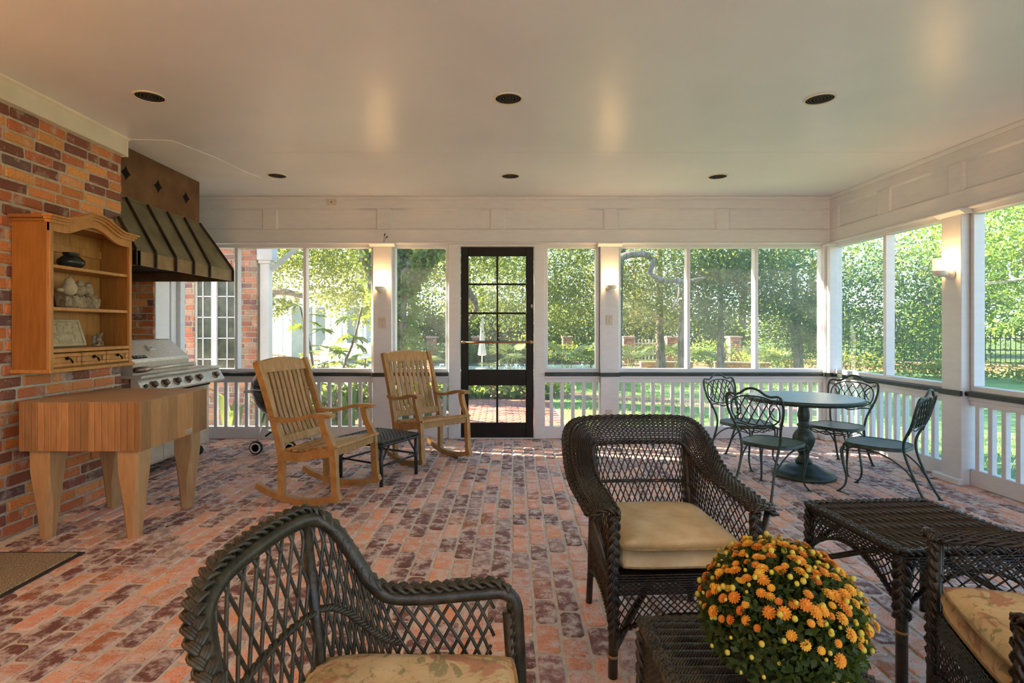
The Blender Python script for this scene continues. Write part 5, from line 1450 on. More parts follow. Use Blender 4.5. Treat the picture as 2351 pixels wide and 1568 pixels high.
for s in (-1, 1):
    m = MB(); m.tube([(-hs * 0.94, s * hs * 0.94, 0.165), (hs * 0.94, s * hs * 0.94, 0.165)], 0.0085, 7); m.build('stretcher', Wb, st, True)
    m = MB(); m.tube([(s * hs * 0.94, -hs * 0.94, 0.18), (s * hs * 0.94, hs * 0.94, 0.18)], 0.0085, 7); m.build('stretcher', Wb, st, True)
# ------------------------------------------------------------------ green iron dining set
tb = thing('patio_table', 'round green iron pedestal table in the right corner of porch', 'table', (2.613, 4.668, 0))
zt = 0.682
m = MB(); m.lathe([(0.0, zt - 0.006), (0.436, zt - 0.006), (0.440, zt - 0.001), (0.430, zt), (0.0, zt)], 64); m.build('table_top', M['iron_top'], tb)
m = MB(); n = 64; vs = []; fs = []
for r, z in ((0.434, zt - 0.004), (0.452, zt - 0.004), (0.455, zt - 0.010), (0.455, zt - 0.036), (0.448, zt - 0.036), (0.448, zt - 0.010)):
    for q in range(n): vs.append((r * math.cos(TAU * q / n), r * math.sin(TAU * q / n), z))
for i in range(5):
    for q in range(n): fs.append((i * n + q, i * n + (q + 1) % n, (i + 1) * n + (q + 1) % n, (i + 1) * n + q))
m.add(vs, fs); m.build('top_rim', M['iron'], tb, True)
prof = [(0.0, 0.0), (0.245, 0.0), (0.248, 0.018), (0.235, 0.035), (0.19, 0.055), (0.155, 0.066), (0.140, 0.078), (0.105, 0.098), (0.075, 0.108), (0.062, 0.115)]
m = MB(); m.lathe(prof, 48); m.build('base', M['iron'], tb, True)
m = MB(); m.lathe([(0.055, 0.112), (0.068, 0.125), (0.058, 0.140), (0.038, 0.170), (0.036, 0.195), (0.050, 0.205), (0.052, 0.215), (0.062, 0.235), (0.078, 0.270), (0.086, 0.305), (0.084, 0.340), (0.068, 0.375), (0.045, 0.405), (0.044, 0.425), (0.054, 0.432), (0.052, 0.440), (0.040, 0.455), (0.043, 0.480), (0.048, 0.515), (0.046, 0.55), (0.038, 0.59), (0.034, 0.635), (0.038, 0.66), (0.0, 0.662)], 40, flute=20, fdepth=0.08, frange=(0.225, 0.33)); m.build('pedestal', M['iron'], tb, True)
for q in range(4):
    a = TAU * q / 4 + 0.4; c, s = math.cos(a), math.sin(a)
    m = MB(); m.tube(crv([(0.036 * c, 0.036 * s, 0.60), (0.055 * c, 0.055 * s, 0.625), (0.075 * c, 0.075 * s, 0.66), (0.12 * c, 0.12 * s, 0.676)], 8), 0.006, 6); m.build('bracket', M['iron'], tb, True)

def leaf_sprig(mb, c, s, ax, rg):
    """small cast rose and leaves"""
    for k in range(6):
        a = TAU * k / 6 + rg.uniform(-0.3, 0.3)
        p = Vector(c) + Vector((math.cos(a) * s, 0, math.sin(a) * s))
        mb.sph(p, s * 0.55, 6, 4, (1, 0.35, 0.55), Matrix.Rotation(-a, 3, 'Y'))
    mb.sph(Vector(c), s * 0.45, 6, 4)

def iron_chair(label, loc, fwd, seed):
    t = thing('iron_chair', label, 'chair', loc, face_rot(*fwd), 'green iron chairs round the patio table')
    rg = random.Random(seed); I = M['iron']
    half = [(-0.150, -0.345, 0.006), (-0.140, -0.295, 0.10), (-0.132, -0.245, 0.22), (-0.137, -0.205, 0.34), (-0.150, -0.198, 0.42), (-0.160, -0.215, 0.48), (-0.178, -0.245, 0.545), (-0.200, -0.268, 0.61), (-0.212, -0.283, 0.67), (-0.214, -0.297, 0.725), (-0.206, -0.306, 0.762), (-0.178, -0.311, 0.775), (-0.135, -0.313, 0.768), (-0.095, -0.316, 0.780), (-0.05, -0.322, 0.812), (0.0, -0.324, 0.824)]
    fr = crv(mir(half), 90)
    m = MB(); m.tube(fr, 0.0092, 8); m.build('back_frame', I, t, True)
    yb = lambda z: float(np.interp(z, [0.42, 0.48, 0.545, 0.61, 0.67, 0.725, 0.81], [-0.200, -0.215, -0.245, -0.268, -0.283, -0.297, -0.322]))
    cx, cz, ax, az = 0.0, 0.652, 0.182, 0.112
    def inside(x, z): return (abs((x - cx) / ax) ** 2.6 + abs((z - cz) / az) ** 2.6) <= 1.0
    m = MB(); E = []
    for q in range(40):
        a = TAU * q / 40; c, s = math.cos(a), math.sin(a)
        k = 1.0 / (abs(c) ** 2.6 + abs(s) ** 2.6) ** (1 / 2.6)
        E.append((cx + ax * c * k, yb(cz + az * s * k) + 0.002, cz + az * s * k))
    m.tube(E, 0.0058, 6, closed=True); m.build('lattice_frame', I, t, True)
    for sgn in (1, -1):
        for k in range(-4, 5):
            x0 = k * 0.062
            pts = []
            for q in range(25):
                z = cz - az + 2 * az * q / 24; x = x0 + sgn * (z - cz) * 0.62
                if inside(x, z) and abs(x) < 0.15: pts.append((x, yb(z) + 0.003 * sgn, z))
            if len(pts) > 4:
                m = MB(); m.tube(pts, 0.0052, 5, flat=(0.7, 1.1)); m.build('lattice_bar', I, t, True)
    for s in (-1, 1):
        m = MB(); m.tube(crv([(s * 0.165, yb(0.73), 0.735), (s * 0.118, yb(0.69), 0.695), (s * 0.108, yb(0.65), 0.65), (s * 0.125, yb(0.61), 0.608), (s * 0.170, yb(0.58), 0.585)], 14), 0.0055, 6); m.build('side_scroll', I, t, True)
        m = MB(); leaf_sprig(m, (s * 0.185, yb(0.745) + 0.004, 0.742), 0.014, 0, rg); m.build('leaf_ornament', M['iron_rust'], t, True)
        m = MB(); leaf_sprig(m, (s * 0.180, yb(0.565) + 0.004, 0.562), 0.014, 0, rg); m.build('leaf_ornament', I, t, True)
    m = MB(); m.tube(crv([(-0.172, yb(0.52), 0.50), (-0.165, yb(0.55), 0.535), (-0.10, yb(0.54), 0.535), (0, yb(0.52), 0.512), (0.10, yb(0.54), 0.535), (0.165, yb(0.55), 0.535), (0.172, yb(0.52), 0.50)], 30), 0.0058, 6); m.build('lower_scroll', I, t, True)
    # seat pan: D shaped rim with a woven metal mesh
    out = []
    for q in range(48):
        a = TAU * q / 48; c, s = math.cos(a), math.sin(a)
        e = 3.2; k = 1.0 / (abs(c) ** e + abs(s) ** e) ** (1 / e)
        x = 0.205 * c * k * (1.0 if s > 0 else 1.0 - 0.16 * abs(s) ** 1.5); y = 0.205 * s * k
        out.append((x, y))
    zs_ = 0.392
    m = MB(); vs = []; fs = []; N = len(out)
    for (f, z) in ((1.0, zs_ - 0.028), (1.004, zs_), (0.985, zs_ + 0.001), (0.985, zs_ - 0.028)):
        vs += [(x * f, y * f, z) for x, y in out]
    for i in range(3):
        for q in range(N): fs.append((i * N + q, i * N + (q + 1) % N, (i + 1) * N + (q + 1) % N, (i + 1) * N + q))
    m.add(vs, fs); m.build('seat_rim', I, t, True)
    A_ = np.array(out)
    def span(axis, v):
        xs = []
        for q in range(N):
            p, r = A_[q], A_[(q + 1) % N]
            a, b = p[1 - axis], r[1 - axis]
            if (a - v) * (b - v) <= 0 and a != b: xs.append(p[axis] + (r[axis] - p[axis]) * (v - a) / (b - a))
        return (min(xs), max(xs)) if len(xs) >= 2 else None
    m = MB()
    for k in range(-15, 16):
        v = k * 0.0130
        for axis in (0, 1):
            sp = span(axis, v)
            if not sp: continue
            a, b = sp; w = 0.0036 if axis == 0 else 0.0044
            z = zs_ - 0.004 + (0.001 if axis else 0)
            if axis == 0: m.box(a, b, v - w, v + w, z - 0.0015, z)
            else: m.box(v - w, v + w, a, b, z - 0.0015, z)
    o = m.build('seat_mesh', mk('seat_mesh_green', (0.06, 0.105, 0.09), (0.10, 0.155, 0.135), 16, 4, rough=0.4) if 'seat_mesh_green' not in bpy.data.materials else bpy.data.materials['seat_mesh_green'], t); o['kind'] = 'stuff'
    for s in (-1, 1):
        p1 = crv([(s * 0.165, 0.165, zs_ - 0.02), (s * 0.188, 0.195, 0.335), (s * 0.182, 0.186, 0.24), (s * 0.165, 0.165, 0.12), (s * 0.168, 0.175, 0.055), (s * 0.186, 0.205, 0.012)], 20)
        m = MB(); m.tube(p1, 0.0072, 7)
        p2 = crv([(s * 0.125, 0.192, zs_ - 0.02), (s * 0.150, 0.195, 0.34), (s * 0.168, 0.184, 0.24), (s * 0.162, 0.168, 0.12), (s * 0.167, 0.177, 0.055), (s * 0.185, 0.207, 0.012)], 20)
        m.tube(p2, 0.006, 7); m.build('front_leg', I, t, True)
        for (x, y) in ((s * 0.188, 0.210), (s * 0.150, -0.347)):
            m = MB(); m.lathe([(0.0, 0.0), (0.019, 0.0), (0.018, 0.006), (0.008, 0.012), (0.0, 0.013)], 14, (x, y, 0)); m.build('foot_glide', I, t, True)
        m = MB(); m.tube(crv([(s * 0.134, -0.262, 0.165), (s * 0.145, -0.205, 0.245), (s * 0.162, -0.10, 0.320), (s * 0.172, 0.02, 0.355), (s * 0.176, 0.12, 0.358), (s * 0.176, 0.172, 0.325)], 18), 0.006, 7); m.build('side_brace', I, t, True)
        m = MB(); m.tube([(s * 0.178, -0.05, 0.345), (s * 0.183, 0.18, 0.332)], 0.004, 6); m.build('side_rod', I, t, True)
    m = MB(); m.tube(crv([(-0.165, 0.185, 0.33), (-0.11, 0.19, 0.352), (-0.05, 0.19, 0.335), (0, 0.19, 0.322), (0.05, 0.19, 0.335), (0.11, 0.19, 0.352), (0.165, 0.185, 0.33)], 24), 0.0045, 6); m.tube(crv([(-0.165, 0.185, 0.352), (-0.09, 0.188, 0.330), (0, 0.19, 0.352), (0.09, 0.188, 0.330), (0.165, 0.185, 0.352)], 24), 0.0045, 6); m.build('front_scroll', I, t, True)
    m = MB(); leaf_sprig(m, (0, 0.192, 0.337), 0.013, 0, rg); m.build('leaf_ornament', M['iron_rust'], t, True)
    return t
iron_chair('green iron chair behind the table at left, facing the camera', (2.300, 5.085, 0), (0.46, -0.88), 1)
iron_chair('green iron chair nearest the wicker armchair, its back to the camera', (2.125, 4.235, 0), (0.78, 0.62), 2)
iron_chair('green iron chair at right near the wall post, seen from the side', (2.915, 4.175, 0), (-0.62, 0.78), 3)
iron_chair('green iron chair in the back corner beyond the round table', (3.06, 4.93, 0), (-0.84, -0.54), 4)

# ------------------------------------------------------------------ potted chrysanthemum
pl = thing('potted_chrysanthemum', 'potted orange yellow chrysanthemum in full bloom on the wicker ottoman', 'plant', (0.690, 1.335, 0.4195))
m = MB(); m.lathe([(0.0, 0.0), (0.075, 0.0), (0.080, 0.02), (0.092, 0.08), (0.100, 0.085), (0.100, 0.105), (0.092, 0.105), (0.086, 0.09), (0.0, 0.085)], 32); m.build('pot', mk('dark_pot', (0.025, 0.018, 0.016), (0.04, 0.03, 0.026), 8, 2, rough=0.45), pl, True)

def leaf_mesh(name, P, size, mat, seed, aspect=0.5, up=None, droop=0.0, fold=0.25, smooth=False):
    """one pointed leaf (two triangles folded along the midrib) at each point"""
    rg = np.random.default_rng(seed); P = np.asarray(P, float); n = len(P)
    d = rg.normal(size=(n, 3))
    if up is not None: d = d * 0.75 + np.asarray(up)
    d[:, 2] -= droop
    d /= np.linalg.norm(d, axis=1, keepdims=True)
    a = rg.normal(size=(n, 3)); w = np.cross(d, a); w /= np.maximum(np.linalg.norm(w, axis=1, keepdims=True), 1e-6)
    nn = np.cross(w, d)
    sz = size * (0.65 + 0.7 * rg.random((n, 1)))
    base = P; tip = P + d * sz; mid = P + d * sz * 0.5
    l = mid + w * sz * aspect * 0.5 + nn * sz * fold * 0.25; r = mid - w * sz * aspect * 0.5 + nn * sz * fold * 0.25
    V = np.stack([base, l, tip, r], 1).reshape(-1, 3)
    me = bpy.data.meshes.new(name)
    me.vertices.add(4 * n); me.vertices.foreach_set('co', V.astype(np.float32).ravel())
    me.loops.add(4 * n); me.loops.foreach_set('vertex_index', np.arange(4 * n, dtype=np.int32))
    me.polygons.add(n); me.polygons.foreach_set('loop_start', (np.arange(n) * 4).astype(np.int32)); 
    try: me.polygons.foreach_set('loop_total', np.full(n, 4, np.int32))
    except Exception: pass
    me.update(calc_edges=True); me.validate()
    me.materials.append(mat)
    return me

rg = np.random.default_rng(4)
C = np.array([0.0, 0.0, 0.142]); RR = np.array([0.180, 0.180, 0.172])
n = 15000
dirs = rg.normal(size=(n, 3)); dirs /= np.linalg.norm(dirs, axis=1, keepdims=True)
rad = rg.random(n) ** 0.28
P = C + dirs * RR * rad[:, None]
keep = P[:, 2] > 0.055
P = P[keep]
M['mum_leaf'] = mk_leaf('mum_leaf', [(0.03, 0.06, 0.014), (0.06, 0.105, 0.024), (0.10, 0.15, 0.035)], 0.3, 0.5)
o = obj('foliage', leaf_mesh('foliage', P, 0.021, M['mum_leaf'], 5, 0.62, up=None), pl); o['kind'] = 'stuff'
m = MB()
for q in range(70):
    d = Vector((rg.normal(), rg.normal(), abs(rg.normal()) + 0.3)).normalized()
    m.tube([(d.x * 0.03, d.y * 0.03, 0.09), (d.x * 0.10, d.y * 0.10, 0.09 + d.z * 0.10), (C[0] + d.x * 0.18, C[1] + d.y * 0.18, C[2] + d.z * 0.155)], 0.0013, 4)
o = m.build('stems', mk('mum_stem', (0.05, 0.08, 0.02)), pl); o['kind'] = 'stuff'
def bloom_mesh(name, R, open_, mat):
    m = MB()
    for ring, (cnt, r0, r1, tz) in enumerate(((13, 0.25, 1.0, 0.10), (11, 0.2, 0.80, 0.30), (8, 0.1, 0.52, 0.48))):
        for q in range(cnt):
            a = TAU * (q + 0.5 * ring) / cnt; c, s = math.cos(a), math.sin(a); w = 0.16
            p = [(r0 * c - w * 0.5 * s, r0 * s + w * 0.5 * c, 0.18 * ring), (r0 * c + w * 0.5 * s, r0 * s - w * 0.5 * c, 0.18 * ring), (r1 * 0.8 * c + w * s, r1 * 0.8 * s - w * c, tz), (r1 * c, r1 * s, tz - 0.06), (r1 * 0.8 * c - w * s, r1 * 0.8 * s + w * c, tz)]
            m.add([(x * R, y * R, z * R) for x, y, z in p], [(0, 1, 2, 3, 4)])
    m.sph((0, 0, 0.35 * R), 0.26 * R, 8, 5)
    return m.mesh(name, mat)
def mk_bloom():
    m, nt, b = nodes('mum_petal'); oi = nt.nodes.new('ShaderNodeObjectInfo')
    col = ramp(nt, [(0.0, (0.62, 0.17, 0.015)), (0.45, (0.72, 0.30, 0.02)), (1.0, (0.74, 0.42, 0.03))], oi.outputs['Random'])
    nt.links.new(col, b.inputs['Base Color']); b.inputs['Roughness'].default_value = 0.7
    return m
M['petal'] = mk_bloom()
bl = [bloom_mesh('bloom', r, 1, M['petal']) for r in (0.0095, 0.0125, 0.0160)]
mb_ = MB(); mb_.sph((0, 0, 0), 0.0055, 8, 6, (1, 1, 1.1)); bud = mb_.mesh('bud', mk('mum_bud', (0.62, 0.42, 0.02), (0.5, 0.45, 0.06), 60, 2, rough=0.6), True)
r5 = random.Random(12)
placed = []
tries = 0
while len(placed) < 175 and tries < 6000:
    tries += 1
    d = Vector((r5.gauss(0, 1), r5.gauss(0, 1) - 0.15, r5.gauss(0, 1) + 0.75)).normalized()
    if d.z < -0.35: continue
    if d.z < 0.1 and r5.random() < 0.85: continue
    if any((d - e).length < 0.072 for e in placed): continue
    placed.append(d)
    p = Vector(C) + Vector((d.x * RR[0], d.y * RR[1], d.z * RR[2])) * r5.uniform(1.0, 1.09)
    nd = (d + Vector((r5.uniform(-.3, .3), r5.uniform(-.3, .3), 0.35))).normalized()
    obj('bloom', bl[r5.randrange(3)], pl, p, nd.to_track_quat('Z', 'Y').to_euler(), (1, 1, 1))
for q in range(190):
    d = Vector((r5.gauss(0, 1), r5.gauss(0, 1), r5.gauss(0, 1) + 0.45)).normalized()
    p = Vector(C) + Vector((d.x * RR[0], d.y * RR[1], d.z * RR[2])) * r5.uniform(1.0, 1.12)
    if p.z < 0.06: continue
    s = r5.uniform(0.7, 1.3)
    obj('bud', bud, pl, p, None, (s, s, s))
# ------------------------------------------------------------------ outdoors
GZ = -0.14
def mk_ground(name, stops, scale, b=0.4):
    m, nt, bs = nodes(name)
    f = noise(nt, scale, 7, coord='World', rough=0.65)
    nt.links.new(ramp(nt, stops, f), bs.inputs['Base Color']); bs.inputs['Roughness'].default_value = 1.0; bs.inputs['Specular IOR Level'].default_value = 0.1
    bump(nt, bs, noise(nt, scale * 6, 4, coord='World'), b, 0.03)
    return m
M['soil'] = mk_ground('leaf_litter', [(0.3, (0.13, 0.07, 0.045)), (0.5, (0.24, 0.145, 0.09)), (0.7, (0.36, 0.24, 0.16))], 9)
M['turf'] = mk_ground('lawn_turf', [(0.3, (0.15, 0.25, 0.09)), (0.5, (0.20, 0.33, 0.12)), (0.72, (0.30, 0.41, 0.16))], 3)
M['blade'] = mk_leaf('grass_blade', [(0.22, 0.40, 0.13), (0.30, 0.50, 0.17), (0.46, 0.60, 0.24)], 0.35, 0.5)
M['paving'] = mk_ground('pale_paving', [(0.3, (0.52, 0.48, 0.42)), (0.7, (0.66, 0.62, 0.55))], 2, 0.1)
M['leaf_oak'] = mk_leaf('oak_leaf', [(0.085, 0.15, 0.045), (0.13, 0.21, 0.07), (0.17, 0.25, 0.10), (0.24, 0.30, 0.10)], 0.45)
M['leaf_yellow'] = mk_leaf('yellow_green_leaf', [(0.16, 0.24, 0.06), (0.24, 0.33, 0.08), (0.34, 0.40, 0.12), (0.42, 0.40, 0.14)], 0.5)  # lighter, yellower leaf palette
M['leaf_blue'] = mk_leaf('holly_leaf', [(0.055, 0.13, 0.075), (0.085, 0.18, 0.11), (0.12, 0.23, 0.15), (0.19, 0.30, 0.19)], 0.35)
M['leaf_maple'] = mk_leaf('maple_leaf', [(0.14, 0.28, 0.07), (0.20, 0.36, 0.10), (0.28, 0.42, 0.12)], 0.5)
M['leaf_russet'] = mk_leaf('cypress_leaf', [(0.16, 0.22, 0.07), (0.26, 0.26, 0.09), (0.36, 0.24, 0.10), (0.20, 0.28, 0.09)], 0.45)
M['leaf_ivy'] = mk_leaf('ivy_leaf', [(0.10, 0.22, 0.06), (0.17, 0.33, 0.08), (0.30, 0.42, 0.10)], 0.4)
M['leaf_big'] = mk_leaf('fatsia_leaf', [(0.06, 0.17, 0.03), (0.10, 0.24, 0.04), (0.17, 0.33, 0.06)], 0.35, 0.35)
M['palm'] = mk_leaf('palmetto_blade', [(0.10, 0.19, 0.08), (0.18, 0.28, 0.12), (0.26, 0.34, 0.15)], 0.35)
M['bark'] = mk('grey_bark', (0.10, 0.085, 0.07), (0.26, 0.225, 0.19), 16, 6, (1, 1, 0.3), rough=0.95, bmp=1.0, bscale=26, bdist=0.02)
M['bark_pale'] = mk('pale_bark', (0.30, 0.27, 0.23), (0.42, 0.38, 0.33), 10, 5, (1, 1, 0.4), rough=0.9, bmp=0.4)

ground = struct('ground', label='leaf littered soil round the porch')
m = MB(); m.box(-60, 60, 6.36, 75, GZ - 0.3, GZ - 0.02); m.box(3.98, 60, -25, 6.36, GZ - 0.3, GZ - 0.02); m.box(-4.14, 3.98, -25, -1.47, GZ - 0.3, GZ - 0.02); m.box(-60, -4.14, -25, 6.36, GZ - 0.3, GZ - 0.02); m.build('soil_bed', M['soil'], ground)
m = MB(); m.prism([(9.5, 21.2), (20.5, 14.2), (60, 14.2), (60, 70), (-20, 70), (-20, 22.9), (9.5, 22.9)], GZ - 0.05, GZ + 0.03, lambda u, v, w: (u, v, w)); m.build('groundcover_bed', mk_ground('groundcover', [(0.3, (0.04, 0.075, 0.025)), (0.7, (0.10, 0.15, 0.05))], 5), ground)
m = MB(); m.prism([(0.98, 6.6), (4.3, 6.6), (4.3, -6), (30, -6), (30, 13.5), (10.2, 19.4), (3.6, 19.0), (1.0, 17.9)], GZ - 0.06, GZ, lambda u, v, w: (u, v, w))
lawn = m.build('lawn', M['turf']); tag(lawn, 'green lawn streaked with low sunlight behind the railing', 'lawn', kind='structure')
rg = np.random.default_rng(31)
n = 42000
gx = rg.uniform(1.0, 9.5, n); gy = 6.65 + (rg.random(n) ** 1.5) * 11.0
k_ = (gx < 0.98 + (gy - 6.3) * 0.9 + 0.5)
n2 = 16000
gx = np.concatenate([gx[k_], rg.uniform(4.3, 9, n2)]); gy = np.concatenate([gy[k_], rg.uniform(2.0, 7.0, n2)])
P = np.stack([gx, gy, np.full(len(gx), GZ - 0.005)], 1)
gm = obj('lawn_grass', leaf_mesh('lawn_grass', P, 0.055, M['blade'], 8, 0.16, up=(0, 0, 1.3))); tag(gm, 'short upright grass blades covering the lawn', 'grass', kind='stuff')

terr = struct('bounce_terrace', label='unseen pale terrace behind the porch')  # unseen paving added to bounce sunlight up onto the ceiling
m = MB(); m.box(-4.13, 12, -14, -1.47, GZ - 0.1, GZ - 0.01); m.build('bounce_slab', M['paving'], terr)

# brick walk beyond the door
walk = struct('walkway', label='brick garden walk beyond the black door')
m = MB(); m.box(-1.25, 0.98, 6.36, 10.6, GZ - 0.1, GZ - 0.012); m.build('mortar_bed', M['mortar_floor'], walk)
rw = random.Random(6); fm = MB(); cols = []
WALK_PAL = [(40, (0.42, 0.15, 0.10)), (30, (0.36, 0.14, 0.11)), (20, (0.46, 0.20, 0.13)), (10, (0.26, 0.13, 0.12))]
for j in range(0, 40):
    for i in range(-6, 6):
        x = i * 0.213 + (0.106 if j % 2 else 0); y = 6.46 + j * 0.105
        if x < -1.2 or x > 0.9: continue
        b = fvar[(i * 7 + j) % 6]; st_ = 0.0 if y > 7.0 else 0.0
        c = pick(WALK_PAL, rw)
        fm.add([(x + v.co.x, y + v.co.y, GZ - 0.022 + v.co.z + st_) for v in b.vertices], [tuple(p.vertices) for p in b.polygons]); cols += [c] * len(b.polygons)
M['brick_out'] = mk_brick('garden_brick', 'attr', (0.6, 0.5, 0.44), 0.3, 0.55, 0.7)
me = fm.mesh('brick_field', M['brick_out'])
if len(me.polygons) == len(cols): col_attr(me, cols)
o = obj('brick_field', me, walk); o['kind'] = 'stuff'
m = MB(); m.prism([(1.05, 10.9), (5.2, 8.9), (5.5, 9.6), (1.05, 12.2)], GZ - 0.02, GZ + 0.004, lambda u, v, w: (u, v, w)); m.build('side_path', mk_ground('path_brick_dust', [(0.3, (0.30, 0.17, 0.13)), (0.7, (0.44, 0.30, 0.24))], 6), walk)
m = MB(); m.box(-9.5, -2.6, 13.2, 21.5, GZ - 0.06, GZ + 0.01); m.box(-2.6, 4.5, 17.4, 18.25, GZ - 0.06, GZ + 0.02); m.build('patio_slab', M['paving'], walk)

# ---- house wing seen through the left screens
hw_ = thing('house_wing', 'red brick house wing with a white gridded window beyond the left screens', 'house', (0, 0, 0))
HY = 7.45
wx0, wx1, wz0, wz1 = -4.205, -3.600, 0.55, 1.995
m = MB()
for (a, b, c, d) in ((-6.5, wx0, GZ - .1, 2.95), (wx1, -3.352, GZ - .1, 2.95), (wx0, wx1, GZ - .1, wz0), (wx0, wx1, wz1, 2.95)):
    m.box(a, b, HY + 0.008, HY + 0.22, c, d)
m.box(-6.5, -3.36, HY + 0.2, HY + 0.42, GZ - .1, 2.95)
m.build('mortar_back', M['mortar_wall'], hw_)
M['brick_house'] = mk_brick('house_brick', 'object', (0.66, 0.58, 0.52), 0.45, 0.54, 0.68)
M['brick_house_field'] = mk_brick('house_brick_field', 'attr', (0.66, 0.58, 0.52), 0.45, 0.54, 0.68)
def skipw(ua, ub, za, zb): return (ub > wx0 - 0.005 and ua < wx1 + 0.005 and zb > wz0 and za < wz1 + 0.215)
brick_wall(hw_, 'brick', wx1, -3.345, GZ, 2.9, lambda u, w, z: (u, HY - w, z), HOUSE_PAL, (M['brick_house'], M['brick_house_field']), seed=31, parts=lambda u, z: 0.6 < z < 2.5, depth=0.03, L=0.195)
brick_wall(hw_, 'brick', -6.4, wx0, GZ, 2.9, lambda u, w, z: (u, HY - w, z), HOUSE_PAL, (M['brick_house'], M['brick_house_field']), seed=33, parts=lambda u, z: u > -4.5 and 0.7 < z < 2.0, depth=0.03, L=0.195)
brick_wall(hw_, 'brick', wx0, wx1, GZ, wz0, lambda u, w, z: (u, HY - w, z), HOUSE_PAL, (M['brick_house'], M['brick_house_field']), seed=35, parts=lambda u, z: False, depth=0.03)
brick_wall(hw_, 'brick', wx0, wx1, wz1 + 0.215, 2.9, lambda u, w, z: (u, HY - w, z), HOUSE_PAL, (M['brick_house'], M['brick_house_field']), seed=37, parts=lambda u, z: False, depth=0.03)
rs_ = random.Random(9); sb_ = MB(); sb_.cbox(-0.031, 0.031, -0.02, 0.03, -0.1, 0.1, 0.006); sme = sb_.mesh('brick', M['brick_house'])
u = wx0 + 0.035
while u < wx1:
    o = obj('brick', sme, hw_, (u, HY - 0.0, wz1 + 0.107)); o.color = pick(HOUSE_PAL, rs_); u += 0.0745
wf = MB(); wf.cbox(wx0, wx1, HY + 0.03, HY + 0.09, wz1 - 0.03, wz1, 0.003); wf.cbox(wx0, wx1, HY + 0.02, HY + 0.09, wz0, wz0 + 0.04, 0.003); wf.cbox(wx0, wx0 + 0.02, HY + 0.03, HY + 0.09, wz0, wz1, 0.003); wf.cbox(wx1 - 0.028, wx1, HY + 0.03, HY + 0.09, wz0, wz1, 0.003)
cmx = -3.945; wf.cbox(cmx - 0.04, cmx + 0.04, HY + 0.025, HY + 0.09, wz0, wz1, 0.004)
M['sash'] = mk('white_sash', (0.72, 0.73, 0.76), (0.78, 0.79, 0.81), 6, 2, rough=0.4)
wo = wf.build('window_frame', M['sash'], hw_)
for xx in (-4.108, -3.775):
    f = MB(); f.cbox(xx - 0.008, xx + 0.008, HY + 0.045, HY + 0.065, wz0, wz1, 0.002); f.build('muntin', M['sash'], wo)
for q in range(1, 5):
    zz = wz0 + (wz1 - wz0) * q / 5
    for (a, b) in ((wx0, cmx - 0.04), (cmx + 0.04, wx1)):
        f = MB(); f.cbox(a, b, HY + 0.045, HY + 0.065, zz - 0.008, zz + 0.008, 0.002); f.build('muntin', M['sash'], wo)
M['reflection_glass'] = mk('garden_reflection_pane', (0.03, 0.045, 0.03), (0.10, 0.12, 0.07), 9, 5, rough=0.12, spec=0.25)  # green mottling in the colour imitates the garden reflected in the glass
xs = [wx0, -4.108, cmx, -3.775, wx1]
for i in range(4):
    for q in range(5):
        f = MB(); f.box(xs[i] + 0.004, xs[i + 1] - 0.004, HY + 0.06, HY + 0.064, wz0 + (wz1 - wz0) * q / 5 + 0.004, wz0 + (wz1 - wz0) * (q + 1) / 5 - 0.004); f.build('window_pane', M['reflection_glass'], wo)
# porch column and eave at its corner
pc = thing('porch_column', 'white square porch column with eave beam at the brick corner outside', 'column', (-3.235, HY + 0.10, GZ))
m = MB(); m.cbox(-0.085, 0.045, -0.06, 0.06, 0, 2.30, 0.006); m.build('shaft', M['sash'], pc)
m = MB(); m.cbox(-0.10, 0.065, -0.08, 0.08, 2.30, 2.345, 0.006); m.build('capital', M['sash'], pc)
m = MB(); m.cbox(-0.11, 0.10, -0.10, 0.10, 2.345, 2.56, 0.006); m.build('eave_box', M['sash'], pc)
m = MB(); m.bar((0.06, 0.0, 2.22), (0.52, 0.0, 2.62), 0.05, 0.055, (0, 0, 1), 0.004); m.build('diagonal_brace', mk('blue_grey_paint', (0.45, 0.52, 0.55)), pc)

# ---- far white garage, patio furniture
ga = thing('garage', 'white outbuilding with grey green doors far beyond the patio', 'building', (-7.6, 21.5, GZ))
M['bright_white'] = mk('outdoor_white_paint', (0.74, 0.74, 0.73), (0.80, 0.80, 0.79), 3, 2, rough=0.5)  # plain bright white for the outdoor things
m = MB(); m.box(-2.2, 2.3, 0, 4.5, 0, 2.75); m.build('wall', M['bright_white'], ga)
m = MB(); m.prism([(-0.5, 2.75), (5.0, 2.75), (2.25, 4.0)], -2.5, 2.6, lambda u, v, w: (w, u, v)); m.build('roof', mk('grey_shingle', (0.22, 0.21, 0.20), (0.30, 0.29, 0.27), 12, 4, rough=0.9), ga)
for (a, b) in ((-0.65, 0.15), (0.3, 0.85), (1.55, 2.1)):
    m = MB(); m.cbox(a, b, -0.05, 0.02, 0.02, 2.2, 0.01); m.build('door', mk('grey_green_door', (0.20, 0.27, 0.27), (0.25, 0.32, 0.31), 4, 2, rough=0.6) if 'grey_green_door' not in bpy.data.materials else bpy.data.materials['grey_green_door'], ga)
for a in (-1.3, -0.9, 0.95, 1.4, 2.2):
    m = MB(); m.cbox(a - 0.09, a + 0.09, -0.6, -0.42, 0, 2.6, 0.01); m.build('porch_post', M['bright_white'], ga)
M['teak_out'] = mk('weathered_teak', (0.40, 0.28, 0.18), (0.50, 0.37, 0.25), 8, 3, rough=0.7)
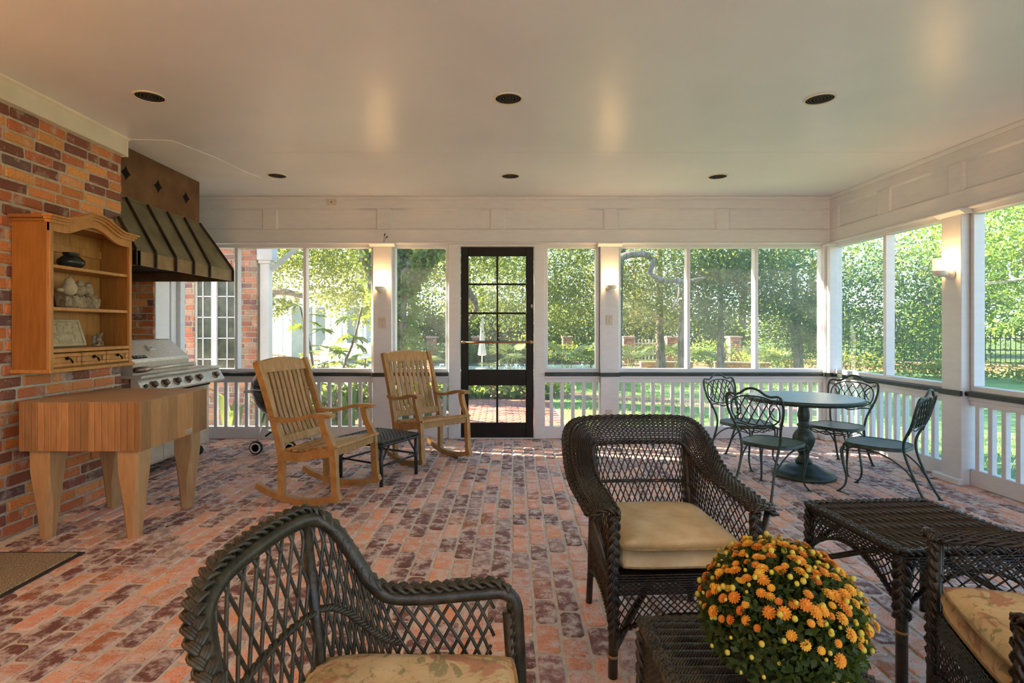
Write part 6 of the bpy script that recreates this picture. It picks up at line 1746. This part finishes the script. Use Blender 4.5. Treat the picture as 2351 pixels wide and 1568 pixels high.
def garden_chair(label, loc, rz, mat):
    t = thing('garden_chair', label, 'chair', loc, rz, 'garden chairs on the far patio')
    m = MB(); m.cbox(-0.27, 0.27, -0.25, 0.27, 0.36, 0.40, 0.006); m.build('seat', mat, t)
    for k in range(5):
        m = MB(); m.bar((-0.22 + k * 0.11, -0.22, 0.38), (-0.22 + k * 0.11, -0.50, 1.02 - 0.02 * abs(k - 2)), 0.09, 0.02, (0, 1, 0.4), 0.003); m.build('back_slat', mat, t)
    for s in (-1, 1):
        m = MB(); m.cbox(s * 0.31 - 0.055, s * 0.31 + 0.055, -0.35, 0.32, 0.56, 0.585, 0.006); m.build('armrest', mat, t)
        for y in (-0.28, 0.26):
            m = MB(); m.cbox(s * 0.29 - 0.03, s * 0.29 + 0.03, y - 0.03, y + 0.03, 0, 0.56, 0.004); m.build('leg', mat, t)
garden_chair('pale teak garden chair at left end of the far sunny patio', (-6.85, 16.3, GZ + 0.01), -0.9, M['teak_out'])
garden_chair('pale teak garden chair turned away on the far sunny patio', (-5.9, 17.2, GZ + 0.01), 2.4, M['teak_out'])
garden_chair('white garden chair in middle of the far sunny patio', (-5.0, 15.6, GZ + 0.01), 0.8, M['bright_white'])
t = thing('garden_table', 'low pale teak table between chairs on the far patio', 'table', (-6.2, 16.4, GZ + 0.01))
m = MB(); m.cbox(-0.4, 0.4, -0.4, 0.4, 0.42, 0.46, 0.01); m.build('table_top', M['teak_out'], t)
for sx in (-1, 1):
    for sy in (-1, 1):
        m = MB(); m.cbox(sx * 0.34 - 0.03, sx * 0.34 + 0.03, sy * 0.34 - 0.03, sy * 0.34 + 0.03, 0, 0.42, 0.004); m.build('leg', M['teak_out'], t)
t = thing('white_bench', 'white slatted garden bench by the grey green doors', 'bench', (-4.7, 17.6, GZ + 0.01), 0.1)
m = MB(); m.cbox(-0.6, 0.6, -0.2, 0.2, 0.42, 0.46, 0.006); m.build('seat', M['bright_white'], t)
m = MB(); m.cbox(-0.6, 0.6, 0.2, 0.24, 0.46, 0.90, 0.006); m.build('backrest', M['bright_white'], t)
for sx in (-1, 1):
    for sy in (-1, 1):
        m = MB(); m.cbox(sx * 0.55 - 0.03, sx * 0.55 + 0.03, sy * 0.17 - 0.03, sy * 0.17 + 0.03, 0, 0.44, 0.004); m.build('leg', M['bright_white'], t)

# closed white parasol by the pool
t = thing('parasol', 'closed white patio parasol seen through the black door', 'parasol', (-0.60, 18.1, GZ + 0.02))
m = MB(); m.tube([(0, 0, 0), (0, 0, 1.95)], 0.022, 8); m.build('pole', M['bright_white'], t)
m = MB(); m.lathe([(0.03, 1.78), (0.05, 1.72), (0.075, 1.35), (0.11, 0.85), (0.17, 0.50), (0.13, 0.46), (0.02, 0.5)], 24, flute=8, fdepth=0.45, frange=(0.4, 1.5)); m.build('folded_canopy', M['bright_white'], t)
m = MB(); m.lathe([(0, 0), (0.22, 0), (0.22, 0.05), (0.05, 0.09), (0, 0.09)], 20); m.build('base', M['paving'], t)
m = MB(); m.box(-2.4, 4.4, 18.3, 21.0, GZ - 0.02, GZ + 0.015); po = m.build('pool_water', mk('pool_water', (0.10, 0.19, 0.20), (0.16, 0.26, 0.27), 2, 3, rough=0.05, spec=0.8)); tag(po, 'blue grey swimming pool water beyond the lawn', 'pool')

# ---- brick piers and pickets at the back of the garden
M['brick_far'] = mk_brick('far_brick', 'attr', (0.62, 0.55, 0.5), 0.5, 0.5, 0.7)
def mini_bricks(name, parent, x0, x1, y0, y1, z0, z1, seed):
    rr = random.Random(seed); fm = MB(); cols = []; r = 0; z = z0
    while z < z1:
        zz = min(z + 0.085, z1); x = x0 - (0.12 if r % 2 else 0)
        while x < x1:
            a, b = max(x, x0), min(x + 0.24, x1)
            if b - a > 0.03:
                fm.box(a + 0.004, b - 0.004, y0, y1, z + 0.005, zz - 0.005); cols += [pick(HOUSE_PAL, rr)] * 6
            x += 0.24
        z = zz; r += 1
    me = fm.mesh(name, M['brick_far'])
    if len(me.polygons) == len(cols): col_attr(me, cols)
    o = obj(name, me, parent); o['kind'] = 'stuff'
    return o
for x, w_, nm in ((-2.80, 0.36, 'left of the door through the narrow screen'), (-0.95, 0.40, 'behind the parasol'), (2.75, 0.36, 'right of the door behind palmettos'), (5.25, 0.42, 'left of the sunny pickets'), (7.05, 0.5, 'right of the sunny pickets'), (9.6, 0.45, 'behind the round topped shrub')):
    t = thing('brick_pier', 'brick garden wall pier ' + nm, 'pier', (x, 22.3, GZ), 0, 'garden wall piers')
    mini_bricks('brickwork', t, -w_ / 2, w_ / 2, -w_ / 2, w_ / 2, 0, 0.98, int(x * 10 + 50))
    m = MB(); m.cbox(-w_ / 2 - 0.04, w_ / 2 + 0.04, -w_ / 2 - 0.04, w_ / 2 + 0.04, 0.98, 1.06, 0.01); m.build('cap', mk('pier_cap', (0.36, 0.22, 0.17), (0.48, 0.33, 0.26), 9, 4, rough=0.9) if 'pier_cap' not in bpy.data.materials else bpy.data.materials['pier_cap'], t)
M['picket'] = mk('pale_picket', (0.55, 0.47, 0.33), (0.62, 0.55, 0.40), 6, 2, rough=0.8)
fe = thing('picket_fence', 'pale picket fence panel between two brick piers in the garden', 'fence', (5.5, 22.4, GZ))
m = MB()
for q in range(9): m.cbox(0.02 + q * 0.155, 0.08 + q * 0.155, -0.015, 0.015, 0.1, 0.92, 0.004)
m.build('pickets', M['picket'], fe)['kind'] = 'stuff'
m = MB(); m.cbox(-0.03, 1.35, 0.015, 0.05, 0.30, 0.37, 0.004); m.cbox(-0.03, 1.35, 0.015, 0.05, 0.72, 0.79, 0.004); m.build('rails', M['picket'], fe)
for (a, b, nm) in (((4.85, 18.75), (6.6, 18.6), 'left of the twin tree trunks'), ((7.35, 18.6), (9.0, 18.2), 'in front of the low shrubs')):
    t = thing('garden_curb', 'low brick garden curb ' + nm, 'curb', (a[0], a[1], GZ), math.atan2(b[1] - a[1], b[0] - a[0]))
    L = math.hypot(b[0] - a[0], b[1] - a[1]); mini_bricks('brickwork', t, 0, L, -0.12, 0.12, 0, 0.20, 71)
    m = MB(); m.cbox(-0.02, L + 0.02, -0.15, 0.15, 0.20, 0.25, 0.01); m.build('coping', mk('curb_coping', (0.34, 0.20, 0.16), (0.46, 0.30, 0.24), 9, 4, rough=0.9) if 'curb_coping' not in bpy.data.materials else bpy.data.materials['curb_coping'], t)

# ---- iron fence on a low brick wall at the right
a, b = Vector((10.4, 19.7)), Vector((19.5, 13.9)); L = (b - a).length; ang = math.atan2(b.y - a.y, b.x - a.x)
t = thing('low_brick_wall', 'low red brick wall under the iron fence at right', 'wall', (a.x, a.y, GZ), ang)
mini_bricks('brickwork', t, 0, L, -0.15, 0.15, 0, 0.24, 77)
m = MB(); m.cbox(0, L, -0.17, 0.17, 0.24, 0.29, 0.008); m.build('coping', mk('brick_coping', (0.30, 0.13, 0.10), (0.40, 0.20, 0.15), 12, 4, rough=0.9), t)
t = thing('iron_fence', 'black iron railing fence standing on the low brick wall', 'fence', (a.x, a.y, GZ + 0.29), ang)
m = MB()
for q in range(int(L / 0.115)):
    x = 0.06 + q * 0.115; m.box(x - 0.009, x + 0.009, -0.009, 0.009, 0, 0.93)
m.build('bars', M['black'], t)['kind'] = 'stuff'
m = MB()
for z in (0.06, 0.44, 0.80): m.box(0, L, -0.012, 0.012, z - 0.014, z + 0.014)
m.build('rails', M['black'], t)
for q in range(5):
    x = L * (q + 0.35) / 5; m = MB(); m.cbox(x - 0.03, x + 0.03, -0.03, 0.03, 0, 1.05, 0.004); m.build('fence_post', M['black'], t)

# ---- trees
def cloud(rg, c, r, n, clumps, spread=0.22, hollow=0.35, flat=0.0):
    """leaf positions in clumps through an ellipsoid"""
    c = np.asarray(c, float); r = np.asarray(r, float)
    d = rg.normal(size=(clumps, 3)); d /= np.linalg.norm(d, axis=1, keepdims=True)
    cc = d * (hollow + (1 - hollow) * rg.random((clumps, 1)) ** 0.6)
    idx = rg.integers(0, clumps, n)
    s = spread * (0.6 + 0.8 * rg.random(clumps))
    P = cc[idx] + rg.normal(size=(n, 3)) * s[idx][:, None] * np.array([1, 1, 0.7])
    return c + P * r

def tree(name, label, base, stems, crowns, leaf, mat, seed, group=None, bark=None, cat='tree', aspect=0.5, branches=0):
    """stems: lists of (x,y,z,r); crowns: (centre, radii, leaves, clumps)"""
    t = thing(name, label, cat, (base[0], base[1], GZ), 0, group)
    rg = np.random.default_rng(seed); bx = np.array([base[0], base[1], GZ])
    for s in stems:
        p = np.array([(x, y, z) for x, y, z, r in s]) - bx; rr = np.array([r for *_, r in s])
        d = crv(np.hstack([p, rr[:, None]]), max(8, len(s) * 5))
        m = MB(); m.tube(d[:, :3], np.maximum(d[:, 3], 0.004), 10); m.build('trunk' if s is stems[0] else 'limb', bark or M['bark'], t, True)
    if branches:
        m = MB()
        for (c, r, n, k) in crowns:
            for q in range(branches):
                d = rg.normal(size=3); d /= np.linalg.norm(d)
                p0 = np.array(c) - bx + np.array([0, 0, -0.5 * r[2]]); p1 = np.array(c) - bx + d * np.array(r) * 0.9
                mid = (p0 + p1) / 2 + rg.normal(size=3) * 0.2
                m.tube(crv([p0, mid, p1], 8), np.linspace(0.03, 0.006, 8), 5)
        o = m.build('branches', bark or M['bark'], t, True); o['kind'] = 'stuff'
    P = np.vstack([cloud(rg, c, r, n, k) for (c, r, n, k) in crowns])
    P = P[P[:, 2] > GZ + 0.02] - bx
    o = obj('foliage', leaf_mesh('foliage', P, leaf, mat, seed + 1, aspect), t); o['kind'] = 'stuff'
    return t

# ivy clad oak just beyond the left post
iv = tree('ivy_oak', 'ivy covered oak with forked trunk just left of the black door', (-2.05, 10.6),
    [[(-2.05, 10.6, GZ, 0.34), (-2.10, 10.6, 0.6, 0.28), (-2.08, 10.6, 1.4, 0.25), (-2.02, 10.6, 2.0, 0.24), (-1.65, 10.55, 2.5, 0.17), (-1.15, 10.5, 3.0, 0.15), (-0.6, 10.5, 3.5, 0.12)],
     [(-2.10, 10.6, 1.2, 0.22), (-2.35, 10.6, 1.9, 0.17), (-2.58, 10.6, 2.6, 0.15), (-2.75, 10.7, 3.6, 0.13)],
     [(-1.9, 10.58, 2.05, 0.12), (-2.0, 10.6, 2.6, 0.13), (-2.02, 10.7, 3.4, 0.12)],
     [(-0.9, 10.6, 3.2, 0.07), (-1.0, 11.4, 2.6, 0.08), (-0.8, 12.2, 2.2, 0.09), (-0.55, 12.6, 1.75, 0.06), (-0.8, 12.9, 1.4, 0.03)]],
    [((-3.4, 11.5, 4.3), (2.4, 2.2, 1.5), 6500, 60), ((-0.6, 11.3, 4.4), (2.3, 2.0, 1.4), 6000, 60), ((-1.2, 12.6, 3.0), (1.6, 1.0, 1.0), 2600, 40)], 0.10, M['leaf_oak'], 41)
rg = np.random.default_rng(77); IV = []
for (p, q, r) in (((-2.05, 10.6, GZ), (-2.02, 10.6, 2.0), 0.33), ((-2.0, 10.6, 1.9), (-1.3, 10.5, 2.85), 0.19), ((-2.1, 10.6, 1.1), (-2.7, 10.65, 3.4), 0.24), ((-1.95, 10.6, 2.0), (-2.02, 10.7, 3.3), 0.18)):
    n = 1500; f = rg.random(n)[:, None]; a = rg.random(n) * TAU
    IV.append(np.array(p) + (np.array(q) - np.array(p)) * f + np.stack([np.cos(a), np.sin(a), rg.normal(size=n) * 0.2], 1) * r * (0.9 + 0.5 * rg.random((n, 1))))
o = obj('ivy', leaf_mesh('ivy', np.vstack(IV) - np.array([-2.05, 10.6, GZ]), 0.10, M['leaf_ivy'], 9, 0.8, droop=0.6), iv); o['kind'] = 'stuff'

tree('live_oak', 'wide live oak with bare crooked limb at upper right of door', (3.2, 15.2),
    [[(3.2, 15.2, GZ, 0.22), (3.25, 15.2, 1.5, 0.18), (3.3, 15.0, 3.4, 0.17), (3.4, 14.0, 3.6, 0.14)],
     [(2.6, 13.2, 2.80, 0.095), (3.0, 13.1, 3.0, 0.09), (3.45, 13.1, 3.05, 0.08), (3.72, 13.1, 2.88, 0.065), (3.62, 13.1, 2.60, 0.06), (3.95, 13.1, 2.42, 0.058), (4.5, 13.1, 2.40, 0.045), (4.95, 13.1, 2.48, 0.035)],
     [(4.35, 13.1, 2.35, 0.03), (4.3, 13.1, 2.0, 0.025), (4.1, 13.0, 1.7, 0.015)]],
    [((1.2, 15.5, 3.5), (1.8, 1.6, 1.7), 6500, 70), ((4.3, 14.6, 3.3), (2.0, 1.5, 1.5), 6500, 70), ((2.3, 15.8, 2.0), (1.4, 1.0, 1.0), 3000, 40), ((0.2, 16.5, 2.6), (1.5, 1.2, 1.4), 4200, 50)], 0.10, M['leaf_oak'], 43)
tree('cypress_tree', 'russet tinged cypress left of centre in the wide right screen', (5.0, 17.0),
    [[(5.05, 17.0, GZ, 0.16), (5.0, 17.0, 1.6, 0.12), (5.0, 17.0, 4.5, 0.08)]],
    [((4.8, 16.8, 2.7), (1.6, 1.2, 1.7), 6000, 80), ((3.6, 17.4, 2.2), (1.2, 1.0, 1.3), 3000, 50)], 0.11, M['leaf_russet'], 45, aspect=0.28)
tree('holly_tree', 'dense blue green holly filling the far right back screen', (8.05, 14.6),
    [[(8.05, 14.6, GZ, 0.13), (8.0, 14.6, 1.2, 0.10), (7.9, 14.6, 3.0, 0.06)]],
    [((7.75, 14.4, 2.4), (1.35, 1.2, 1.7), 9500, 120), ((8.3, 14.6, 1.4), (0.9, 0.9, 0.9), 3200, 50)], 0.085, M['leaf_blue'], 47)
tree('holly_tree', 'blue green holly over the low curb in middle right screen', (6.15, 15.0),
    [[(6.1, 15.0, GZ, 0.11), (6.1, 15.0, 1.0, 0.09), (6.1, 15.0, 3.0, 0.05)], [(5.0, 15.0, GZ, 0.10), (5.05, 15.0, 1.6, 0.09), (5.3, 15.0, 2.6, 0.06)]],
    [((6.0, 14.8, 2.2), (1.25, 1.1, 1.2), 7000, 90), ((6.3, 15.2, 3.4), (1.5, 1.2, 1.0), 5000, 60)], 0.085, M['leaf_blue'], 49)
tree('camellia', 'dark glossy camellia mass in the screens near the right corner', (10.9, 15.2),
    [[(10.9, 15.2, GZ, 0.10), (10.9, 15.2, 2.5, 0.06)]],
    [((10.9, 15.0, 2.0), (1.5, 1.3, 1.9), 10000, 120), ((12.2, 14.4, 2.6), (1.3, 1.2, 1.4), 5200, 70)], 0.085, M['leaf_blue'], 51, branches=10, bark=M['bark_pale'])
tree('maple_tree', 'light green maple with pale leaning trunks in the far right screen', (11.8, 10.9),
    [[(12.3, 10.9, GZ, 0.10), (11.6, 10.9, 0.85, 0.085), (10.9, 10.9, 1.7, 0.06), (10.4, 10.9, 3.0, 0.04)], [(12.6, 10.9, GZ, 0.09), (12.0, 10.8, 1.0, 0.08), (11.2, 10.8, 2.3, 0.06), (11.0, 10.8, 3.6, 0.04)]],
    [((10.9, 10.9, 3.0), (1.9, 1.4, 1.4), 7000, 90), ((11.6, 10.4, 1.9), (1.2, 1.1, 0.6), 1500, 40)], 0.105, M['leaf_maple'], 53, branches=8, bark=M['bark_pale'])
tree('shade_tree', 'sunlit tree over the white patio in the left screens', (-7.2, 15.5),
    [[(-7.6, 15.0, GZ, 0.16), (-7.3, 15.0, 1.7, 0.13), (-6.2, 14.8, 2.25, 0.10), (-5.2, 14.6, 2.1, 0.06)]],
    [((-6.3, 15.0, 3.2), (1.9, 1.5, 1.0), 6500, 80), ((-4.2, 15.8, 3.0), (1.5, 1.3, 1.4), 6000, 70), ((-6.6, 15.0, 1.95), (0.8, 0.6, 0.4), 900, 30), ((-3.5, 15.2, 2.0), (0.8, 0.7, 0.6), 1500, 30)], 0.105, M['leaf_yellow'], 55)
# row of distant trees closing the garden
kinds = [('tall backdrop tree with yellow green crown behind the white garage', 'leaf_yellow'), ('pale backdrop tree behind the far patio posts', 'leaf_yellow'), ('backdrop oak behind the ivy covered trunk', 'leaf_oak'), ('hazy backdrop oak behind the closed parasol', 'leaf_oak'), ('backdrop oak right of the black door', 'leaf_oak'), ('russet backdrop tree behind the sunny pickets', 'leaf_russet'), ('backdrop tree behind the blue green hollies', 'leaf_oak'), ('yellow green backdrop tree behind the right corner post', 'leaf_yellow'), ('backdrop tree above the iron fence', 'leaf_maple'), ('farthest right backdrop tree behind the leaning maple', 'leaf_maple')]
for q, (lab, mt_) in enumerate(kinds):
    x = -15.5 + q * 4.6; y = 27.5 + (q % 3) * 1.6
    if q >= 8: x = 17.5 + (q - 8) * 6; y = 20.5 - (q - 8) * 5
    tree('backdrop_tree', lab, (x, y), [[(x, y, GZ, 0.22), (x + 0.2, y, 2.0, 0.17), (x, y, 5.0, 0.08)]],
        [((x, y, 4.4), (3.2, 2.2, 3.0), 5200, 70), ((x + 0.6, y - 0.6, 1.7), (2.6, 1.6, 1.2), 2600, 40)], 0.20, M[mt_], 100 + q * 3, 'backdrop trees')
# trees beside the house, out of frame, that shade the lawn and walls
for q, (x, y, lab) in enumerate(((-13.0, 9.5, 'shade oak left of the house wing'), (-12.5, 16.8, 'shade oak left of the garage'), (-9.8, 13.4, 'slim shade tree left of the patio'), (-11.0, 20.5, 'shade oak behind the left patio end'))):
    tree('shade_oak', lab, (x, y), [[(x, y, GZ, 0.24), (x, y, 4.4, 0.2), (x, y, 10.5, 0.08)]], [((x, y, 9.0), (3.0, 2.6, 3.2), 2300, 45), ((x, y - 1, 5.4), (2.2, 2.0, 1.4), 700, 22)], 0.2, M['leaf_oak'], 160 + q * 3, 'shade trees beside the house')
tree('lawn_tree', 'tree on the lawn outside the right screens, out of frame', (13.5, 4.5), [[(13.5, 4.5, GZ, 0.2), (13.5, 4.5, 2.0, 0.15), (13.5, 4.5, 5.0, 0.08)]], [((13.5, 4.5, 4.4), (2.8, 2.8, 2.6), 4200, 60), ((14, 8.0, 2.2), (1.6, 1.6, 1.7), 2200, 30)], 0.16, M['leaf_maple'], 190)

# shrubs along the far edge of the lawn
sh = [(-3.6, 20.9, 1.0, 'leaf_oak', 'under the ivy oak beside the pier'), (-1.6, 21.6, 0.9, 'leaf_oak', 'behind the parasol base'), (0.9, 21.8, 1.1, 'leaf_yellow', 'just right of the door panes'), (2.3, 21.2, 0.8, 'leaf_oak', 'below the live oak'), (4.0, 20.8, 0.7, 'leaf_oak', 'left of the sunny pickets'), (7.9, 20.4, 0.9, 'leaf_maple', 'behind the brick curb'), (9.2, 18.7, 0.65, 'leaf_yellow', 'clipped low near the right corner'), (10.9, 16.9, 0.6, 'leaf_yellow', 'at left end of the low brick wall'), (12.7, 15.3, 0.55, 'leaf_yellow', 'along middle of the low brick wall'), (14.6, 13.8, 0.6, 'leaf_yellow', 'along right end of the low brick wall')]
for q, (x, y, h, mt_, nm) in enumerate(sh):
    t = thing('garden_shrub', 'leafy garden shrub ' + nm, 'shrub', (x, y, GZ), 0, 'shrubs along the garden edge')
    rg = np.random.default_rng(200 + q)
    P = cloud(rg, (0, 0, h * 0.45), (1.15 if h > 0.62 else 1.5, 0.6, h * 0.55), 1700, 40); P = P[P[:, 2] > 0]
    o = obj('foliage', leaf_mesh('foliage', P, 0.10, M[mt_], 210 + q), t); o['kind'] = 'stuff'
    m = MB()
    for e in range(5): m.tube([(0, 0, 0), (rg.normal() * 0.3, rg.normal() * 0.2, h * 0.7)], 0.02, 5)
    m.build('stems', M['bark'], t)
# understory that closes the gaps below the distant crowns
und = [(-13.0, 25.0, 'leaf_yellow', 'left of the white garage'), (-3.2, 25.2, 'leaf_oak', 'behind the ivy oak and far pier'), (0.0, 25.6, 'leaf_oak', 'behind the parasol'), (3.0, 25.2, 'leaf_yellow', 'behind the screen right of the door'), (6.2, 25.4, 'leaf_oak', 'behind the picket fence'), (9.6, 24.6, 'leaf_oak', 'behind the holly trees'), (13.0, 23.0, 'leaf_maple', 'behind the right corner post'), (16.4, 20.6, 'leaf_maple', 'behind middle of the iron fence'), (19.8, 17.8, 'leaf_oak', 'behind right end of the iron fence'), (22.6, 14.2, 'leaf_maple', 'farthest right beyond the iron fence')]
for q, (x, y, mt_, nm) in enumerate(und):
    t = thing('understory_bush', 'tall leafy bush ' + nm, 'bush', (x, y, GZ), 0, 'bushes under the backdrop trees')
    rg = np.random.default_rng(400 + q); P = cloud(rg, (0, 0, 1.25), (2.1, 0.9, 1.35), 3400, 60, 0.26, 0.1); P = P[P[:, 2] > 0]
    o = obj('foliage', leaf_mesh('foliage', P, 0.17, M[mt_], 420 + q), t); o['kind'] = 'stuff'
    m = MB()
    for e in range(6): m.tube([(rg.normal() * 0.5, 0, 0), (rg.normal() * 0.9, rg.normal() * 0.3, 1.9)], 0.03, 5)
    m.build('stems', M['bark'], t)
# groundcover near the door and right lawn edge
for q, (x, y, rx, ry, h, mt_, nm) in enumerate(((-0.75, 11.3, 1.0, 0.55, 0.34, 'leaf_ivy', 'left pane of the door'), (0.45, 11.2, 0.9, 0.5, 0.36, 'leaf_maple', 'right pane of the door'))):
    t = thing('ground_ivy', 'low ivy clump at the end of brick walk through the ' + nm, 'ivy', (x, y, GZ), 0)
    rg = np.random.default_rng(230 + q); P = cloud(rg, (0, 0, h * 0.4), (rx, ry, h * 0.6), 1800, 40); P = P[P[:, 2] > 0]
    o = obj('foliage', leaf_mesh('foliage', P, 0.09, M[mt_], 240 + q, 0.8), t); o['kind'] = 'stuff'
for x, nm in ((-0.07, 'between the ivy clumps'), (0.58, 'at right of the ivy clumps')):
    t = thing('brick_edging', 'short brick edging post ' + nm, 'post', (x, 11.05, GZ), 0)
    mini_bricks('brickwork', t, -0.10, 0.10, -0.08, 0.08, 0, 0.34, 5)

# palmettos
def frond_mesh():
    m = MB(); n = 15
    for q in range(n):
        a = (q / (n - 1) - 0.5) * 2.6; L = 0.55 - 0.10 * abs(q / (n - 1) - 0.5); w = 0.02
        d = Vector((math.sin(a), math.cos(a), 0)); s = Vector((math.cos(a), -math.sin(a), 0))
        p = [(0, 0, 0), tuple(d * L * 0.5 + s * w + Vector((0, 0, 0.03))), tuple(d * L + Vector((0, 0, -0.10))), tuple(d * L * 0.5 - s * w + Vector((0, 0, 0.03)))]
        m.add(p, [(0, 1, 2, 3)])
    m.tube([(0, 0, 0), (0, -0.25, -0.08), (0, -0.45, -0.3)], 0.008, 4)
    return m.mesh('frond', M['palm'])
fme = frond_mesh(); rp = random.Random(15)
pals = [(-2.35, 16.4, 1.0, 'below the far brick pier in the narrow screen'), (-3.2, 17.2, 1.0, 'left of the far brick pier in the narrow screen'), (0.35, 17.0, 1.1, 'in the right door panes'), (-0.25, 16.2, 0.6, 'low in the left door panes'), (2.0, 16.2, 1.15, 'left in the screen right of the door'), (2.75, 16.4, 1.0, 'right in the screen right of the door'), (4.2, 17.2, 1.05, 'left of the pale trunk'), (5.3, 17.8, 1.1, 'before the picket fence'), (5.95, 18.0, 1.0, 'beside the low brick curb'), (6.55, 16.8, 0.95, 'at left of the middle right screen'), (8.4, 17.6, 0.9, 'left of the clipped shrub'), (8.9, 17.4, 0.8, 'under the holly at far right')]
for q, (x, y, s, nm) in enumerate(pals):
    t = thing('palmetto', 'fan leaved palmetto ' + nm, 'palm', (x, y, GZ), 0, 'palmettos along the lawn')
    for e in range(8):
        a = TAU * e / 8 + rp.uniform(-0.3, 0.3); el = rp.uniform(0.25, 1.0)
        o = obj('frond', fme, t, (math.cos(a) * 0.28 * s, math.sin(a) * 0.28 * s, (0.34 + 0.3 * el) * s), (el * 0.9 - 0.1, 0, a - math.pi / 2), (s, s, s))

# fatsia with big lobed leaves just outside the left screens
def fatsia_leaf():
    m = MB(); pts = [(0, -0.02, 0)]; n = 7; out = []
    for q in range(n):
        a = (q - 3) * 0.62; L = 0.22 - 0.022 * abs(q - 3)
        for (da, f, z) in ((-0.22, 0.45, 0.0), (-0.13, 0.78, 0.004), (0.0, 1.0, -0.022), (0.13, 0.78, 0.004), (0.22, 0.45, 0.0)):
            out.append((math.sin(a + da) * L * f, math.cos(a + da) * L * f, z))
    vs = pts + out; fs = [(0, i + 1, i + 2) for i in range(len(out) - 1)]
    m.add(vs, fs); return m.mesh('leaf', M['leaf_big'])
flm = fatsia_leaf(); rf = random.Random(22)
def fatsia(label, base, stems, n):
    t = thing('fatsia_shrub', label, 'shrub', (base[0], base[1], GZ), 0)
    B = np.array([base[0], base[1], GZ])
    for s in stems:
        d = crv(np.array(s) - B, 12); m = MB(); m.tube(d, np.linspace(0.03, 0.014, 12), 7); m.build('stem', M['bark'], t, True)
        for e in range(n):
            f = d[int(lerp(5, 11, (e + 0.5) / n))]; a = TAU * e * 0.38 + rf.uniform(-0.4, 0.4); r = rf.uniform(0.08, 0.26)
            p = f + np.array([math.cos(a) * r, math.sin(a) * r, rf.uniform(0.0, 0.18)])
            m = MB(); m.tube([tuple(f), tuple(p)], 0.004, 4); m.build('leaf_stalk', M['blade'], t)
            obj('leaf', flm, t, tuple(p), (rf.uniform(-0.7, -0.1), rf.uniform(-0.3, 0.3), a - math.pi / 2), (1, 1, 1))
fatsia('fatsia shrub with large lobed leaves left of the mullion', (-2.75, 8.05), [[(-2.75, 8.05, GZ), (-2.78, 8.05, 0.7), (-2.86, 8.0, 1.25), (-2.95, 7.95, 1.62)], [(-2.7, 8.1, GZ), (-2.66, 8.1, 0.4), (-2.62, 8.1, 0.75)]], 9)
fatsia('fatsia shrub with slanting stem and lobed leaves beside the ivy oak', (-2.42, 8.1), [[(-2.42, 8.1, GZ), (-2.36, 8.1, 0.6), (-2.18, 8.1, 1.1), (-2.05, 8.05, 1.58)], [(-2.1, 8.3, GZ), (-2.08, 8.3, 0.4), (-2.06, 8.3, 0.8)]], 9)
# strap leaved plants behind the railing
def strap(L, w):
    m = MB(); n = 9; vs = []; fs = []
    for q in range(n):
        f = q / (n - 1); ww = w * math.sin(math.pi * min(0.98, 0.12 + f * 0.88)) ** 0.8
        y = 0.45 * L * f ** 1.8; z = L * (f - 0.28 * f ** 3)
        vs += [(-ww, y, z + 0.012), (0, y, z), (ww, y, z + 0.012)]
    for q in range(n - 1):
        b = 3 * q; fs += [(b, b + 1, b + 4, b + 3), (b + 1, b + 2, b + 5, b + 4)]
    m.add(vs, fs); return m.mesh('leaf', M['leaf_big'], True)
stm = [strap(0.72, 0.055), strap(0.60, 0.05), strap(0.5, 0.045)]
r6 = random.Random(3)
for q, (x, y, nm) in enumerate(((-3.35, 6.75, 'nearest the gas grill'), (-2.95, 6.85, 'left of the kettle barbecue'), (-2.55, 6.8, 'behind the kettle barbecue'), (-1.95, 6.95, 'behind the left rocking chair'), (-1.55, 6.85, 'at the foot of the lamp post'))):
    t = thing('cast_iron_plant', 'broad strap leaved green plant behind the railing ' + nm, 'plant', (x, y, GZ), 0, 'strap leaved plants behind the railing')
    for e in range(9):
        a = r6.random() * TAU; s = r6.uniform(0.8, 1.2)
        obj('leaf', stm[e % 3], t, (math.cos(a) * 0.05, math.sin(a) * 0.05, 0), (r6.uniform(-0.15, 0.3), 0, a), (s, s, s))
for q, (x, y, h, nm) in enumerate(((-2.3, 7.6, 0.75, 'behind the left rocking chair'), (-1.7, 7.7, 0.8, 'right of the left rocking chair'), (-1.05, 7.4, 0.55, 'behind the right rocking chair'), (-2.75, 7.2, 0.5, 'below the brick house corner'))):
    t = thing('leafy_shrub', 'bright green leafy shrub seen between balusters ' + nm, 'shrub', (x, y, GZ), 0, 'shrubs behind the railing')
    rg = np.random.default_rng(300 + q); P = cloud(rg, (0, 0, h * 0.5), (0.42, 0.3, h * 0.55), 620, 26); P = P[P[:, 2] > 0.02]
    o = obj('foliage', leaf_mesh('foliage', P, 0.10, M['leaf_ivy'], 310 + q, 0.6), t); o['kind'] = 'stuff'
    m = MB()
    for e in range(4): m.tube([(0, 0, 0), (rg.normal() * 0.12, rg.normal() * 0.1, h * 0.7)], 0.012, 5)
    m.build('stems', M['bark'], t)
